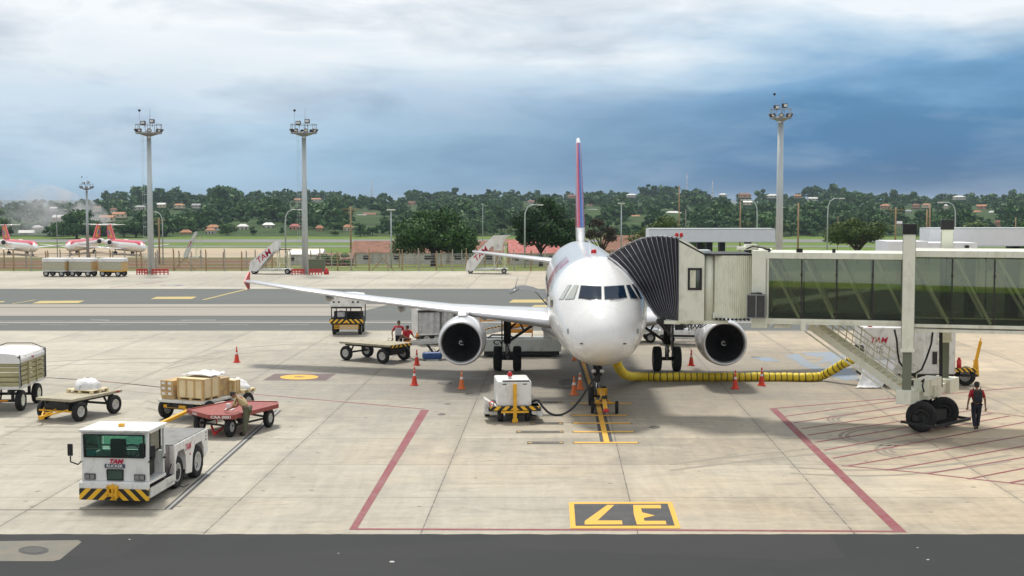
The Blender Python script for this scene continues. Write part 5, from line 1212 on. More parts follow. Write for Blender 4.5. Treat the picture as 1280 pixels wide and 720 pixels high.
# slatted cargo dolly at the left edge
t4 = thing('cargo_dolly', (-19.75, 52.3, 0), R(2), 'slatted cargo dolly with white tarpaulin top at the left edge', 'cargo dolly')
MB().box(-.95, .95, -1.5, 1.55, .88, 1.0).build('deck', M['dirty_white'], t4, bevel=.01)
sl = pm('faded yellow slats', (.4, .37, .2), .65, 0, .2, 3, .2, 12, ((.2, .18, .12), .5, 2.5))
for (x0, x1, y0, y1, nm) in ((.92, .95, -1.5, 1.5, 'side_wall'), (-.95, -.92, -1.5, 1.5, 'side_wall'), (-.92, .92, -1.5, -1.47, 'end_wall'), (-.92, .92, 1.47, 1.5, 'end_wall')):
    mb = MB()
    for k in range(6): mb.box(x0, x1, y0, y1, 1.0+.19*k, 1.155+.19*k)
    wq = mb.build(nm, sl, t4)
for x in (-.97, .97):
    for y in (-1.5, -.5, .5, 1.5): MB().box(x-.03, x+.03, y-.025, y+.025, .95, 2.05 if abs(y) < 1 else 2.2).build('stake', M['grey_metal'] if abs(y) > 1 else sl, t4)
mb = MB(); n = 12; prof = [(-1.0, 1.9), (-1.0, 2.05), (-.8, 2.22), (-.3, 2.27), (.3, 2.27), (.8, 2.22), (1.0, 2.05), (1.0, 1.88)]
vs = [(x, lerp(-1.55, 1.58, j/n), z+.02*noise.noise(V((x*2, j*.8, 1)))) for j in range(n+1) for x, z in prof]
mb.add(vs, [(j*8+i, j*8+i+1, (j+1)*8+i+1, (j+1)*8+i) for j in range(n) for i in range(7)], 0, True); tpn = mb.build('tarpaulin', M['tarp'], t4, fix=False); tpn.modifiers.new('s', 'SOLIDIFY').thickness = .02
mb = MB(); mb.add([(x, -1.56, z) for x, z in prof[:]]+[(x, -1.58, z) for x, z in prof], [tuple(range(8)), tuple(range(15, 7, -1))]); mb.build('tarp_end', M['tarp'], t4)
lettering('TAM', .15, lambda x, y: (1.012, -.1+x, 1.98+y), M['logo_red'], t4, .3, .004)
MB().tube([(-1, 1.5, 2.2), (-.5, 1.5, 2.36), (.5, 1.5, 2.36), (1.02, 1.5, 2.15), (1.02, 1.5, 1.0)], .02, 6).tube([(-1, -1.5, 2.2), (1, -1.55, 2.12), (1.02, -1.5, 1.0)], .02, 6).build('hoop', M['dark_metal'], t4)
MB().bar((-.5, -1.4, .78), (-.5, 1.4, .78), .1, .14).bar((.5, -1.4, .78), (.5, 1.4, .78), .1, .14).bar((-.8, -.95, .38), (.8, -.95, .38), .1, .1).bar((-.8, 1.0, .38), (.8, 1.0, .38), .1, .1).bar((.5, -.95, .4), (.5, -.95, .8), .1, .1).bar((.5, 1.0, .4), (.5, 1.0, .8), .1, .1).bar((-.5, -.95, .4), (-.5, -.95, .8), .1, .1).build('chassis', M['black'], t4)
MB().bar((0, -1.2, .4), (0, -2.2, .35), .08, .08).bar((-.4, -1.2, .42), (.4, -1.2, .42), .08, .06).build('draw_bar', M['orange_frame'], t4)
for x in (-.8, .8):
    for y in (-.95, 1.0): wheel(t4, (x, y, .4), .4, .24, rim=.55, rimmat='cream')
# covered baggage cart with hazard front, beyond the wing
t5 = thing('baggage_cart', (-10.0, 80.9, 0), R(1), 'white-roofed baggage cart with striped bumper and bags, seen end-on', 'baggage cart')
MB().box(-.93, .93, -.0, 2.6, .62, .72).box(-.93, -.88, 0, 2.6, .72, 1.0).box(.88, .93, 0, 2.6, .72, 1.0).box(-.9, .9, 1.3, 1.34, .72, 1.35).build('deck', M['dark_metal'], t5)
mb = MB()
for x in (-.9, .9, 0):
    for y in (.03, 2.57): mb.bar((x, y, .7), (x, y, 1.8), .06, .06)
mb.bar((-.9, .03, 1.66), (.9, .03, 1.66), .08, .1); mb.build('frame', M['dark_metal'], t5)
pr = [(-.98, 1.72), (-.98, 2.2), (-.85, 2.38), (-.3, 2.44), (.3, 2.44), (.85, 2.38), (.98, 2.2), (.98, 1.72)]
rf = MB().prism([(x, z) for x, z in pr], -.05, 2.65, 'xz').build('roof', M['white_paint'], t5, bevel=.02)
for x in (-.75, -.45, .4, .7): MB().box(x-.06, x+.06, -.065, -.05, 1.95, 2.05).build('lamp', M['dark_metal'], rf, bevel=.01)
MB().box(-1.02, 1.02, -.06, .0, .72, .95).build('bumper', M['hazard'], t5)
MB().bar((-.75, -.03, .5), (.75, -.03, .5), .05, .06).bar((-.75, -.03, .4), (.75, -.03, .4), .04, .04).bar((-.75, -.03, .6), (.75, -.03, .6), .04, .04).build('draw_bar', M['yellow'], t5)
for x in (-.78, .78):
    for y in (.45, 2.1): wheel(t5, (x, y, .36), .36, .22)
for k, (x, z, c_, w_, lb) in enumerate(((-.55, .72, 'navy', .5, 'dark holdall piled on the left of the striped baggage cart'), (-.2, .72, 'black', .4, 'black suitcase in the middle left of the striped baggage cart'), (.62, .72, 'navy', .35, 'navy bag at the right end of the striped baggage cart'), (-.35, 1.05, 'vest_grey', .45, 'grey bag on top of the pile in the striped baggage cart'))):
    b_ = thing('travel_bag', local(t5, x, .35, z+.0), 0, lb, 'bag'); MB().box(-w_/2, w_/2, -.18, .2, 0, .33).build('bag_body', M[c_], b_, bevel=.07); MB().tube([(-.12, 0, .3), (-.08, 0, .4), (.08, 0, .4), (.12, 0, .3)], .015, 6).build('handle', M['black'], b_)
# empty flat trolley in front of the loaders
t6 = flat_trolley('flat_trolley', (-6.95, 67.9, 0), R(56), 1.7, 3.3, .93, 'empty board trolley with black chassis in front of the two loaders', 'deck_wood', .37)
MB().box(-.85, .85, -1.69, -1.655, .78, .9).build('edge_strip', M['hazard'], t6)
# plastic-curtained baggage cart
t7 = thing('curtained_cart', (-3.95, 76.3, 0), R(-74), 'white baggage cart with clear plastic curtains behind the left engine', 'baggage cart')
MB().box(-.8, .8, -1.6, 1.6, .55, .65).build('deck', M['white_paint'], t7); MB().box(-.85, .85, -1.65, 1.65, 1.95, 2.03).build('roof', M['white_paint'], t7, bevel=.02)
MB().box(-.82, .82, -1.64, -1.6, .55, 1.95).build('end_wall', M['white_paint'], t7); MB().box(-.82, .82, 1.6, 1.64, .55, 1.95).build('end_wall', M['white_paint'], t7)
for sg in (-1, 1):
    mb = MB(); n = 60
    vs = [(sg*(.78+.05*sin(i*.9)+.04*noise.noise(V((i*.3, z, sg)))), lerp(-1.58, 1.58, i/n), z) for i in range(n+1) for z in (.62, 1.1, 1.6, 1.93)]
    mb.add(vs, [(4*i+k, 4*(i+1)+k, 4*(i+1)+k+1, 4*i+k+1) for i in range(n) for k in range(3)], 0, True); mb.build('curtain', M['plastic_wrap'], t7, fix=False)
    for y in (-.3, .5): MB().box(sg*.86, sg*.89, y-.03, y+.03, .6, 1.95).build('curtain_post', M['black'], t7)
    MB().box(sg*.82, sg*.86, -1.6, 1.6, 1.84, 1.95).build('curtain_rail', M['black'], t7)
for x, y in ((-.75, -1.65), (.75, -1.65), (.75, 1.65)): MB().box(x-.14, x+.14, y-.03, y+.03, .48, .7).build('corner_guard', M['orange_frame'], t7)
MB().box(-.5, .5, -1.3, 1.3, .38, .55).build('chassis', M['black'], t7)
for x in (-.7, .7):
    for y in (-1.1, -.5, 1.1): wheel(t7, (x, y, .33), .33, .2)
# belt loader by the hold
t8 = thing('belt_loader', (.45, 69.2, 0), 0, 'pale grey belt loader with yellow rails under the left wing', 'belt loader')
ch = MB().box(-2.0, 2.1, 0, 1.7, .3, .95).box(1.2, 2.15, .1, 1.6, .95, 1.7).build('chassis', M['cream_trim'] if False else pm('pale grey enamel', (.5, .53, .5), .5, 0, .1, 2, 0, 8, (GR, .4, 3)), t8, bevel=.03)
lettering('CV', .36, lambda x, y: (-1.15+x*1.2, -.012, .77+y), M['dark_metal'], ch, 0, .01); lettering('216', .24, lambda x, y: (-1.15+x*1.3, -.012, .5+y), M['dark_metal'], ch, 0, .006)
MB().tube([(-1.7, .2, .95), (-1.5, .2, 1.15), (-.6, .2, 1.15), (-.3, .2, .95)], .04, 6).tube([(-1.7, .5, .95), (-1.5, .5, 1.1), (-.6, .5, 1.1), (-.3, .5, .95)], .04, 6).build('guard_rail', M['black'], t8)
MB().box(-1.9, 2.0, .05, 1.6, .1, .3).build('underbody', M['black'], t8)
for x in (-1.3, 1.4):
    for y in (.15, 1.6): wheel(t8, (x, y, .33), .33, .2, ax=(0, 1, 0))
bl = MB().bar((-2.9, .85, .98), (3.2, .85, 2.35), .8, .16).build('belt', M['black'], t8)
for y in (.42, 1.28): MB().bar((-2.9, y, 1.0), (3.2, y, 2.37), .05, .24).build('belt_edge', M['hazard_fine'] if y > 1 else M['dirty_white'], bl)
rl = MB()
for x in (-2.1, -.6, .6): rl.bar((x, .3, 1.0), (x, .3, 2.3+.1*x), .06, .06)
rl.bar((-2.2, .3, 2.15), (.6, .3, 2.38), .07, .07).bar((-2.2, .3, 1.85), (-.6, .3, 1.95), .05, .05).bar((-2.2, 1.4, 2.1), (.6, 1.4, 2.38), .06, .06)
rl.build('operator_rail', M['orange_frame'], t8)
MB().box(-.9, .5, .15, .5, 1.55, 1.75).box(-.75, .6, .12, .45, 1.25, 1.42).build('seat_box', M['orange_frame'], t8, bevel=.04)
# roller conveyor head reaching left
t9 = thing('roller_conveyor', (-4.1, 68.6, 0), R(3), 'low grey roller conveyor on folding legs left of the left engine', 'conveyor')
MB().bar((-1.1, 0, .78), (1.6, 0, .95), .8, .12).build('conveyor_bed', M['grey_metal'], t9)
for y in (-.38, .38): MB().bar((-1.15, y, .82), (1.6, y, 1.0), .05, .18).build('side_rail', M['dirty_white'], t9)
for y in (-.3, .3): MB().bar((-1.45, y, .8), (-1.05, y, .83), .14, .14).build('buffer', M['orange_frame'], t9)
for a, b_ in (((-.3, -.3, .8), (.25, -.3, .05)), ((.5, -.3, .85), (1.1, -.3, .12)), ((.9, -.3, .9), (.2, -.3, .35)), ((-.3, .3, .8), (.25, .3, .05)), ((.5, .3, .85), (1.1, .3, .12))): MB().bar(a, b_, .07, .07).build('leg', M['dark_metal'], t9)
t10 = thing('travel_bag', (-4.05, 67.9, 0), R(10), 'blue holdall with white base on the ground under the conveyor', 'bag')
MB().box(-.5, .5, -.25, .25, .05, .42).build('bag_body', M['blue'], t10, bevel=.12); MB().tube([(-.2, 0, .38), (-.12, 0, .58), (.12, 0, .58), (.2, 0, .38)], .02, 6).build('handle', M['black'], t10); MB().box(-.35, .3, -.28, .2, 0, .06).build('base', M['label_white'], t10)
# white tractor seen behind the right wheels
t11 = thing('baggage_tractor', (9.9, 75.5, 0), R(80), 'white baggage tractor half hidden under the jet bridge cab', 'tractor')
MB().box(-.65, .65, -1.4, 1.6, .35, .85).box(-.6, .6, -1.3, -.2, .85, 1.15).box(-.6, .6, 1.0, 1.5, .85, 1.5).build('tractor_body', M['white_paint'], t11, bevel=.06)
MB().box(-.66, .66, -1.3, 1.5, .48, .6).build('side_stripe', M['dark_metal'], t11); MB().box(-.4, .4, .2, .7, .85, 1.3).build('seat', M['black'], t11, bevel=.05)
MB().bar((-.55, -.2, 1.1), (-.55, -.1, 2.0), .06, .06).bar((.55, -.2, 1.1), (.55, -.1, 2.0), .06, .06).bar((-.55, 1.2, 1.4), (-.55, 1.2, 2.0), .06, .06).bar((.55, 1.2, 1.4), (.55, 1.2, 2.0), .06, .06).build('roof_post', M['dark_metal'], t11)
MB().box(-.65, .65, -.3, 1.4, 2.0, 2.08).build('roof', M['white_paint'], t11, bevel=.02)
for x in (-.62, .62):
    for y in (-.95, 1.05): wheel(t11, (x, y, .36), .36, .22)
t12 = thing('baggage_cart', (6.9, 77, 0), R(90), 'low white baggage cart behind the airliner, right of the nose', 'baggage cart')
MB().box(-.7, .7, -1.5, 1.5, .5, .75).build('deck', M['white_paint'], t12, bevel=.02); MB().box(-.66, .66, -1.4, 1.4, .38, .5).build('chassis', M['dark_metal'], t12)
for x in (-.62, .62):
    for y in (-1.0, 1.0): wheel(t12, (x, y, .3), .3, .2)
# cargo train near the fence
for k, (x0, nm) in enumerate(((-49.3, 'white-topped mesh cart at the left end of the train by the fence'), (-46.45, 'white-topped mesh cart in the middle of the train by the fence'), (-43.2, 'white-topped mesh cart with yellow sill, right end of the train'))):
    r_ = thing('mesh_cart', (x0, 145.5, 0), R(-90-10), nm, 'mesh cart', 'train of mesh carts by the fence')
    MB().box(-.8, .8, -1.3, 1.3, .55, .68).build('deck', M['yellow'] if k == 2 else M['dirty_white'], r_)
    for nm2, q in (('side_wall', (-.8, -.77, -1.3, 1.3)), ('side_wall', (.77, .8, -1.3, 1.3)), ('end_wall', (-.77, .77, -1.3, -1.27)), ('end_wall', (-.77, .77, 1.27, 1.3))):
        MB().box(q[0], q[1], q[2], q[3], .68, 1.55).build(nm2, pm('mesh panel', (.45, .44, .33), .6, 0, .2, 5) if nm2 == 'side_wall' else M['wood'], r_)
    MB().box(-.84, .84, -1.35, 1.35, 1.55, 2.0).build('tarpaulin', M['tarp'], r_, bevel=.12)
    MB().box(-.6, .6, -1.1, 1.1, .4, .55).build('chassis', M['black'], r_)
    for x in (-.7, .7):
        for y in (-.9, .9): wheel(r_, (x, y, .34), .34, .2)
# ================================================================== PASSENGER STAIRS IN THE DISTANCE
def stairs(name, x0, x1, Y, htop, label, flare=False):
    """side-on stair truck: foot at x0, platform towards x1"""
    r_ = thing(name, ((x0+x1)/2, Y, 0), 0, label, 'stair truck', 'passenger stair trucks by the fence'); L = x1-x0; a, b_ = -L/2, L/2
    zt = htop-1.0
    for yy, nm in ((0, 'side_panel'), (1.5, 'side_panel')):
        fl = [(a, .35), (a+.15, 1.35), (b_*.25+.1, zt+1.0), (b_*.42, zt+1.0), (b_*.42, zt-.1), (b_*.2, zt-.15), (a+.9, .3)]
        MB().prism(fl, yy, yy+.06, 'xz').build(nm, M['white_paint'], r_)
    ang = math.atan2(zt-.35+.0, (b_*.25-a)); mid = V(((a+b_*.3)/2+.15, -.012, (.8+zt+.35)/2))
    lettering('TAM', .95 if not flare else .95, lambda x, y: (mid.x+x*cos(ang)-y*sin(ang)*.8, -.014, mid.z+x*sin(ang)+y*cos(ang)), M['logo_red'], r_, .15, .012)
    mb = MB()
    for k in range(14): t_ = k/14; mb.box(lerp(a+.4, b_*.3, t_), lerp(a+.4, b_*.3, t_)+.3, .06, 1.5, lerp(.4, zt, t_)-.03, lerp(.4, zt, t_))
    mb.box(b_*.25, b_*.95, .06, 1.5, zt-.05, zt+.02); mb.build('steps', M['dark_metal'], r_)
    mb = MB()
    for x in (b_*.35, b_*.85):
        for y in (.1, 1.4): mb.bar((x, y, .5), (x, y, zt), .09, .09)
    mb.bar((b_*.35, .1, .6), (b_*.85, .1, zt-.1), .06, .06).bar((b_*.85, .1, .6), (b_*.35, .1, zt-.1), .06, .06); mb.build('support_frame', M['cream_trim'], r_)
    MB().box(a+.3, b_, .1, 1.4, .4, .58).build('chassis', M['white_paint'], r_, bevel=.02)
    for x in (a+.55, b_-.45):
        for y in (.1, 1.4): wheel(r_, (x, y, .3), .3, .2, ax=(0, 1, 0))
    if flare:
        MB().prism([(b_*.3, zt+.05), (b_*.3, zt+1.1), (b_*1.15, zt+1.15), (b_*.9, zt+.8), (b_*.78, zt+.3), (b_*.75, zt-.6), (b_*.35, zt-.6)], -.02, .04, 'xz').build('canopy_hood', M['dirty_white'], r_)
    return r_
stairs('stair_truck', at(311, 342, 150).x, at(364, 342, 150).x, 150, 3.75, 'white stair truck with red letters beside the left-centre floodlight mast')
s2_ = stairs('stair_truck', at(582, 342, 151).x, at(635, 342, 151).x, 151, 4.2, 'white stair truck with hooded platform right of the big tree', True)
s3_ = stairs('stair_truck', at(229, 319, 350).x, at(252, 319, 350).x, 350, 7.0, 'pale stair truck far behind the fence, right of the parked jets'); s3_.location.z = -6.6
# ================================================================== PEOPLE
def skin_mesh(name, J, E, mat, parent=None, sub=2, root=None, pos=None):
    names = list(J); idx = {n: i for i, n in enumerate(names)}
    me = bpy.data.meshes.new(name); me.from_pydata([J[n][0] for n in names], [(idx[a], idx[b_]) for a, b_ in E], [])
    o = bpy.data.objects.new(name, me); COL.objects.link(o)
    o.modifiers.new('skin', 'SKIN'); 
    if not me.skin_vertices:
        me.attributes  # created by the modifier's layer below
    sv = me.skin_vertices[0].data if me.skin_vertices else None
    if sv is None: 
        bm = bmesh.new(); bm.from_mesh(me); bm.verts.layers.skin.verify(); bm.to_mesh(me); bm.free(); sv = me.skin_vertices[0].data
    for n in names:
        r_ = J[n][1]; sv[idx[n]].radius = (r_, r_) if not isinstance(r_, tuple) else r_; sv[idx[n]].use_root = (n == (root or names[0]))
    s_ = o.modifiers.new('sub', 'SUBSURF'); s_.levels = sub; s_.render_levels = sub
    dg = bpy.context.evaluated_depsgraph_get(); m2 = bpy.data.meshes.new_from_object(o.evaluated_get(dg)); bpy.data.objects.remove(o)
    m2.name = name; m2.materials.clear(); m2.materials.append(mat)
    for p in m2.polygons: p.use_smooth = True; p.material_index = 0
    o = bpy.data.objects.new(name, m2); COL.objects.link(o); o.parent = parent
    return o
def head_mb(c_, up, fwd, s=1.0):
    """an egg-shaped head with brow, nose, mouth line, chin and ears"""
    up = up.normalized(); fwd = (fwd-up*fwd.dot(up)).normalized(); rt = fwd.cross(up)
    mb = MB(); n, m = 20, 14; vs = []
    for j in range(m+1):
        th = pi*j/m
        for i in range(n):
            a = 2*pi*i/n; x = .076*sin(th)*sin(a); y = .098*sin(th)*cos(a); z = .118*cos(th)
            if z < 0: x *= 1+.9*z; y = y*(1+.5*z) if y > 0 else y*(1+1.8*z)
            if y > 0:
                y += .026*math.exp(-((x/.014)**2+((z+.012)/.024)**2)) + .006*math.exp(-((x/.04)**2+((z-.03)/.012)**2)) - .012*math.exp(-(((abs(x)-.03)/.016)**2+((z-.008)/.012)**2)) + .007*math.exp(-((x/.02)**2+((z+.055)/.012)**2)) + .008*math.exp(-((x/.02)**2+((z+.1)/.014)**2))
            vs.append(c_+(rt*x+fwd*y+up*z)*s)
    mb.add(vs, [(j*n+i, j*n+(i+1) % n, (j+1)*n+(i+1) % n, (j+1)*n+i) for j in range(m) for i in range(n)], 0, True)
    for sg in (-1, 1): mb.lathe([(0, -.008), (.022, -.006), (.026, 0), (.02, .008), (0, .006)], c_+(rt*.077*sg-fwd*.005)*s, rt*sg, 10, sm=True)
    return mb, rt, fwd, up
def person(loc, rz, label, P_, shirt, trousers, shoe, group=None, sleeves=True, hat=None, extra=None):
    r_ = thing('person', loc, rz, label, 'person', group)
    g = {k: V(v) for k, v in P_.items()}
    J = {}; E = []
    def add(n, p, r, par=None): J[n] = (tuple(p), r); (E.append((par, n)) if par else None)
    add('pelvis', g['pelvis'], .12); sp = g['chest']-g['pelvis']
    add('waist', g['pelvis']+sp*.45, .11, 'pelvis'); add('chest', g['chest'], .13, 'waist'); nk = g['neck']; add('neck', nk, .06, 'chest'); add('throat', nk.lerp(g['head'], .55), .055, 'neck')
    for s_ in 'LR':
        sh, el, wr_ = g['sh'+s_], g['el'+s_], g['wr'+s_]
        add('sh'+s_, sh, .062, 'chest'); add('ua'+s_, sh.lerp(el, .5), .05, 'sh'+s_); add('el'+s_, el, .042, 'ua'+s_); add('fa'+s_, el.lerp(wr_, .4), .038, 'el'+s_); add('wr'+s_, wr_, .026, 'fa'+s_)
        hd = (wr_-el).normalized(); add('palm'+s_, wr_+hd*.055, (.036, .02), 'wr'+s_); add('knuckle'+s_, wr_+hd*.085, (.036, .017), 'palm'+s_)
        hp_, kn, an_ = g['hip'+s_], g['kn'+s_], g['an'+s_]
        add('hip'+s_, hp_, .095, 'pelvis'); add('th'+s_, hp_.lerp(kn, .5), .08, 'hip'+s_); add('kn'+s_, kn, .058, 'th'+s_); add('ca'+s_, kn.lerp(an_, .35), .057, 'kn'+s_); add('an'+s_, an_, .038, 'ca'+s_)
        toe = g.get('toe'+s_, an_+V((0, -.17, -.05))); add('toe'+s_, toe, .034, 'an'+s_)
    body_ = skin_mesh('body', J, E, M['skin'], r_, 1)
    # head and fingers join the same mesh
    hm, rt, fw, up = head_mb(g['head'], g['head']-g['neck'], g.get('look', V((0, -1, 0))), 1.0)
    for s_ in 'LR':
        wr_, el = g['wr'+s_], g['el'+s_]; hd = (wr_-el).normalized(); side = hd.cross(V((0, -1, 0)) if abs(hd.y) < .8 else V((0, 0, 1))).normalized(); pn = hd.cross(side).normalized()
        cz = V((0, -.35, 0)) if abs(hd.z) > .5 else V((0, 0, -.5)); base = wr_+hd*.095
        for k, L in enumerate((.068, .078, .072, .056)):
            q = base+side*(.027-.018*k)+hd*(.0 if k < 3 else -.006); p1 = q+hd*L*.45; p2 = p1+(hd+cz*.7).normalized()*L*.3; p3 = p2+(hd+cz*1.6).normalized()*L*.28
            hm.tube([q-hd*.02, q, p1, p2, p3], [.009, .0095, .009, .008, .006], 8)
        sgt = 1; q = wr_+hd*.035+side*.026
        hm.tube([q-side*.01, q+(side+hd)*.02, q+(side*.8+hd*1.2)*.034+cz*.01, q+(side*.5+hd*1.6)*.042+cz*.02], [.012, .012, .0105, .008], 8)
    n0 = len(body_.data.vertices); vs = [tuple(v.co) for v in body_.data.vertices]+hm.v; fs = [tuple(p.vertices) for p in body_.data.polygons]+[tuple(i+n0 for i in f) for f in hm.f]
    me = bpy.data.meshes.new('body'); me.from_pydata(vs, [], fs); me.materials.append(M['skin']); me.polygons.foreach_set('use_smooth', [True]*len(fs)); body_.data = me
    for sg in (-1, 1): MB().lathe([(0, -.008), (.009, -.004), (.009, .004), (0, .008)], g['head']+rt*.03*sg+fw*.088+up*.006, fw, 8).build('eye', M['black'], r_)
    # hair cap
    hb_ = MB(); n, m = 18, 8; vs = []
    for j in range(m+1):
        th = pi*.62*j/m
        for i in range(n):
            a = 2*pi*i/n; th2 = th*(1 if cos(a) < .1 else 1-.42*cos(a)); q = 1.1+.05*noise.noise(V((i*.7, j*.7, 1)))
            vs.append(g['head']+(rt*.078*sin(th2)*sin(a)+fw*(.1*sin(th2)*cos(a)-.004)+up*.122*cos(th2))*q)
    hb_.add(vs, [(j*n+i, j*n+(i+1) % n, (j+1)*n+(i+1) % n, (j+1)*n+i) for j in range(m) for i in range(n)], 0, True); hb_.build('hair', M['hair'], r_)
    # shirt
    J = {}; E = []
    add('pelvis', g['pelvis']+sp*.06, .135); add('waist', g['pelvis']+sp*.45, .138, 'pelvis'); add('chest', g['chest'], .155, 'waist'); add('neck', nk+(g['chest']-nk)*.25, .075, 'chest')
    for s_ in 'LR':
        sh, el, wr_ = g['sh'+s_], g['el'+s_], g['wr'+s_]; add('sh'+s_, sh, .085, 'chest'); add('ua'+s_, sh.lerp(el, .45), .068, 'sh'+s_); add('el'+s_, sh.lerp(el, .8), .062, 'ua'+s_)
    skin_mesh('shirt', J, E, shirt, r_, 2)
    J = {}; E = []
    add('pelvis', g['pelvis']-sp*.06, .125)
    for s_ in 'LR':
        hp_, kn, an_ = g['hip'+s_], g['kn'+s_], g['an'+s_]; add('hip'+s_, hp_, .115, 'pelvis'); add('th'+s_, hp_.lerp(kn, .5), .098, 'hip'+s_); add('kn'+s_, kn, .08, 'th'+s_); add('ca'+s_, kn.lerp(an_, .5), .075, 'kn'+s_); add('an'+s_, an_.lerp(kn, .04), .066, 'ca'+s_)
    skin_mesh('trousers', J, E, trousers, r_, 2)
    for s_ in 'LR':
        an_ = g['an'+s_]; toe = g.get('toe'+s_, an_+V((0, -.17, -.05))); J = {}; E = []
        add('heel', an_+V((0, 0, -.035))-(toe-an_)*.25, .045); add('mid', an_.lerp(toe, .5), (.045, .042), 'heel'); add('toe', toe, (.042, .034), 'mid'); skin_mesh('shoe', J, E, shoe, r_, 1)
    bp_ = MB().lathe([(.0, 0)], n=3) if False else None
    return r_
def standing(h=1.72, **kw):
    k = h/1.72
    P_ = dict(pelvis=(0, 0, .93), chest=(0, 0, 1.28), neck=(0, .01, 1.44), head=(0, -.02, 1.6), shL=(.19, 0, 1.38), elL=(.25, .02, 1.1), wrL=(.26, -.06, .86), shR=(-.19, 0, 1.38), elR=(-.25, .02, 1.1), wrR=(-.26, -.06, .86),
              hipL=(.095, 0, .88), knL=(.1, -.02, .48), anL=(.105, .02, .085), hipR=(-.095, 0, .88), knR=(-.1, -.02, .48), anR=(-.105, .02, .085))
    P_.update(kw); return {a: tuple(x*k for x in v) if a != 'look' else v for a, v in P_.items()}
# man bending over the red trolley (he faces left)
pm_ = G(304.5, 545)
bend = standing(1.76, pelvis=(0, .06, .95), chest=(0, -.17, 1.2), neck=(0, -.29, 1.32), head=(0, -.42, 1.38), look=(0, -.8, -.7), shL=(.19, -.23, 1.25), elL=(.22, -.36, .98), wrL=(.1, -.6, .88), shR=(-.19, -.23, 1.25), elR=(-.24, -.38, .97), wrR=(-.12, -.62, .88),
                knL=(.1, .03, .49), anL=(.12, .02, .085), toeL=(.13, -.16, .035), hipL=(.095, .07, .9), hipR=(-.095, .07, .9), knR=(-.1, .0, .49), anR=(-.12, -.1, .085), toeR=(-.13, -.28, .035))
person((pm_.x+.06, pm_.y+.05, 0), R(-90-12), 'man in khaki shirt and olive trousers bending over the red trolley', bend, M['shirt_khaki'], M['trouser_olive'], M['black'])
# loaders
p1 = G(501, 446.5); p1.y += 1.3
l1 = standing(1.8, wrR=(-.3, -.12, .86), elR=(-.36, .0, 1.12), wrL=(.16, -.2, .92), elL=(.27, .0, 1.1))
pr1 = person((p1.x-.2, p1.y, 0), R(-8), 'loader in red shirt and grey vest behind the empty trolley, facing the camera', l1, M['shirt_red'], M['navy'], M['black'])
MB().box(-.17, .17, -.175, -.12, 1.02, 1.42).build('vest', M['vest_grey'], pr1, bevel=.05)
lb_ = thing('travel_bag', (p1.x-.68, p1.y-.2, .6), 0, 'dark bag hanging from the hand of the vested loader', 'bag'); MB().box(-.2, .2, -.1, .1, -.12, .15).build('bag_body', M['navy'], lb_, bevel=.06); MB().tube([(-.1, 0, .12), (-.05, 0, .26), (.14, 0, .3), (.1, 0, .12)], .012, 6).build('handle', M['black'], lb_)
p2 = G(508.5, 447)
l2 = standing(1.68, look=(-.9, -.3, -.1), wrL=(.42, -.32, .98), elL=(.36, -.1, 1.1), wrR=(-.1, -.3, 1.05), elR=(-.26, -.1, 1.12), head=(0, -.03, 1.58))
person((p2.x, p2.y+.15, 0), R(38), 'loader in red shirt and dark vest reaching towards the conveyor', l2, M['shirt_red'], M['navy'], M['black'])
MB().box(-.18, .18, .06, .17, .98, 1.42).build('vest', M['navy'], [o for o in COL.objects if o.name.startswith('person')][-1], bevel=.05)
# man walking away with a black backpack
p3 = G(1220, 537)
wk = standing(1.68, wrL=(.3, -.06, .84), elL=(.28, .04, 1.1), wrR=(-.3, .05, .84), elR=(-.28, .06, 1.1), anL=(.06, .14, .1), knL=(.09, -.0, .48), anR=(-.07, -.12, .08), knR=(-.09, -.08, .48), toeL=(.06, 0, .04), look=(0, -1, -.1))
w3 = person((p3.x, p3.y, 0), R(180-8), 'man in red shirt and black backpack walking away under the jet bridge', wk, M['shirt_red'], M['navy'], M['black'])
bp = MB().box(-.15, .15, .12, .3, .98, 1.42).build('backpack', M['black'], w3, bevel=.06)
MB().box(-.11, .11, .3, .34, 1.02, 1.2).build('pocket', M['navy'], bp, bevel=.02)
for sg in (-1, 1): MB().tube([(sg*.11, .14, 1.4), (sg*.12, .0, 1.47), (sg*.12, -.14, 1.36), (sg*.14, -.13, 1.15), (sg*.15, .12, 1.05)], .018, 6).build('strap', M['black'], bp)
MB().lathe([(.0, .11), (.07, .09), (.098, .03), (.1, -.0), (.0, -.0)], (0, -.025, 1.6), (0, 0, 1), 14).build('cap', M['black'], w3)
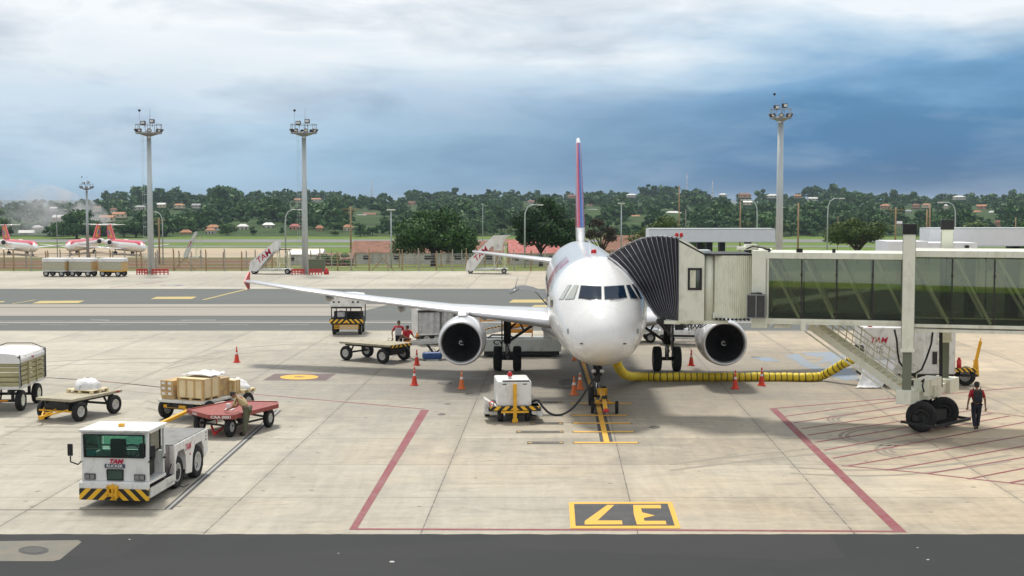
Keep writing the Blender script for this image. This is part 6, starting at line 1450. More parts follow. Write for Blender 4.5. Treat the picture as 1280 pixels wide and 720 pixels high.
# ================================================================== FLOODLIGHT MASTS
def mast(px, py, Y, ztop, r0, r1, label, wb=1.45, hang=True, gz=0, tilt=0):
    p = at(px, py, Y); r_ = thing('floodlight_mast', (p.x, Y, gz), R(tilt), label, 'floodlight mast'); H = ztop-gz
    MB().cyl((0, 0, 0), (0, 0, H), r0, r1, 18).build('pole', M['galv'], r_)
    mb = MB(); mb.lathe([(wb, H-.25), (wb, H-.1), (wb*.6, H-.35), (r1, H-.55)], n=18)
    mb.lathe([(wb*.98, H+.75), (wb*1.02, H+.75), (wb*1.02, H+.8), (wb*.98, H+.8), (wb*.98, H+.75)], n=18)
    for k in range(9): a = 2*pi*k/9; mb.cyl((wb*cos(a), wb*sin(a), H-.15), (wb*cos(a), wb*sin(a), H+.8), .03, n=5)
    rg = mb.build('lamp_ring', M['grey_metal'], r_)
    for k in range(8):
        a = 2*pi*k/8+.3; c_ = V((wb*.98*cos(a), wb*.98*sin(a), H+.08)); d = V((cos(a), sin(a), -.9)).normalized(); a1, b1, _ = frame(d)
        lm = MB(); lm.lathe([(.08, -.28), (.22, -.08), (.27, .08), (.22, .08)], c_, d, 8, sm=False); l_ = lm.build('floodlight', M['dark_metal'], rg)
        MB().lathe([(0, .09), (.2, .09), (.2, .07), (0, .07)], c_, d, 8).build('lens', M['label_white'], l_)
    for k, (x, z) in enumerate(((-.6, .95), (.4, 1.15))):
        l_ = MB().box(x-.27, x+.27, -.3, .1, H+z-.22, H+z+.22).build('floodlight', M['dark_metal'], rg, bevel=.04)
        MB().box(x-.2, x+.2, -.32, -.3, H+z-.14, H+z+.14).build('lens', M['label_white'], l_)
    mb = MB(); mb.cyl((.15, 0, H), (.15, 0, H+2.6), .035, .015, 6).cyl((-wb*.7, 0, H), (-wb*.7, 0, H+2.2), .015, n=5)
    mb.cyl((-.5, 0, H+.5), (-.5, 0, H+1.3), .03, n=5).cyl((.4, 0, H+.5), (.4, 0, H+1.3), .03, n=5).build('lightning_rod', M['grey_metal'], r_)
    MB().lathe([(0, -.16), (.14, -.08), (.14, .08), (0, .16)], (-wb*.7, 0, H+2.35), n=10).build('wind_sensor', M['dark_metal'], r_)
    if hang:
        mb = MB()
        for x in (-.75, -.55): mb.cyl((x, -.2, .4), (x, -.2, H-.3), .012, n=4, caps=False)
        for k in range(int(H/1.2)): mb.cyl((-.75, -.2, .5+1.2*k), (-.3, -.1, .5+1.2*k), .01, n=4, caps=False)
        mb.build('ladder', M['galv'], r_)
    MB().box(-.55, .55, -.55, .55, 0, .12).build('base', M['concrete'], r_)
    return r_
mast(189, 341, 151, 15.9, .38, .24, 'tall grey floodlight mast left of the parked jets, beside the cart train')
mast(381.5, 341, 151, 15.9, .38, .24, 'tall grey floodlight mast beside the left stair truck')
mast(974, 300, 145, 17.2, .42, .3, 'tall floodlight mast rising behind the jet bridge on the right', 1.15, False, 0, 20)
mast(110, 324, 300, 11.3, .35, .22, 'smaller distant floodlight mast beside the orange-tailed jet', 1.45, False, hz(-94, 300))
# red barriers round the mast feet
for k, (x0, x1) in enumerate(((171, 184), (190, 210), (365, 380), (386.5, 402))):
    a = at(x0, 343, 148.8); b_ = at(x1, 343, 148.8)
    r_ = thing('red_barrier', ((a.x+b_.x)/2, 148.8, 0), 0, ('short red barrier left of the left mast foot', 'red barrier right of the left mast foot', 'red barrier left of the second mast foot', 'red barrier right of the second mast foot')[k], 'barrier'); L = (b_.x-a.x)
    MB().box(-L/2, L/2, 0, .08, .42, .62).box(-L/2, L/2, 0, .08, .22, .34).build('rail', M['red'], r_)
    for j in range(5): x = lerp(-L/2, L/2, j/4); MB().box(x-.05, x+.05, -.02, .1, 0, .66).build('post', M['red'], r_)
tag(MB().lathe([(.0, 0), (.3, 0), (.3, .3), (.12, .7), (0, .7)], at(408, 343, 149.5)*V((1, 1, 0)) if False else (at(408, 343, 149.5).x, 149.5, 0), n=10).build('bollard', M['red'], bevel=.02), 'small red hydrant marker right of the second mast barriers', 'marker')
tag(MB().box(-1.0, 1.0, 0, .8, 0, 1.35).box(-1.05, 1.05, -.05, .85, 1.35, 1.42).build('power_cabinet', M['green_box'], loc=(at(395, 340, 155.8).x, 155.8, 0)), 'olive green cabinet right of the second floodlight mast', 'cabinet')
# ================================================================== FENCES
def fence(Y, x0, x1, step, h, label, two=True, braces=()):
    r_ = thing('wire_fence', (0, Y, hz(0, Y)), 0, label, 'fence'); n = int((x1-x0)/step); base = MB()
    ms = [M['concrete'], M['rust_post']]
    proto = {}
    for k in range(n+1):
        x = x0+k*step; hh = h*(1 if k % 3 == 0 else (.86 if k % 3 == 1 else .95)); key = (k % 3, k % 2)
        if key not in proto: proto[key] = MB().box(-.07, .07, -.07, .07, -.3, hh).bar((0, 0, hh), (0, -.25, hh+.25), .1, .1).build('post', ms[k % 2], r_); o = proto[key]; o.location = (x, 0, 0); continue
        o = proto[key].copy(); COL.objects.link(o); o.location = (x+random.uniform(-.25, .25), 0, 0); o.rotation_euler.y = R(random.uniform(-1.5, 1.5))
    for x in braces:
        o = MB().bar((x-1.3, -.03, 0), (x, -.03, h*.62), .09, .09).bar((x+1.3, -.03, 0), (x, -.03, h*.62), .09, .09).build('brace', M['rust_post'], r_)
    wires = MB()
    for z in (.15, .5, .9, 1.3, 1.6, h*.84): wires.cyl((x0, 0, z), (x1, 0, z), .012, n=3, caps=False)
    wires.build('wire', M['grey_metal'], r_, fix=False)
    return r_
fence(157.6, -68, 16, 1.9, 2.35, 'long wire fence with concrete posts along the apron edge', braces=(at(231, 340, 157.6).x, at(339, 340, 157.6).x, at(478.5, 340, 157.6).x))
fence(178, -76, 22, 2.9, 2.1, 'second wire fence with ochre posts behind the apron fence')
# ================================================================== FAR PARKED JETS
def tjet(x, Y, gz, rz, label):
    r_ = thing('parked_jet', (x, Y, gz), rz, label, 'airliner', 'parked red and white jets beyond the fence')
    n = 20; FTj = [(0, .05, 2.2), (.4, .6, 2.3), (1.2, 1.05, 2.5), (2.5, 1.45, 2.65), (4, 1.65, 2.7), (24, 1.65, 2.7), (28, 1.3, 2.95), (32, .7, 3.3), (35, .15, 3.6)]
    mb = MB(); vs = [(rr_*sin(2*pi*i/n), u, zc+rr_*cos(2*pi*i/n)) for u, rr_, zc in FTj for i in range(n)]
    mb.add(vs, [(j*n+i, j*n+(i+1) % n, (j+1)*n+(i+1) % n, (j+1)*n+i) for j in range(len(FTj)-1) for i in range(n)], 0, True)
    for j in range(len(FTj)-1):
        for i in range(n):
            a = 2*pi*(i+.5)/n
            if cos(a) > .55 and j > 1: mb.m[j*n+i] = 1
    mb.build('fuselage', [M['plane_white'], M['jet_red']], r_)
    for sg in (-1, 1):
        surf([(sg*.8, 14, 1.6, 5.2, .12), (sg*5, 16, 1.95, 3.4, .11), (sg*14, 20, 2.7, 1.4, .1)], 'wing', [M['plane_white']], r_)
        surf([(0, 31.5, 8.3, 3.2, .09), (sg*5, 33.3, 8.4, 1.6, .09)], 'tailplane', [M['plane_white']], r_)
        nc = MB(); nc.lathe([(.55, .3), (.72, 0), (.85, .3), (.88, 1.8), (.75, 3.8), (.5, 4.6), (.4, 4.6)], (sg*2.6, 23.5, 3.4), (0, 1, 0), 18).box(min(sg*1.2, sg*2.6), max(sg*1.2, sg*2.6), 24.5, 27.5, 3.3, 3.55)
        e_ = nc.build('engine', M['plane_white'], r_); MB().lathe([(0, .15), (.6, .15), (.6, .35), (0, .35)], (sg*2.6, 23.5, 3.4), (0, 1, 0), 16).build('intake', M['black'], e_)
        MB().cyl((sg*2.5, 18.5, .4), (sg*2.5, 18.5, 1.8), .14, n=8).build('main_gear', M['dark_metal'], r_)
        for q in (-.3, .3): wheel(r_, (sg*2.5+q, 18.5, .5), .5, .3)
    mb = MB(); mb.add([(q, u, z) for q in (-.14, .14) for u, z in ((26.5, 4.2), (31.2, 8.5), (34.6, 8.5), (34, 4.0))], [(0,1,2,3),(7,6,5,4),(0,4,5,1),(1,5,6,2),(2,6,7,3),(3,7,4,0)]); f_ = mb.build('fin', M['jet_red'], r_)
    for sg in (-1, 1):
        MB().add([(sg*.16, u, z) for u, z in ((28.6, 4.6), (31.4, 8.0), (33.6, 8.0), (31.6, 4.6))], [(0,1,2,3)]).build('flame_panel', M['jet_orange'], f_, fix=False)
        MB().add([(sg*.17, u, z) for u, z in ((30.8, 5.6), (32.2, 7.0), (33.2, 6.6), (32.0, 5.2))], [(0,1,2,3)]).build('flame_panel', M['fin_blue'], f_, fix=False)
    MB().cyl((0, 3.4, .3), (0, 3.4, 1.4), .1, n=8).build('nose_gear', M['dark_metal'], r_)
    for q in (-.18, .18): wheel(r_, (q, 3.4, .3), .3, .16)
    mb = MB(); mb.add([fp for fp in ((-1.0, 1.62, 3.2), (1.0, 1.62, 3.2), (.85, 2.2, 3.75), (-.85, 2.2, 3.75))], [(0,1,2,3)]); mb.build('windscreen', M['window_dark'], r_, fix=False)
    return r_
def jet_at(pxn, Yn, pxt, label):
    xn = (pxn-640)/F*Yn; L = 35.0; a = pxt
    # find the tail distance so that the jet is 35 m long and its tail is seen at pxt
    best = None
    for k in range(400):
        Yt = Yn+.09*k; xt = (pxt-640)/F*Yt; e_ = abs(math.hypot(xt-xn, Yt-Yn)-L)
        if best is None or e_ < best[0]: best = (e_, xt, Yt)
    _, xt, Yt = best; return tjet(xn, Yn, -7, -math.atan2(xt-xn, Yt-Yn), label)
jet_at(84, 378, 126, 'red and white jet beyond the fence pointing left, behind the small mast')
jet_at(180, 372, 134, 'red and white jet with orange-patterned tail beyond the fence, pointing right')
jet_at(45, 372, 3, 'red and white jet at the left edge beyond the fence')
# ================================================================== SHEDS AND BUILDINGS
def hut(name, x0, x1, Y, d, h, rh, wall, roof, label, cat='building', gz=None, nwin=6, hip=False, posts=False, rz=0):
    z = hz((x0+x1)/2, Y) if gz is None else gz; W_ = x1-x0
    r_ = thing(name, ((x0+x1)/2, Y, z), rz, label, cat)
    MB().box(-W_/2, W_/2, 0, d, -.6, h).build('wall', M[wall], r_)
    mb = MB(); o = .35
    if hip: mb.add([(-W_/2-o, -o, h), (W_/2+o, -o, h), (W_/2+o, d+o, h), (-W_/2-o, d+o, h), (-W_/2+d*.4, d/2, h+rh), (W_/2-d*.4, d/2, h+rh)], [(0,1,5,4),(1,2,5),(2,3,4,5),(3,0,4),(3,2,1,0)])
    else: mb.add([(-W_/2-o, -o, h-.1), (W_/2+o, -o, h-.1), (W_/2+o, d+o, h-.1), (-W_/2-o, d+o, h-.1), (-W_/2-o, d/2, h+rh), (W_/2+o, d/2, h+rh)], [(0,1,5,4),(2,3,4,5),(1,2,5),(3,0,4),(3,2,1,0)])
    mb.build('roof', M[roof], r_)
    for k in range(nwin):
        x = lerp(-W_/2+W_*.09, W_/2-W_*.09, k/max(1, nwin-1)) if nwin > 1 else 0; ww = min(.5, W_*.06)
        MB().box(x-ww, x+ww, -.04, .02, h*.35, h*.72).build('window', M['window_dark'], r_)
    if posts:
        for k in range(10): x = lerp(-W_/2+.1, W_/2-.1, k/9); MB().box(x-.08, x+.08, -.9, -.74, -.6, h-.2).build('post', M['rust_post'], r_)
    return r_
X_ = lambda px, Y: (px-640)/F*Y
hut('long_shed', X_(441, 214), X_(628, 214), 214, 7, 1.95, 1.7, 'wall_white', 'roof_tile', 'long low shed with brown clay tile roof behind the big tree', posts=True, nwin=5)
hut('small_shed', X_(362, 205), X_(400, 205), 205, 5, 1.7, .6, 'wall_white', 'roof_pale', 'small white shed right of the left stair truck', nwin=2)
hut('lean_to', X_(398, 196), X_(438, 196), 196, 4, 1.1, .7, 'roof_tile', 'roof_tile', 'low brown lean-to left of the long clay-roofed shed', nwin=0)
hut('brick_block', X_(634, 226), X_(646, 226), 226, 4, 3.6, .5, 'roof_orange', 'roof_tile', 'narrow orange brick block left of the red gabled hall', nwin=2)
hut('red_gabled_hall', X_(638, 204), X_(712, 204), 204, 9, 1.9, 1.7, 'wall_white', 'roof_red', 'white hall with red sheet roof behind the airliner tailplane', nwin=5)
hut('tiled_house', X_(752, 212), X_(806, 212), 212, 8, 2.3, 2.2, 'wall_pink', 'roof_tile', 'salmon house with clay tile roof above the jet bridge canopy', nwin=4, rz=R(-12))
# ================================================================== COVERED WALKWAYS ON THE RIGHT
def walkway(x0, x1, Y, z0, z1, d, label, legs, boxes=()):
    r_ = thing('covered_walkway', ((x0+x1)/2, Y, 0), 0, label, 'walkway'); L = x1-x0
    MB().box(-L/2, L/2, 0, d, z0, z1).build('tunnel', M['corrug_white'], r_)
    MB().box(-L/2, L/2, -.03, d+.03, z1, z1+.05).box(-L/2, L/2, -.04, 0, z0-.04, z0).build('edge_trim', M['galv'], r_)
    for px in legs: x = X_(px, Y)-(x0+x1)/2; MB().box(x-.22, x+.22, d*.3, d*.7, 0, z0).build('leg', M['black'], r_)
    return r_
walkway(X_(811, 108), X_(969, 108), 108, 4.85, 5.85, 2.5, 'long pale ribbed walkway behind the jet bridge, left one', (877, 889, 905, 938))
w2 = walkway(X_(1163, 92), X_(1420, 92), 92, 5.05, 6.2, 2.5, 'long pale ribbed walkway behind the jet bridge at the right edge', (1221, 1273, 1276, 1330))
MB().box(X_(1110, 88)-w2.location.x, X_(1160, 88)-w2.location.x, -4, -1, 4.5, 5.45).box(X_(1160, 88)-w2.location.x, X_(1222, 88)-w2.location.x, -4, -1, 4.5, 5.35).build('side_cabin', M['corrug_white'], w2)
MB().box(X_(1206, 88)-w2.location.x, X_(1211, 88)-w2.location.x, -4.06, -4, 4.75, 5.2).build('window', M['window_dark'], w2)
# ================================================================== LAMPS AND POLES
def lamp(px, ytop, Y, label, curved=1, arm=1.6):
    x = X_(px, Y); gz = hz(x, Y); H = CH+(253-ytop)/F*Y-gz; r_ = thing('street_lamp', (x, Y, gz), 0, label, 'street lamp')
    if curved:
        MB().tube([(0, 0, 0), (0, 0, H*.75), (.05*curved, 0, H*.88), (.35*curved, 0, H*.96), (.9*curved, 0, H), (arm*curved, 0, H-.02)], [.11, .09, .085, .075, .065, .06], 8).build('pole', M['galv'], r_)
        MB().box(min(arm*curved, (arm+.75)*curved), max(arm*curved, (arm+.75)*curved), -.14, .14, H-.1, H+.06).build('lamp_head', M['dirty_white'], r_, bevel=.04)
    else:
        MB().cyl((0, 0, 0), (0, 0, H), .11, .07, 8).build('pole', M['galv'], r_)
        MB().box(-.55, .55, -.12, .12, H-.12, H+.05).build('lamp_head', M['dirty_white'], r_, bevel=.04)
for a in ((357, 262, 175, 'curved street lamp right of the left stair truck', 1), (489, 262, 172, 'straight street lamp at the left edge of the big tree', 0), (656, 256, 172, 'curved street lamp in front of the second dark tree', 1),
          (776.5, 254, 200, 'straight street lamp between the bare tree and the canopy', 0), (946, 250, 190, 'curved street lamp just left of the right-hand mast', -1), (1034, 248, 190, 'tall curved street lamp left of the umbrella tree', 1),
          (1193.5, 253, 175, 'curved street lamp above the right-hand walkway', -1), (203.5, 265, 210, 'curved street lamp right of the left mast', -1), (71.5, 262, 300, 'curved street lamp left of the parked jets', 1), (603.5, 255, 420, 'distant straight street lamp right of the big tree', 0)): lamp(*a)
def wpole(px, ytop, Y, label, arms=1, mat='rust_post', w_=.16):
    x = X_(px, Y); gz = hz(x, Y); H = CH+(253-ytop)/F*Y-gz; r_ = thing('utility_pole', (x, Y, gz), R(random.uniform(-20, 20)), label, 'utility pole')
    MB().cyl((0, 0, 0), (0, 0, H), w_, w_*.7, 8).build('pole', M[mat], r_)
    if arms:
        MB().bar((-1.3, 0, H-.4), (1.3, 0, H-.4), .12, .12).bar((-.9, 0, H-.9), (.9, 0, H-.9), .1, .1).build('cross_arm', M['rust_post'], r_)
        for x_ in (-1.1, -.5, .5, 1.1): MB().cyl((x_, 0, H-.35), (x_, 0, H-.1), .05, n=6).build('insulator', M['dark_metal'], r_)
for a in ((199, 272, 215, 'wooden utility pole with cross arm right of the left mast'), (438.5, 258, 210, 'utility pole with cross arm left of the long shed'), (848.5, 232, 260, 'tall ochre pole above the left walkway', 0), (857, 262, 300, 'slim pale post behind the left walkway', 0, 'concrete', .08),
          (925, 252, 240, 'brown pole behind the left walkway', 0), (997.5, 254, 200, 'ochre post right of the right-hand mast', 0), (1119, 259, 210, 'wooden pole with splayed cross arms above the umbrella tree', 1), (1158, 262, 205, 'left of two close wooden poles by the black-capped column', 0),
          (1161.5, 256, 205, 'right and taller of two close wooden poles by the black-capped column', 0), (1269, 272, 200, 'thin ochre post at the right edge', 0, 'rust_post', .1), (1047, 270, 330, 'thin pole rising behind the umbrella tree', 0, 'rust_post', .1), (698, 270, 260, 'pale post in front of the second dark tree', 0, 'concrete', .1)): wpole(*a)
def tower(px, ytop, Y, label):
    x = X_(px, Y); gz = hz(x, Y); H = CH+(253-ytop)/F*Y-gz; r_ = thing('lattice_tower', (x, Y, gz), 0, label, 'radio tower'); mb = MB(); b_ = 1.0
    for sx_, sy_ in ((-1, -1), (1, -1), (1, 1), (-1, 1)): mb.cyl((sx_*b_, sy_*b_, 0), (sx_*.2, sy_*.2, H), .14, .1, 4, mi=0)
    for k in range(12):
        q0, q1 = k/12, (k+1)/12; w0, w1 = lerp(b_, .2, q0), lerp(b_, .2, q1)
        mb.bar((-w0, -w0, H*q0), (w1, -w1, H*q1), .14, .14, k % 2); mb.bar((w0, -w0, H*q0), (-w1, -w1, H*q1), .14, .14, k % 2)
    mb.build('lattice', [M['label_white'], M['jet_red']], r_)
for a in ((465, 225, 1480, 'thin red and white radio tower on the ridge left of centre'), (890, 226, 1480, 'red and white radio tower on the ridge, right of centre'), (858, 217, 1550, 'faint taller radio tower on the ridge above the bridge canopy')): tower(*a)
# ================================================================== TREES
def leaves(blobs, n, size, seed, shell=.55, flat=.5, thin=1.0):
    """vectorised leaf faces through lumpy ellipsoids -> vertex array (4n, 3)"""
    rng = np.random.default_rng(seed); vol = np.array([b[3]*b[4]*b[5] for b in blobs]); pr = vol**.75/np.sum(vol**.75)
    idx = rng.choice(len(blobs), n, p=pr); B = np.array(blobs)[idx]
    d = rng.normal(size=(n, 3)); d /= np.linalg.norm(d, axis=1)[:, None]
    r = shell+(1-shell)*rng.random(n)**.6; lump = 1+.16*np.sin(d[:, 0]*7+idx*1.7)*np.cos(d[:, 1]*6+idx)+.1*np.sin(d[:, 2]*9+idx*2.3)
    c_ = B[:, :3]+d*B[:, 3:6]*(r*lump)[:, None]
    nrm = d+rng.normal(size=(n, 3))*.55; nrm /= np.linalg.norm(nrm, axis=1)[:, None]
    a = np.cross(nrm, rng.normal(size=(n, 3))); a /= np.linalg.norm(a, axis=1)[:, None]; b_ = np.cross(nrm, a)
    s = size*(.6+.8*rng.random(n))[:, None]; a = a*s; b_ = b_*s*.75
    return np.stack([c_-a-b_*.3, c_-b_, c_+a+b_*.2, c_+b_], 1).reshape(-1, 3)
def mesh_np(name, co, mat, q=4):
    me = bpy.data.meshes.new(name); n = len(co)//q
    me.vertices.add(len(co)); me.vertices.foreach_set('co', co.astype(np.float32).ravel())
    me.loops.add(n*q); me.loops.foreach_set('vertex_index', np.arange(n*q, dtype=np.int32))
    me.polygons.add(n); me.polygons.foreach_set('loop_start', np.arange(0, n*q, q, dtype=np.int32))
    me.update(calc_edges=True); me.materials.append(mat); return me
def tree(px, Y, blobs, n, size, mat, label, trunk=None, name='broadleaf_tree', group=None, limbs=7, tr=.28, shell=.55):
    x = X_(px, Y); gz = hz(x, Y); r_ = thing(name, (x, Y, gz), 0, label, 'tree', group)
    seed = int(px*7+Y); o = bpy.data.objects.new('crown', mesh_np('crown', leaves(blobs, n, size, seed, shell), M[mat])); COL.objects.link(o); o.parent = r_
    rnd = random.Random(seed); mb = MB(); th = trunk or min(b[2]-b[5]*.3 for b in blobs)
    mb.tube([(0, 0, -.3), (.05, 0, th*.4), (-.05, 0, th*.8), (0, 0, th)], [tr*1.3, tr, tr*.85, tr*.8], 10)
    for k in range(limbs):
        b_ = blobs[k % len(blobs)]; e_ = V((b_[0]+rnd.uniform(-.3, .3)*b_[3], b_[1]+rnd.uniform(-.3, .3)*b_[4], b_[2]+rnd.uniform(-.2, .4)*b_[5])); s_ = V((0, 0, th*rnd.uniform(.55, 1.0))); m_ = s_.lerp(e_, .5)+V((rnd.uniform(-.3, .3), rnd.uniform(-.3, .3), rnd.uniform(0, .4)))
        mb.tube([s_, m_, e_], [tr*.55, tr*.35, tr*.12], 6)
        for j in range(3):
            e2 = e_+V((rnd.uniform(-1, 1)*b_[3]*.6, rnd.uniform(-1, 1)*b_[4]*.6, rnd.uniform(-.1, .7)*b_[5])); mb.tube([m_.lerp(e_, .4), e2], [tr*.2, tr*.06], 5)
    mb.build('trunk', M['bark'], r_, fix=False)
    return r_
def blobs_dome(w_, h, z0, k, seed, top=1.0):
    rnd = random.Random(seed); B = []
    for i in range(k):
        a = rnd.uniform(0, 2*pi); r = w_*.5*sqrt(rnd.random())*.82; q = 1-(r/(w_*.5))**2*.75; s = w_*rnd.uniform(.11, .21)
        z = z0+(h-z0)*(rnd.uniform(.25, .85)*q+.05); B.append((r*cos(a), r*sin(a)*.8, z, s, s, s*rnd.uniform(.5, .75)))
    return B
tree(541, 190, blobs_dome(11.6, 9.2, .9, 46, 3)+[(-4.6, 0, 2.6, 1.5, 1.5, 1.1), (4.4, .3, 2.7, 1.6, 1.5, 1.2), (-3, 1, 3.6, 1.6, 1.5, 1.2), (3, 1, 3.4, 1.7, 1.5, 1.3)], 30000, .17, 'leaf_dark', 'broad dense dark green tree standing over the long shed', trunk=2.8, limbs=12, tr=.32)
tree(676, 188, blobs_dome(9.6, 9.9, 1.8, 30, 5), 18000, .18, 'leaf_dark', 'dark spreading tree left of the airliner tail fin', trunk=2.6, limbs=12, tr=.26)
tree(722, 200, blobs_dome(5, 6.5, 1.5, 10, 8), 5000, .18, 'leaf_mid', 'green bushy tree directly behind the tail fin', limbs=5, tr=.2)
tree(752, 190, blobs_dome(5.2, 7.4, 2.6, 14, 9), 2600, .12, 'leaf_brown', 'sparse brown twiggy tree right of the tail fin', trunk=2.4, limbs=14, tr=.2, shell=.2)
tree(826, 215, blobs_dome(10.5, 7.2, .8, 22, 12), 12000, .19, 'leaf_olive', 'olive green rounded tree above the jet bridge canopy', limbs=6)
tree(1072, 215, blobs_dome(10.8, 7.0, 3.2, 26, 14), 15000, .15, 'leaf_olive', 'flat umbrella-shaped tree standing on the bright grass', trunk=2.6, limbs=14, tr=.26, name='umbrella_tree')
tree(1290, 190, blobs_dome(6.5, 9.2, 1.2, 14, 16), 8000, .18, 'leaf_dark', 'dark green tree cut off by the right edge', limbs=6)
tree(870, 230, blobs_dome(9, 5.0, .3, 12, 18), 6000, .2, 'leaf_mid', 'dark green shrubby tree under the left walkway', limbs=4)
tree(96, 560, blobs_dome(22, 11.2, 1, 26, 21), 12000, .4, 'leaf_mid', 'round green tree just above the left-pointing parked jet', limbs=6, tr=.5)
tree(170, 575, blobs_dome(16, 9, 1, 16, 23), 7000, .4, 'leaf_mid', 'green clump of tree right of the orange-patterned tail', limbs=6, tr=.4)
for k, (px, Y, w_) in enumerate(((404, 192, 3.2), (418, 190, 2.6), (430, 194, 2.4))):
    tree(px, Y, blobs_dome(w_, 1.9, .1, 6, 30+k), 1600, .12, 'leaf_bright', 'bright green bush left of the long shed', name='garden_bush', group='bright bushes by the long shed', limbs=3, tr=.06)
# ---- houses on the hillside (photo pixel of the wall foot, width in pixels, distance)
HS = [(33, 297, 23, 640, 'wall_white', 'roof_pale', 'white house with pale roof at the far left of the hillside'), (46, 290, 16, 700, 'wall_cream', 'roof_pale', 'cream house above the far left white house'), (67, 263.5, 9, 1250, 'wall_white', 'roof_pale', 'small pale house high on the left ridge'),
 (78, 277, 26, 840, 'wall_pink', 'roof_pale', 'wide salmon house left of the smoke'), (97, 270, 22, 900, 'wall_white', 'roof_pale', 'wide pale-roofed house behind the smoke'), (122, 264, 14, 1000, 'wall_cream', 'roof_tile', 'cream house with brown roof above the smoke'),
 (133, 276.5, 22, 800, 'wall_cream', 'roof_orange', 'orange-roofed house just above the patterned tail'), (148, 272, 17, 860, 'wall_cream', 'roof_orange', 'orange-roofed house right of the smoke, upper one'), (142, 266, 12, 960, 'wall_white', 'roof_tile', 'small brown-roofed house above the two orange roofs'),
 (175, 262.5, 16, 1050, 'wall_white', 'roof_grey', 'grey-roofed white house beside the left mast'), (202, 259, 15, 1120, 'wall_cream', 'roof_pale', 'cream villa just right of the left mast'), (225, 260, 17, 1100, 'wall_cream', 'roof_orange', 'cream villa with orange roof on the left ridge'), (246, 260, 14, 1100, 'wall_white', 'roof_grey', 'white villa on the left ridge under the dark tree clump'),
 (265, 290, 17, 650, 'wall_white', 'roof_orange', 'white house with orange roof on the lower left slope'), (262, 294.5, 14, 610, 'wall_white', 'roof_orange', 'small white house below the orange-roofed one'), (232, 297, 14, 605, 'wall_pink', 'roof_orange', 'low orange-roofed house near the far stair truck'), (303, 289, 14, 660, 'wall_white', 'roof_pale', 'greenish white house right of the lower left slope houses'),
 (336, 287, 18, 680, 'wall_white', 'roof_pale', 'white house left of the second mast'), (368, 289, 18, 650, 'wall_pink', 'roof_red', 'red-roofed house just left of the second mast'), (373, 252.5, 12, 1380, 'wall_pink', 'roof_orange', 'salmon house on the ridge left of the second mast'), (396, 252, 14, 1380, 'wall_white', 'roof_orange', 'white house on the ridge right of the second mast'),
 (462, 272.5, 20, 880, 'wall_white', 'roof_tile', 'white house with brown roof left of the big tree'), (452, 275, 14, 860, 'wall_white', 'roof_grey', 'small grey-roofed house left of the brown-roofed one'), (436, 290, 14, 640, 'wall_cream', 'roof_orange', 'low orange-roofed house by the utility pole'), (515, 256.5, 9, 1250, 'wall_pink', 'roof_tile', 'tiny salmon house on the slope above the big tree'),
 (400, 291, 12, 640, 'wall_pink', 'roof_orange', 'low house right of the second mast'), (664, 255, 12, 1300, 'wall_white', 'roof_tile', 'white house left of the tail fin'), (714, 247.5, 14, 1450, 'wall_pink', 'roof_tile', 'salmon roofs on the ridge by the tail fin'), (741, 267.5, 18, 1000, 'wall_white', 'roof_pale', 'white pale-roofed house right of the tail fin'), (795, 276, 16, 840, 'wall_white', 'roof_orange', 'orange-roofed house above the canopy'),
 (738, 260, 8, 1150, 'wall_cream', 'roof_tile', 'tiny cream house right of the tail fin'), (790, 246.5, 12, 1450, 'wall_white', 'roof_pale', 'white house on the ridge left of the tree knoll'), (843, 270.5, 24, 950, 'wall_white', 'roof_pale', 'large white villa behind the tall ochre pole'), (903, 246, 10, 1450, 'wall_white', 'roof_pale', 'white house on the ridge right of the tree knoll'), (930, 247, 20, 1420, 'wall_pink', 'roof_tile', 'long salmon roofs on the ridge left of the right mast'),
 (934, 256, 15, 1200, 'wall_cream', 'roof_pale', 'cream house below the ridge left of the right mast'), (964, 247.5, 16, 1420, 'wall_white', 'roof_pale', 'pale house touching the right mast'), (997, 247.5, 12, 1420, 'wall_pink', 'roof_orange', 'salmon house on the ridge right of the right mast'), (1016, 251, 18, 1350, 'wall_white', 'roof_pale', 'white villa right of the lone ridge tree'), (1106, 260.5, 12, 1150, 'wall_pink', 'roof_orange', 'orange-roofed house left of the cross-armed pole'),
 (1124, 285, 8, 700, 'wall_cream', 'roof_pale', 'yellow cream house right of the cross-armed pole'), (1136, 268, 11, 1000, 'wall_white', 'roof_grey', 'white house between the poles and the ridge'), (1144, 260, 10, 1150, 'wall_pink', 'roof_tile', 'small salmon house left of the close wooden poles'), (1158, 259.5, 10, 1160, 'wall_cream', 'roof_orange', 'orange-roofed house behind the close wooden poles'), (1181, 260.5, 10, 1150, 'wall_cream', 'roof_pale', 'cream house just left of the last street lamp'),
 (1200, 249.5, 18, 1380, 'wall_white', 'roof_pale', 'row of white walls on the ridge near the right edge'), (1226, 261, 13, 1130, 'wall_pink', 'roof_orange', 'salmon house on the slope near the right edge'), (1222, 269, 10, 1000, 'wall_cream', 'roof_orange', 'cream house below the salmon one near the right edge'), (1240, 269.5, 9, 1000, 'wall_cream', 'roof_pale', 'small cream house near the right edge'), (1247, 283.5, 8, 720, 'wall_pink', 'roof_tile', 'low salmon house near the right edge')]
houses_px = []
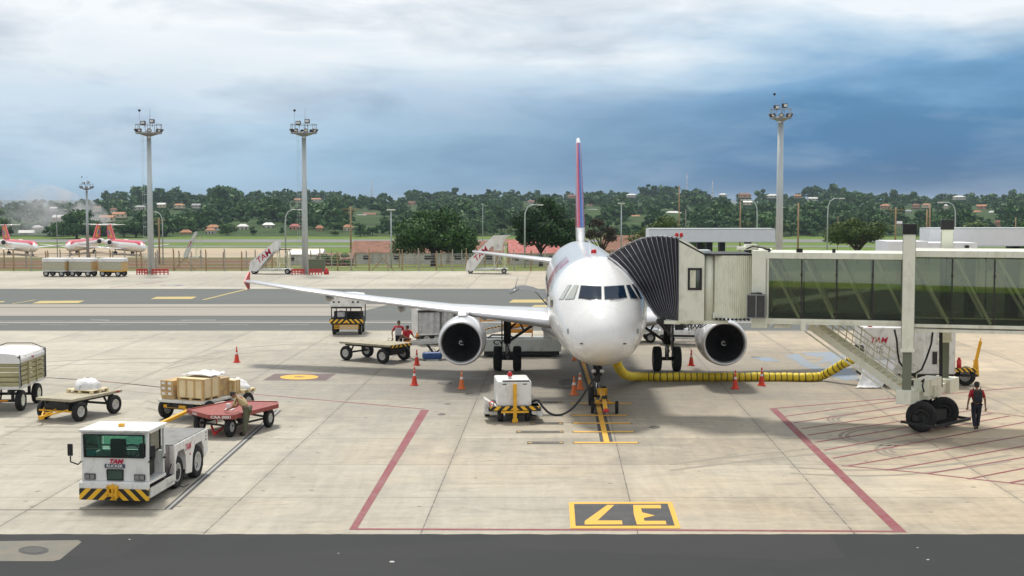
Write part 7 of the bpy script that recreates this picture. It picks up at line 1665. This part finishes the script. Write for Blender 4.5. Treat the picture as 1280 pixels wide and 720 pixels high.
for px, py, wpx, D, wl, rf_, lb in HS:
    x = X_(px, D); z = CH-(py-253)/F*D; W_ = wpx/F*D
    W_ *= random.uniform(.62, .95); h = max(2.4, W_*.24); rh = h*.5; gz = min(z, hz(x, D)+5)
    hut('hillside_house', x-W_/2, x+W_/2, D, W_*.55, h, rh, wl, rf_, lb, 'house', gz=z, nwin=3, hip=random.random() < .6, rz=R(random.uniform(-18, 18)))
    MB().box(-W_/2-.5, W_/2+.5, -1, W_*.6, -8, -.3).build('terrace', M['land'], [o for o in COL.objects if o.type == 'EMPTY'][-1])
    houses_px.append((px, py, wpx, D, (h+rh)/D*F))
# ---- hillside trees: nearest 290 as things, the rest as one wood
rng = np.random.default_rng(11)
protoc = []
for k in range(7):
    rnd = random.Random(100+k); w_ = rnd.uniform(7, 11); h = rnd.uniform(6.5, 10); B = blobs_dome(w_, h, .6, 9, 200+k)
    protoc.append((mesh_np('crown', leaves(B, 620, .62, 300+k, .6), M[('leaf_dark', 'leaf_mid', 'leaf_dark', 'leaf_olive', 'leaf_mid', 'leaf_dark', 'leaf_mid')[k]]), w_, h))
trm = MB().tube([(0, 0, -1), (.1, 0, 2.5), (0, 0, 5)], [.35, .28, .12], 6).build('trunk', M['bark'], fix=False); trunk_me = trm.data; bpy.data.objects.remove(trm)
pts = []
tries = 0
while len(pts) < 3300 and tries < 40000:
    tries += 1
    D = 582+ (rng.random()**1.25)*1050; a = rng.uniform(-.41, .41); x = a*D; px = 640+a*F
    if noise.noise(V((x*.012, D*.008, 7))) < -.28 and D > 620: continue            # clearings
    z = hz(x, D); sc = (.5+.95*rng.random()**1.7)*(1 if D < 1200 else 1.15)
    if 795 < px < 880 and D > 1350: sc *= 1.55
    if (175 < px < 236 or 258 < px < 292) and D > 1000: sc *= 1.75
    if px < 130: sc *= .8
    sc *= 1+.75*noise.noise(V((x*.011, D*.006, 3)))
    ytop = 253-(z+8*sc-CH)/D*F; ybot = 253-(z-CH)/D*F; hwp = 5*sc/D*F
    bad = False
    for hx, hy, hw_, hd, hh in houses_px:
        if abs(px-hx) < hw_*.5+hwp*.7 and ((D < hd and ytop < hy-hh*.25) or abs(D-hd) < 9) and D < hd+12 and ytop < hy+1: bad = True; break
    if bad: continue
    pts.append((D, x, z, sc))
pts.sort()
for k, (D, x, z, sc) in enumerate(pts[:285]):
    me, w_, h = protoc[int(rng.integers(7))]
    r_ = thing('hillside_tree', (x, D, z-.3), rng.uniform(0, 6.28), 'bushy green tree in the dense front rows of the wooded hillside', 'tree', 'trees in the front rows of the hillside'); r_.scale = (sc, sc, sc)
    for nm, m_ in (('crown', me), ('trunk', trunk_me)): o = bpy.data.objects.new(nm, m_); COL.objects.link(o); o.parent = r_
# the wood behind: leaf faces gathered into one object per kind of green
for gi, mt in enumerate(('leaf_dark', 'leaf_mid')):
    arr = []
    for k, (D, x, z, sc) in enumerate(pts[285:]):
        if k % 2 != gi: continue
        ki = int(rng.integers(7)); nl = 240 if D < 1000 else 160; B = blobs_dome(protoc[ki][1], protoc[ki][2], .4, 7, 200+ki)
        c_ = leaves(B, nl, 1.0, 1000+k, .65); an = rng.uniform(0, 6.28); R_ = np.array([[cos(an), -sin(an), 0], [sin(an), cos(an), 0], [0, 0, 1]])
        arr.append((c_ @ R_.T)*sc+np.array([x, D, z-.3]))
    o = bpy.data.objects.new('woodland', mesh_np('woodland', np.concatenate(arr), M[mt])); COL.objects.link(o)
    tag(o, 'dense %s woodland covering the far hillside' % ('dark green' if gi == 0 else 'mid green'), 'woodland', kind='stuff')
# a few tall solitary ridge trees
for px, ytop, D, lb in ((180, 240, 1150, 'dark rounded tree on the ridge left of the left mast'), (197, 238, 1150, 'tall dark tree on the ridge just right of the left mast'), (213, 238.5, 1160, 'dark tree in the ridge clump right of the left mast'), (229, 241, 1150, 'right-hand dark tree of the clump by the left mast'), (267, 235.5, 1200, 'left of two tall dark trees on the ridge'), (281, 235.5, 1200, 'right of two tall dark trees on the ridge'),
                        (611, 234, 1400, 'slim lone tree standing above the ridge left of the tail'), (637, 239, 1400, 'rounded tree on the ridge right of the slim lone tree'), (771, 238, 1350, 'dark tree on the ridge left of the knoll'), (812, 228.5, 1350, 'highest dark tree on the wooded knoll'), (828, 231, 1350, 'middle dark tree on the wooded knoll'), (857, 233, 1350, 'right dark tree on the wooded knoll'), (1005, 233, 1380, 'lone dark tree on the ridge right of the right mast'), (1255, 241.5, 1350, 'broad dark tree on the ridge near the right edge')):
    x = X_(px, D); z = hz(x, D); H = CH+(253-ytop)/F*D-z; wd = H*.8 if px not in (611, 1005) else H*.42
    tree(px, D, blobs_dome(wd, H, H*.25, 16, int(px)), 2600, .55, 'leaf_dark', lb, limbs=4, tr=.3, group=None)
# near hedge line at the foot of the hill
# ---- smoke drifting from behind the jets
sm = MB(); n, m = 24, 16; rows = []
path = [(127, 290, 585, 3.5), (118, 279, 590, 8), (98, 272, 595, 9.5), (80, 270, 600, 12), (58, 268, 606, 14), (30, 266, 612, 16), (0, 264, 618, 18), (-30, 262, 622, 18)]
pts_ = [at(a, b_, Y) for a, b_, Y, _ in path]
sm.tube(smooth(pts_, 4), [interp([(i*4, p[3]) for i, p in enumerate(path)], k)[0] for k in range(4*(len(path)-1)+1)], 16)
mt, t, b = newmat('smoke'); mt.node_tree.nodes.remove(b)
co = t.n('ShaderNodeNewGeometry').outputs['Position']
co = t.n('ShaderNodeTexCoord').outputs['Object']
dn0 = t.rng(t.noise(t.scale(co, (1, 1, 1.3)), .075, 5, .6, 1.2), .42, .72, 0, .06); dn = t.math('MULTIPLY', dn0, t.rng(t.n('ShaderNodeSeparateXYZ', {0: co}).outputs[0], -228, -182, .25, 2.6))
pv = t.n('ShaderNodeVolumePrincipled', {'Color': (.97, .98, 1, 1), 'Density': dn, 'Anisotropy': .2})
mt.node_tree.links.new(pv.outputs[0], [x for x in mt.node_tree.nodes if x.type == 'OUTPUT_MATERIAL'][0].inputs['Volume'])
tag(sm.build('smoke', mt), 'pale smoke drifting left from behind the parked jets', 'smoke', kind='stuff')
# ---- far blue ridge beyond everything on the left
mb = MB(); vs = []; n = 80
for i in range(n+1):
    x = lerp(-4500, 4500, i/n); vs += [(x, 7000, -20), (x, 7400, 22+6*noise.noise(V((x*.001, 0, 0)))), (x, 9000, -30)]
mb.add(vs, [(3*i+k, 3*(i+1)+k, 3*(i+1)+k+1, 3*i+k+1) for i in range(n) for k in range(2)], 0, True)
tag(mb.build('far_hills', pm('far ridge', (.06, .09, .06), .95, 0, .2, .001), fix=False), kind='structure')
# ================================================================== HAZE
def haze(d):
    m_, t, b = newmat('haze'); m_.node_tree.nodes.remove(b)
    pv = t.n('ShaderNodeVolumePrincipled', {'Color': (.62, .76, .92, 1), 'Density': d, 'Anisotropy': 0.0})
    m_.node_tree.links.new(pv.outputs[0], [x for x in m_.node_tree.nodes if x.type == 'OUTPUT_MATERIAL'][0].inputs['Volume'])
    o = MB().box(-9500, 9500, -60, 12100, -200, 60).build('haze', m_); tag(o, 'thin bluish haze in the air over the airport', 'haze', kind='stuff')
haze(.0001)
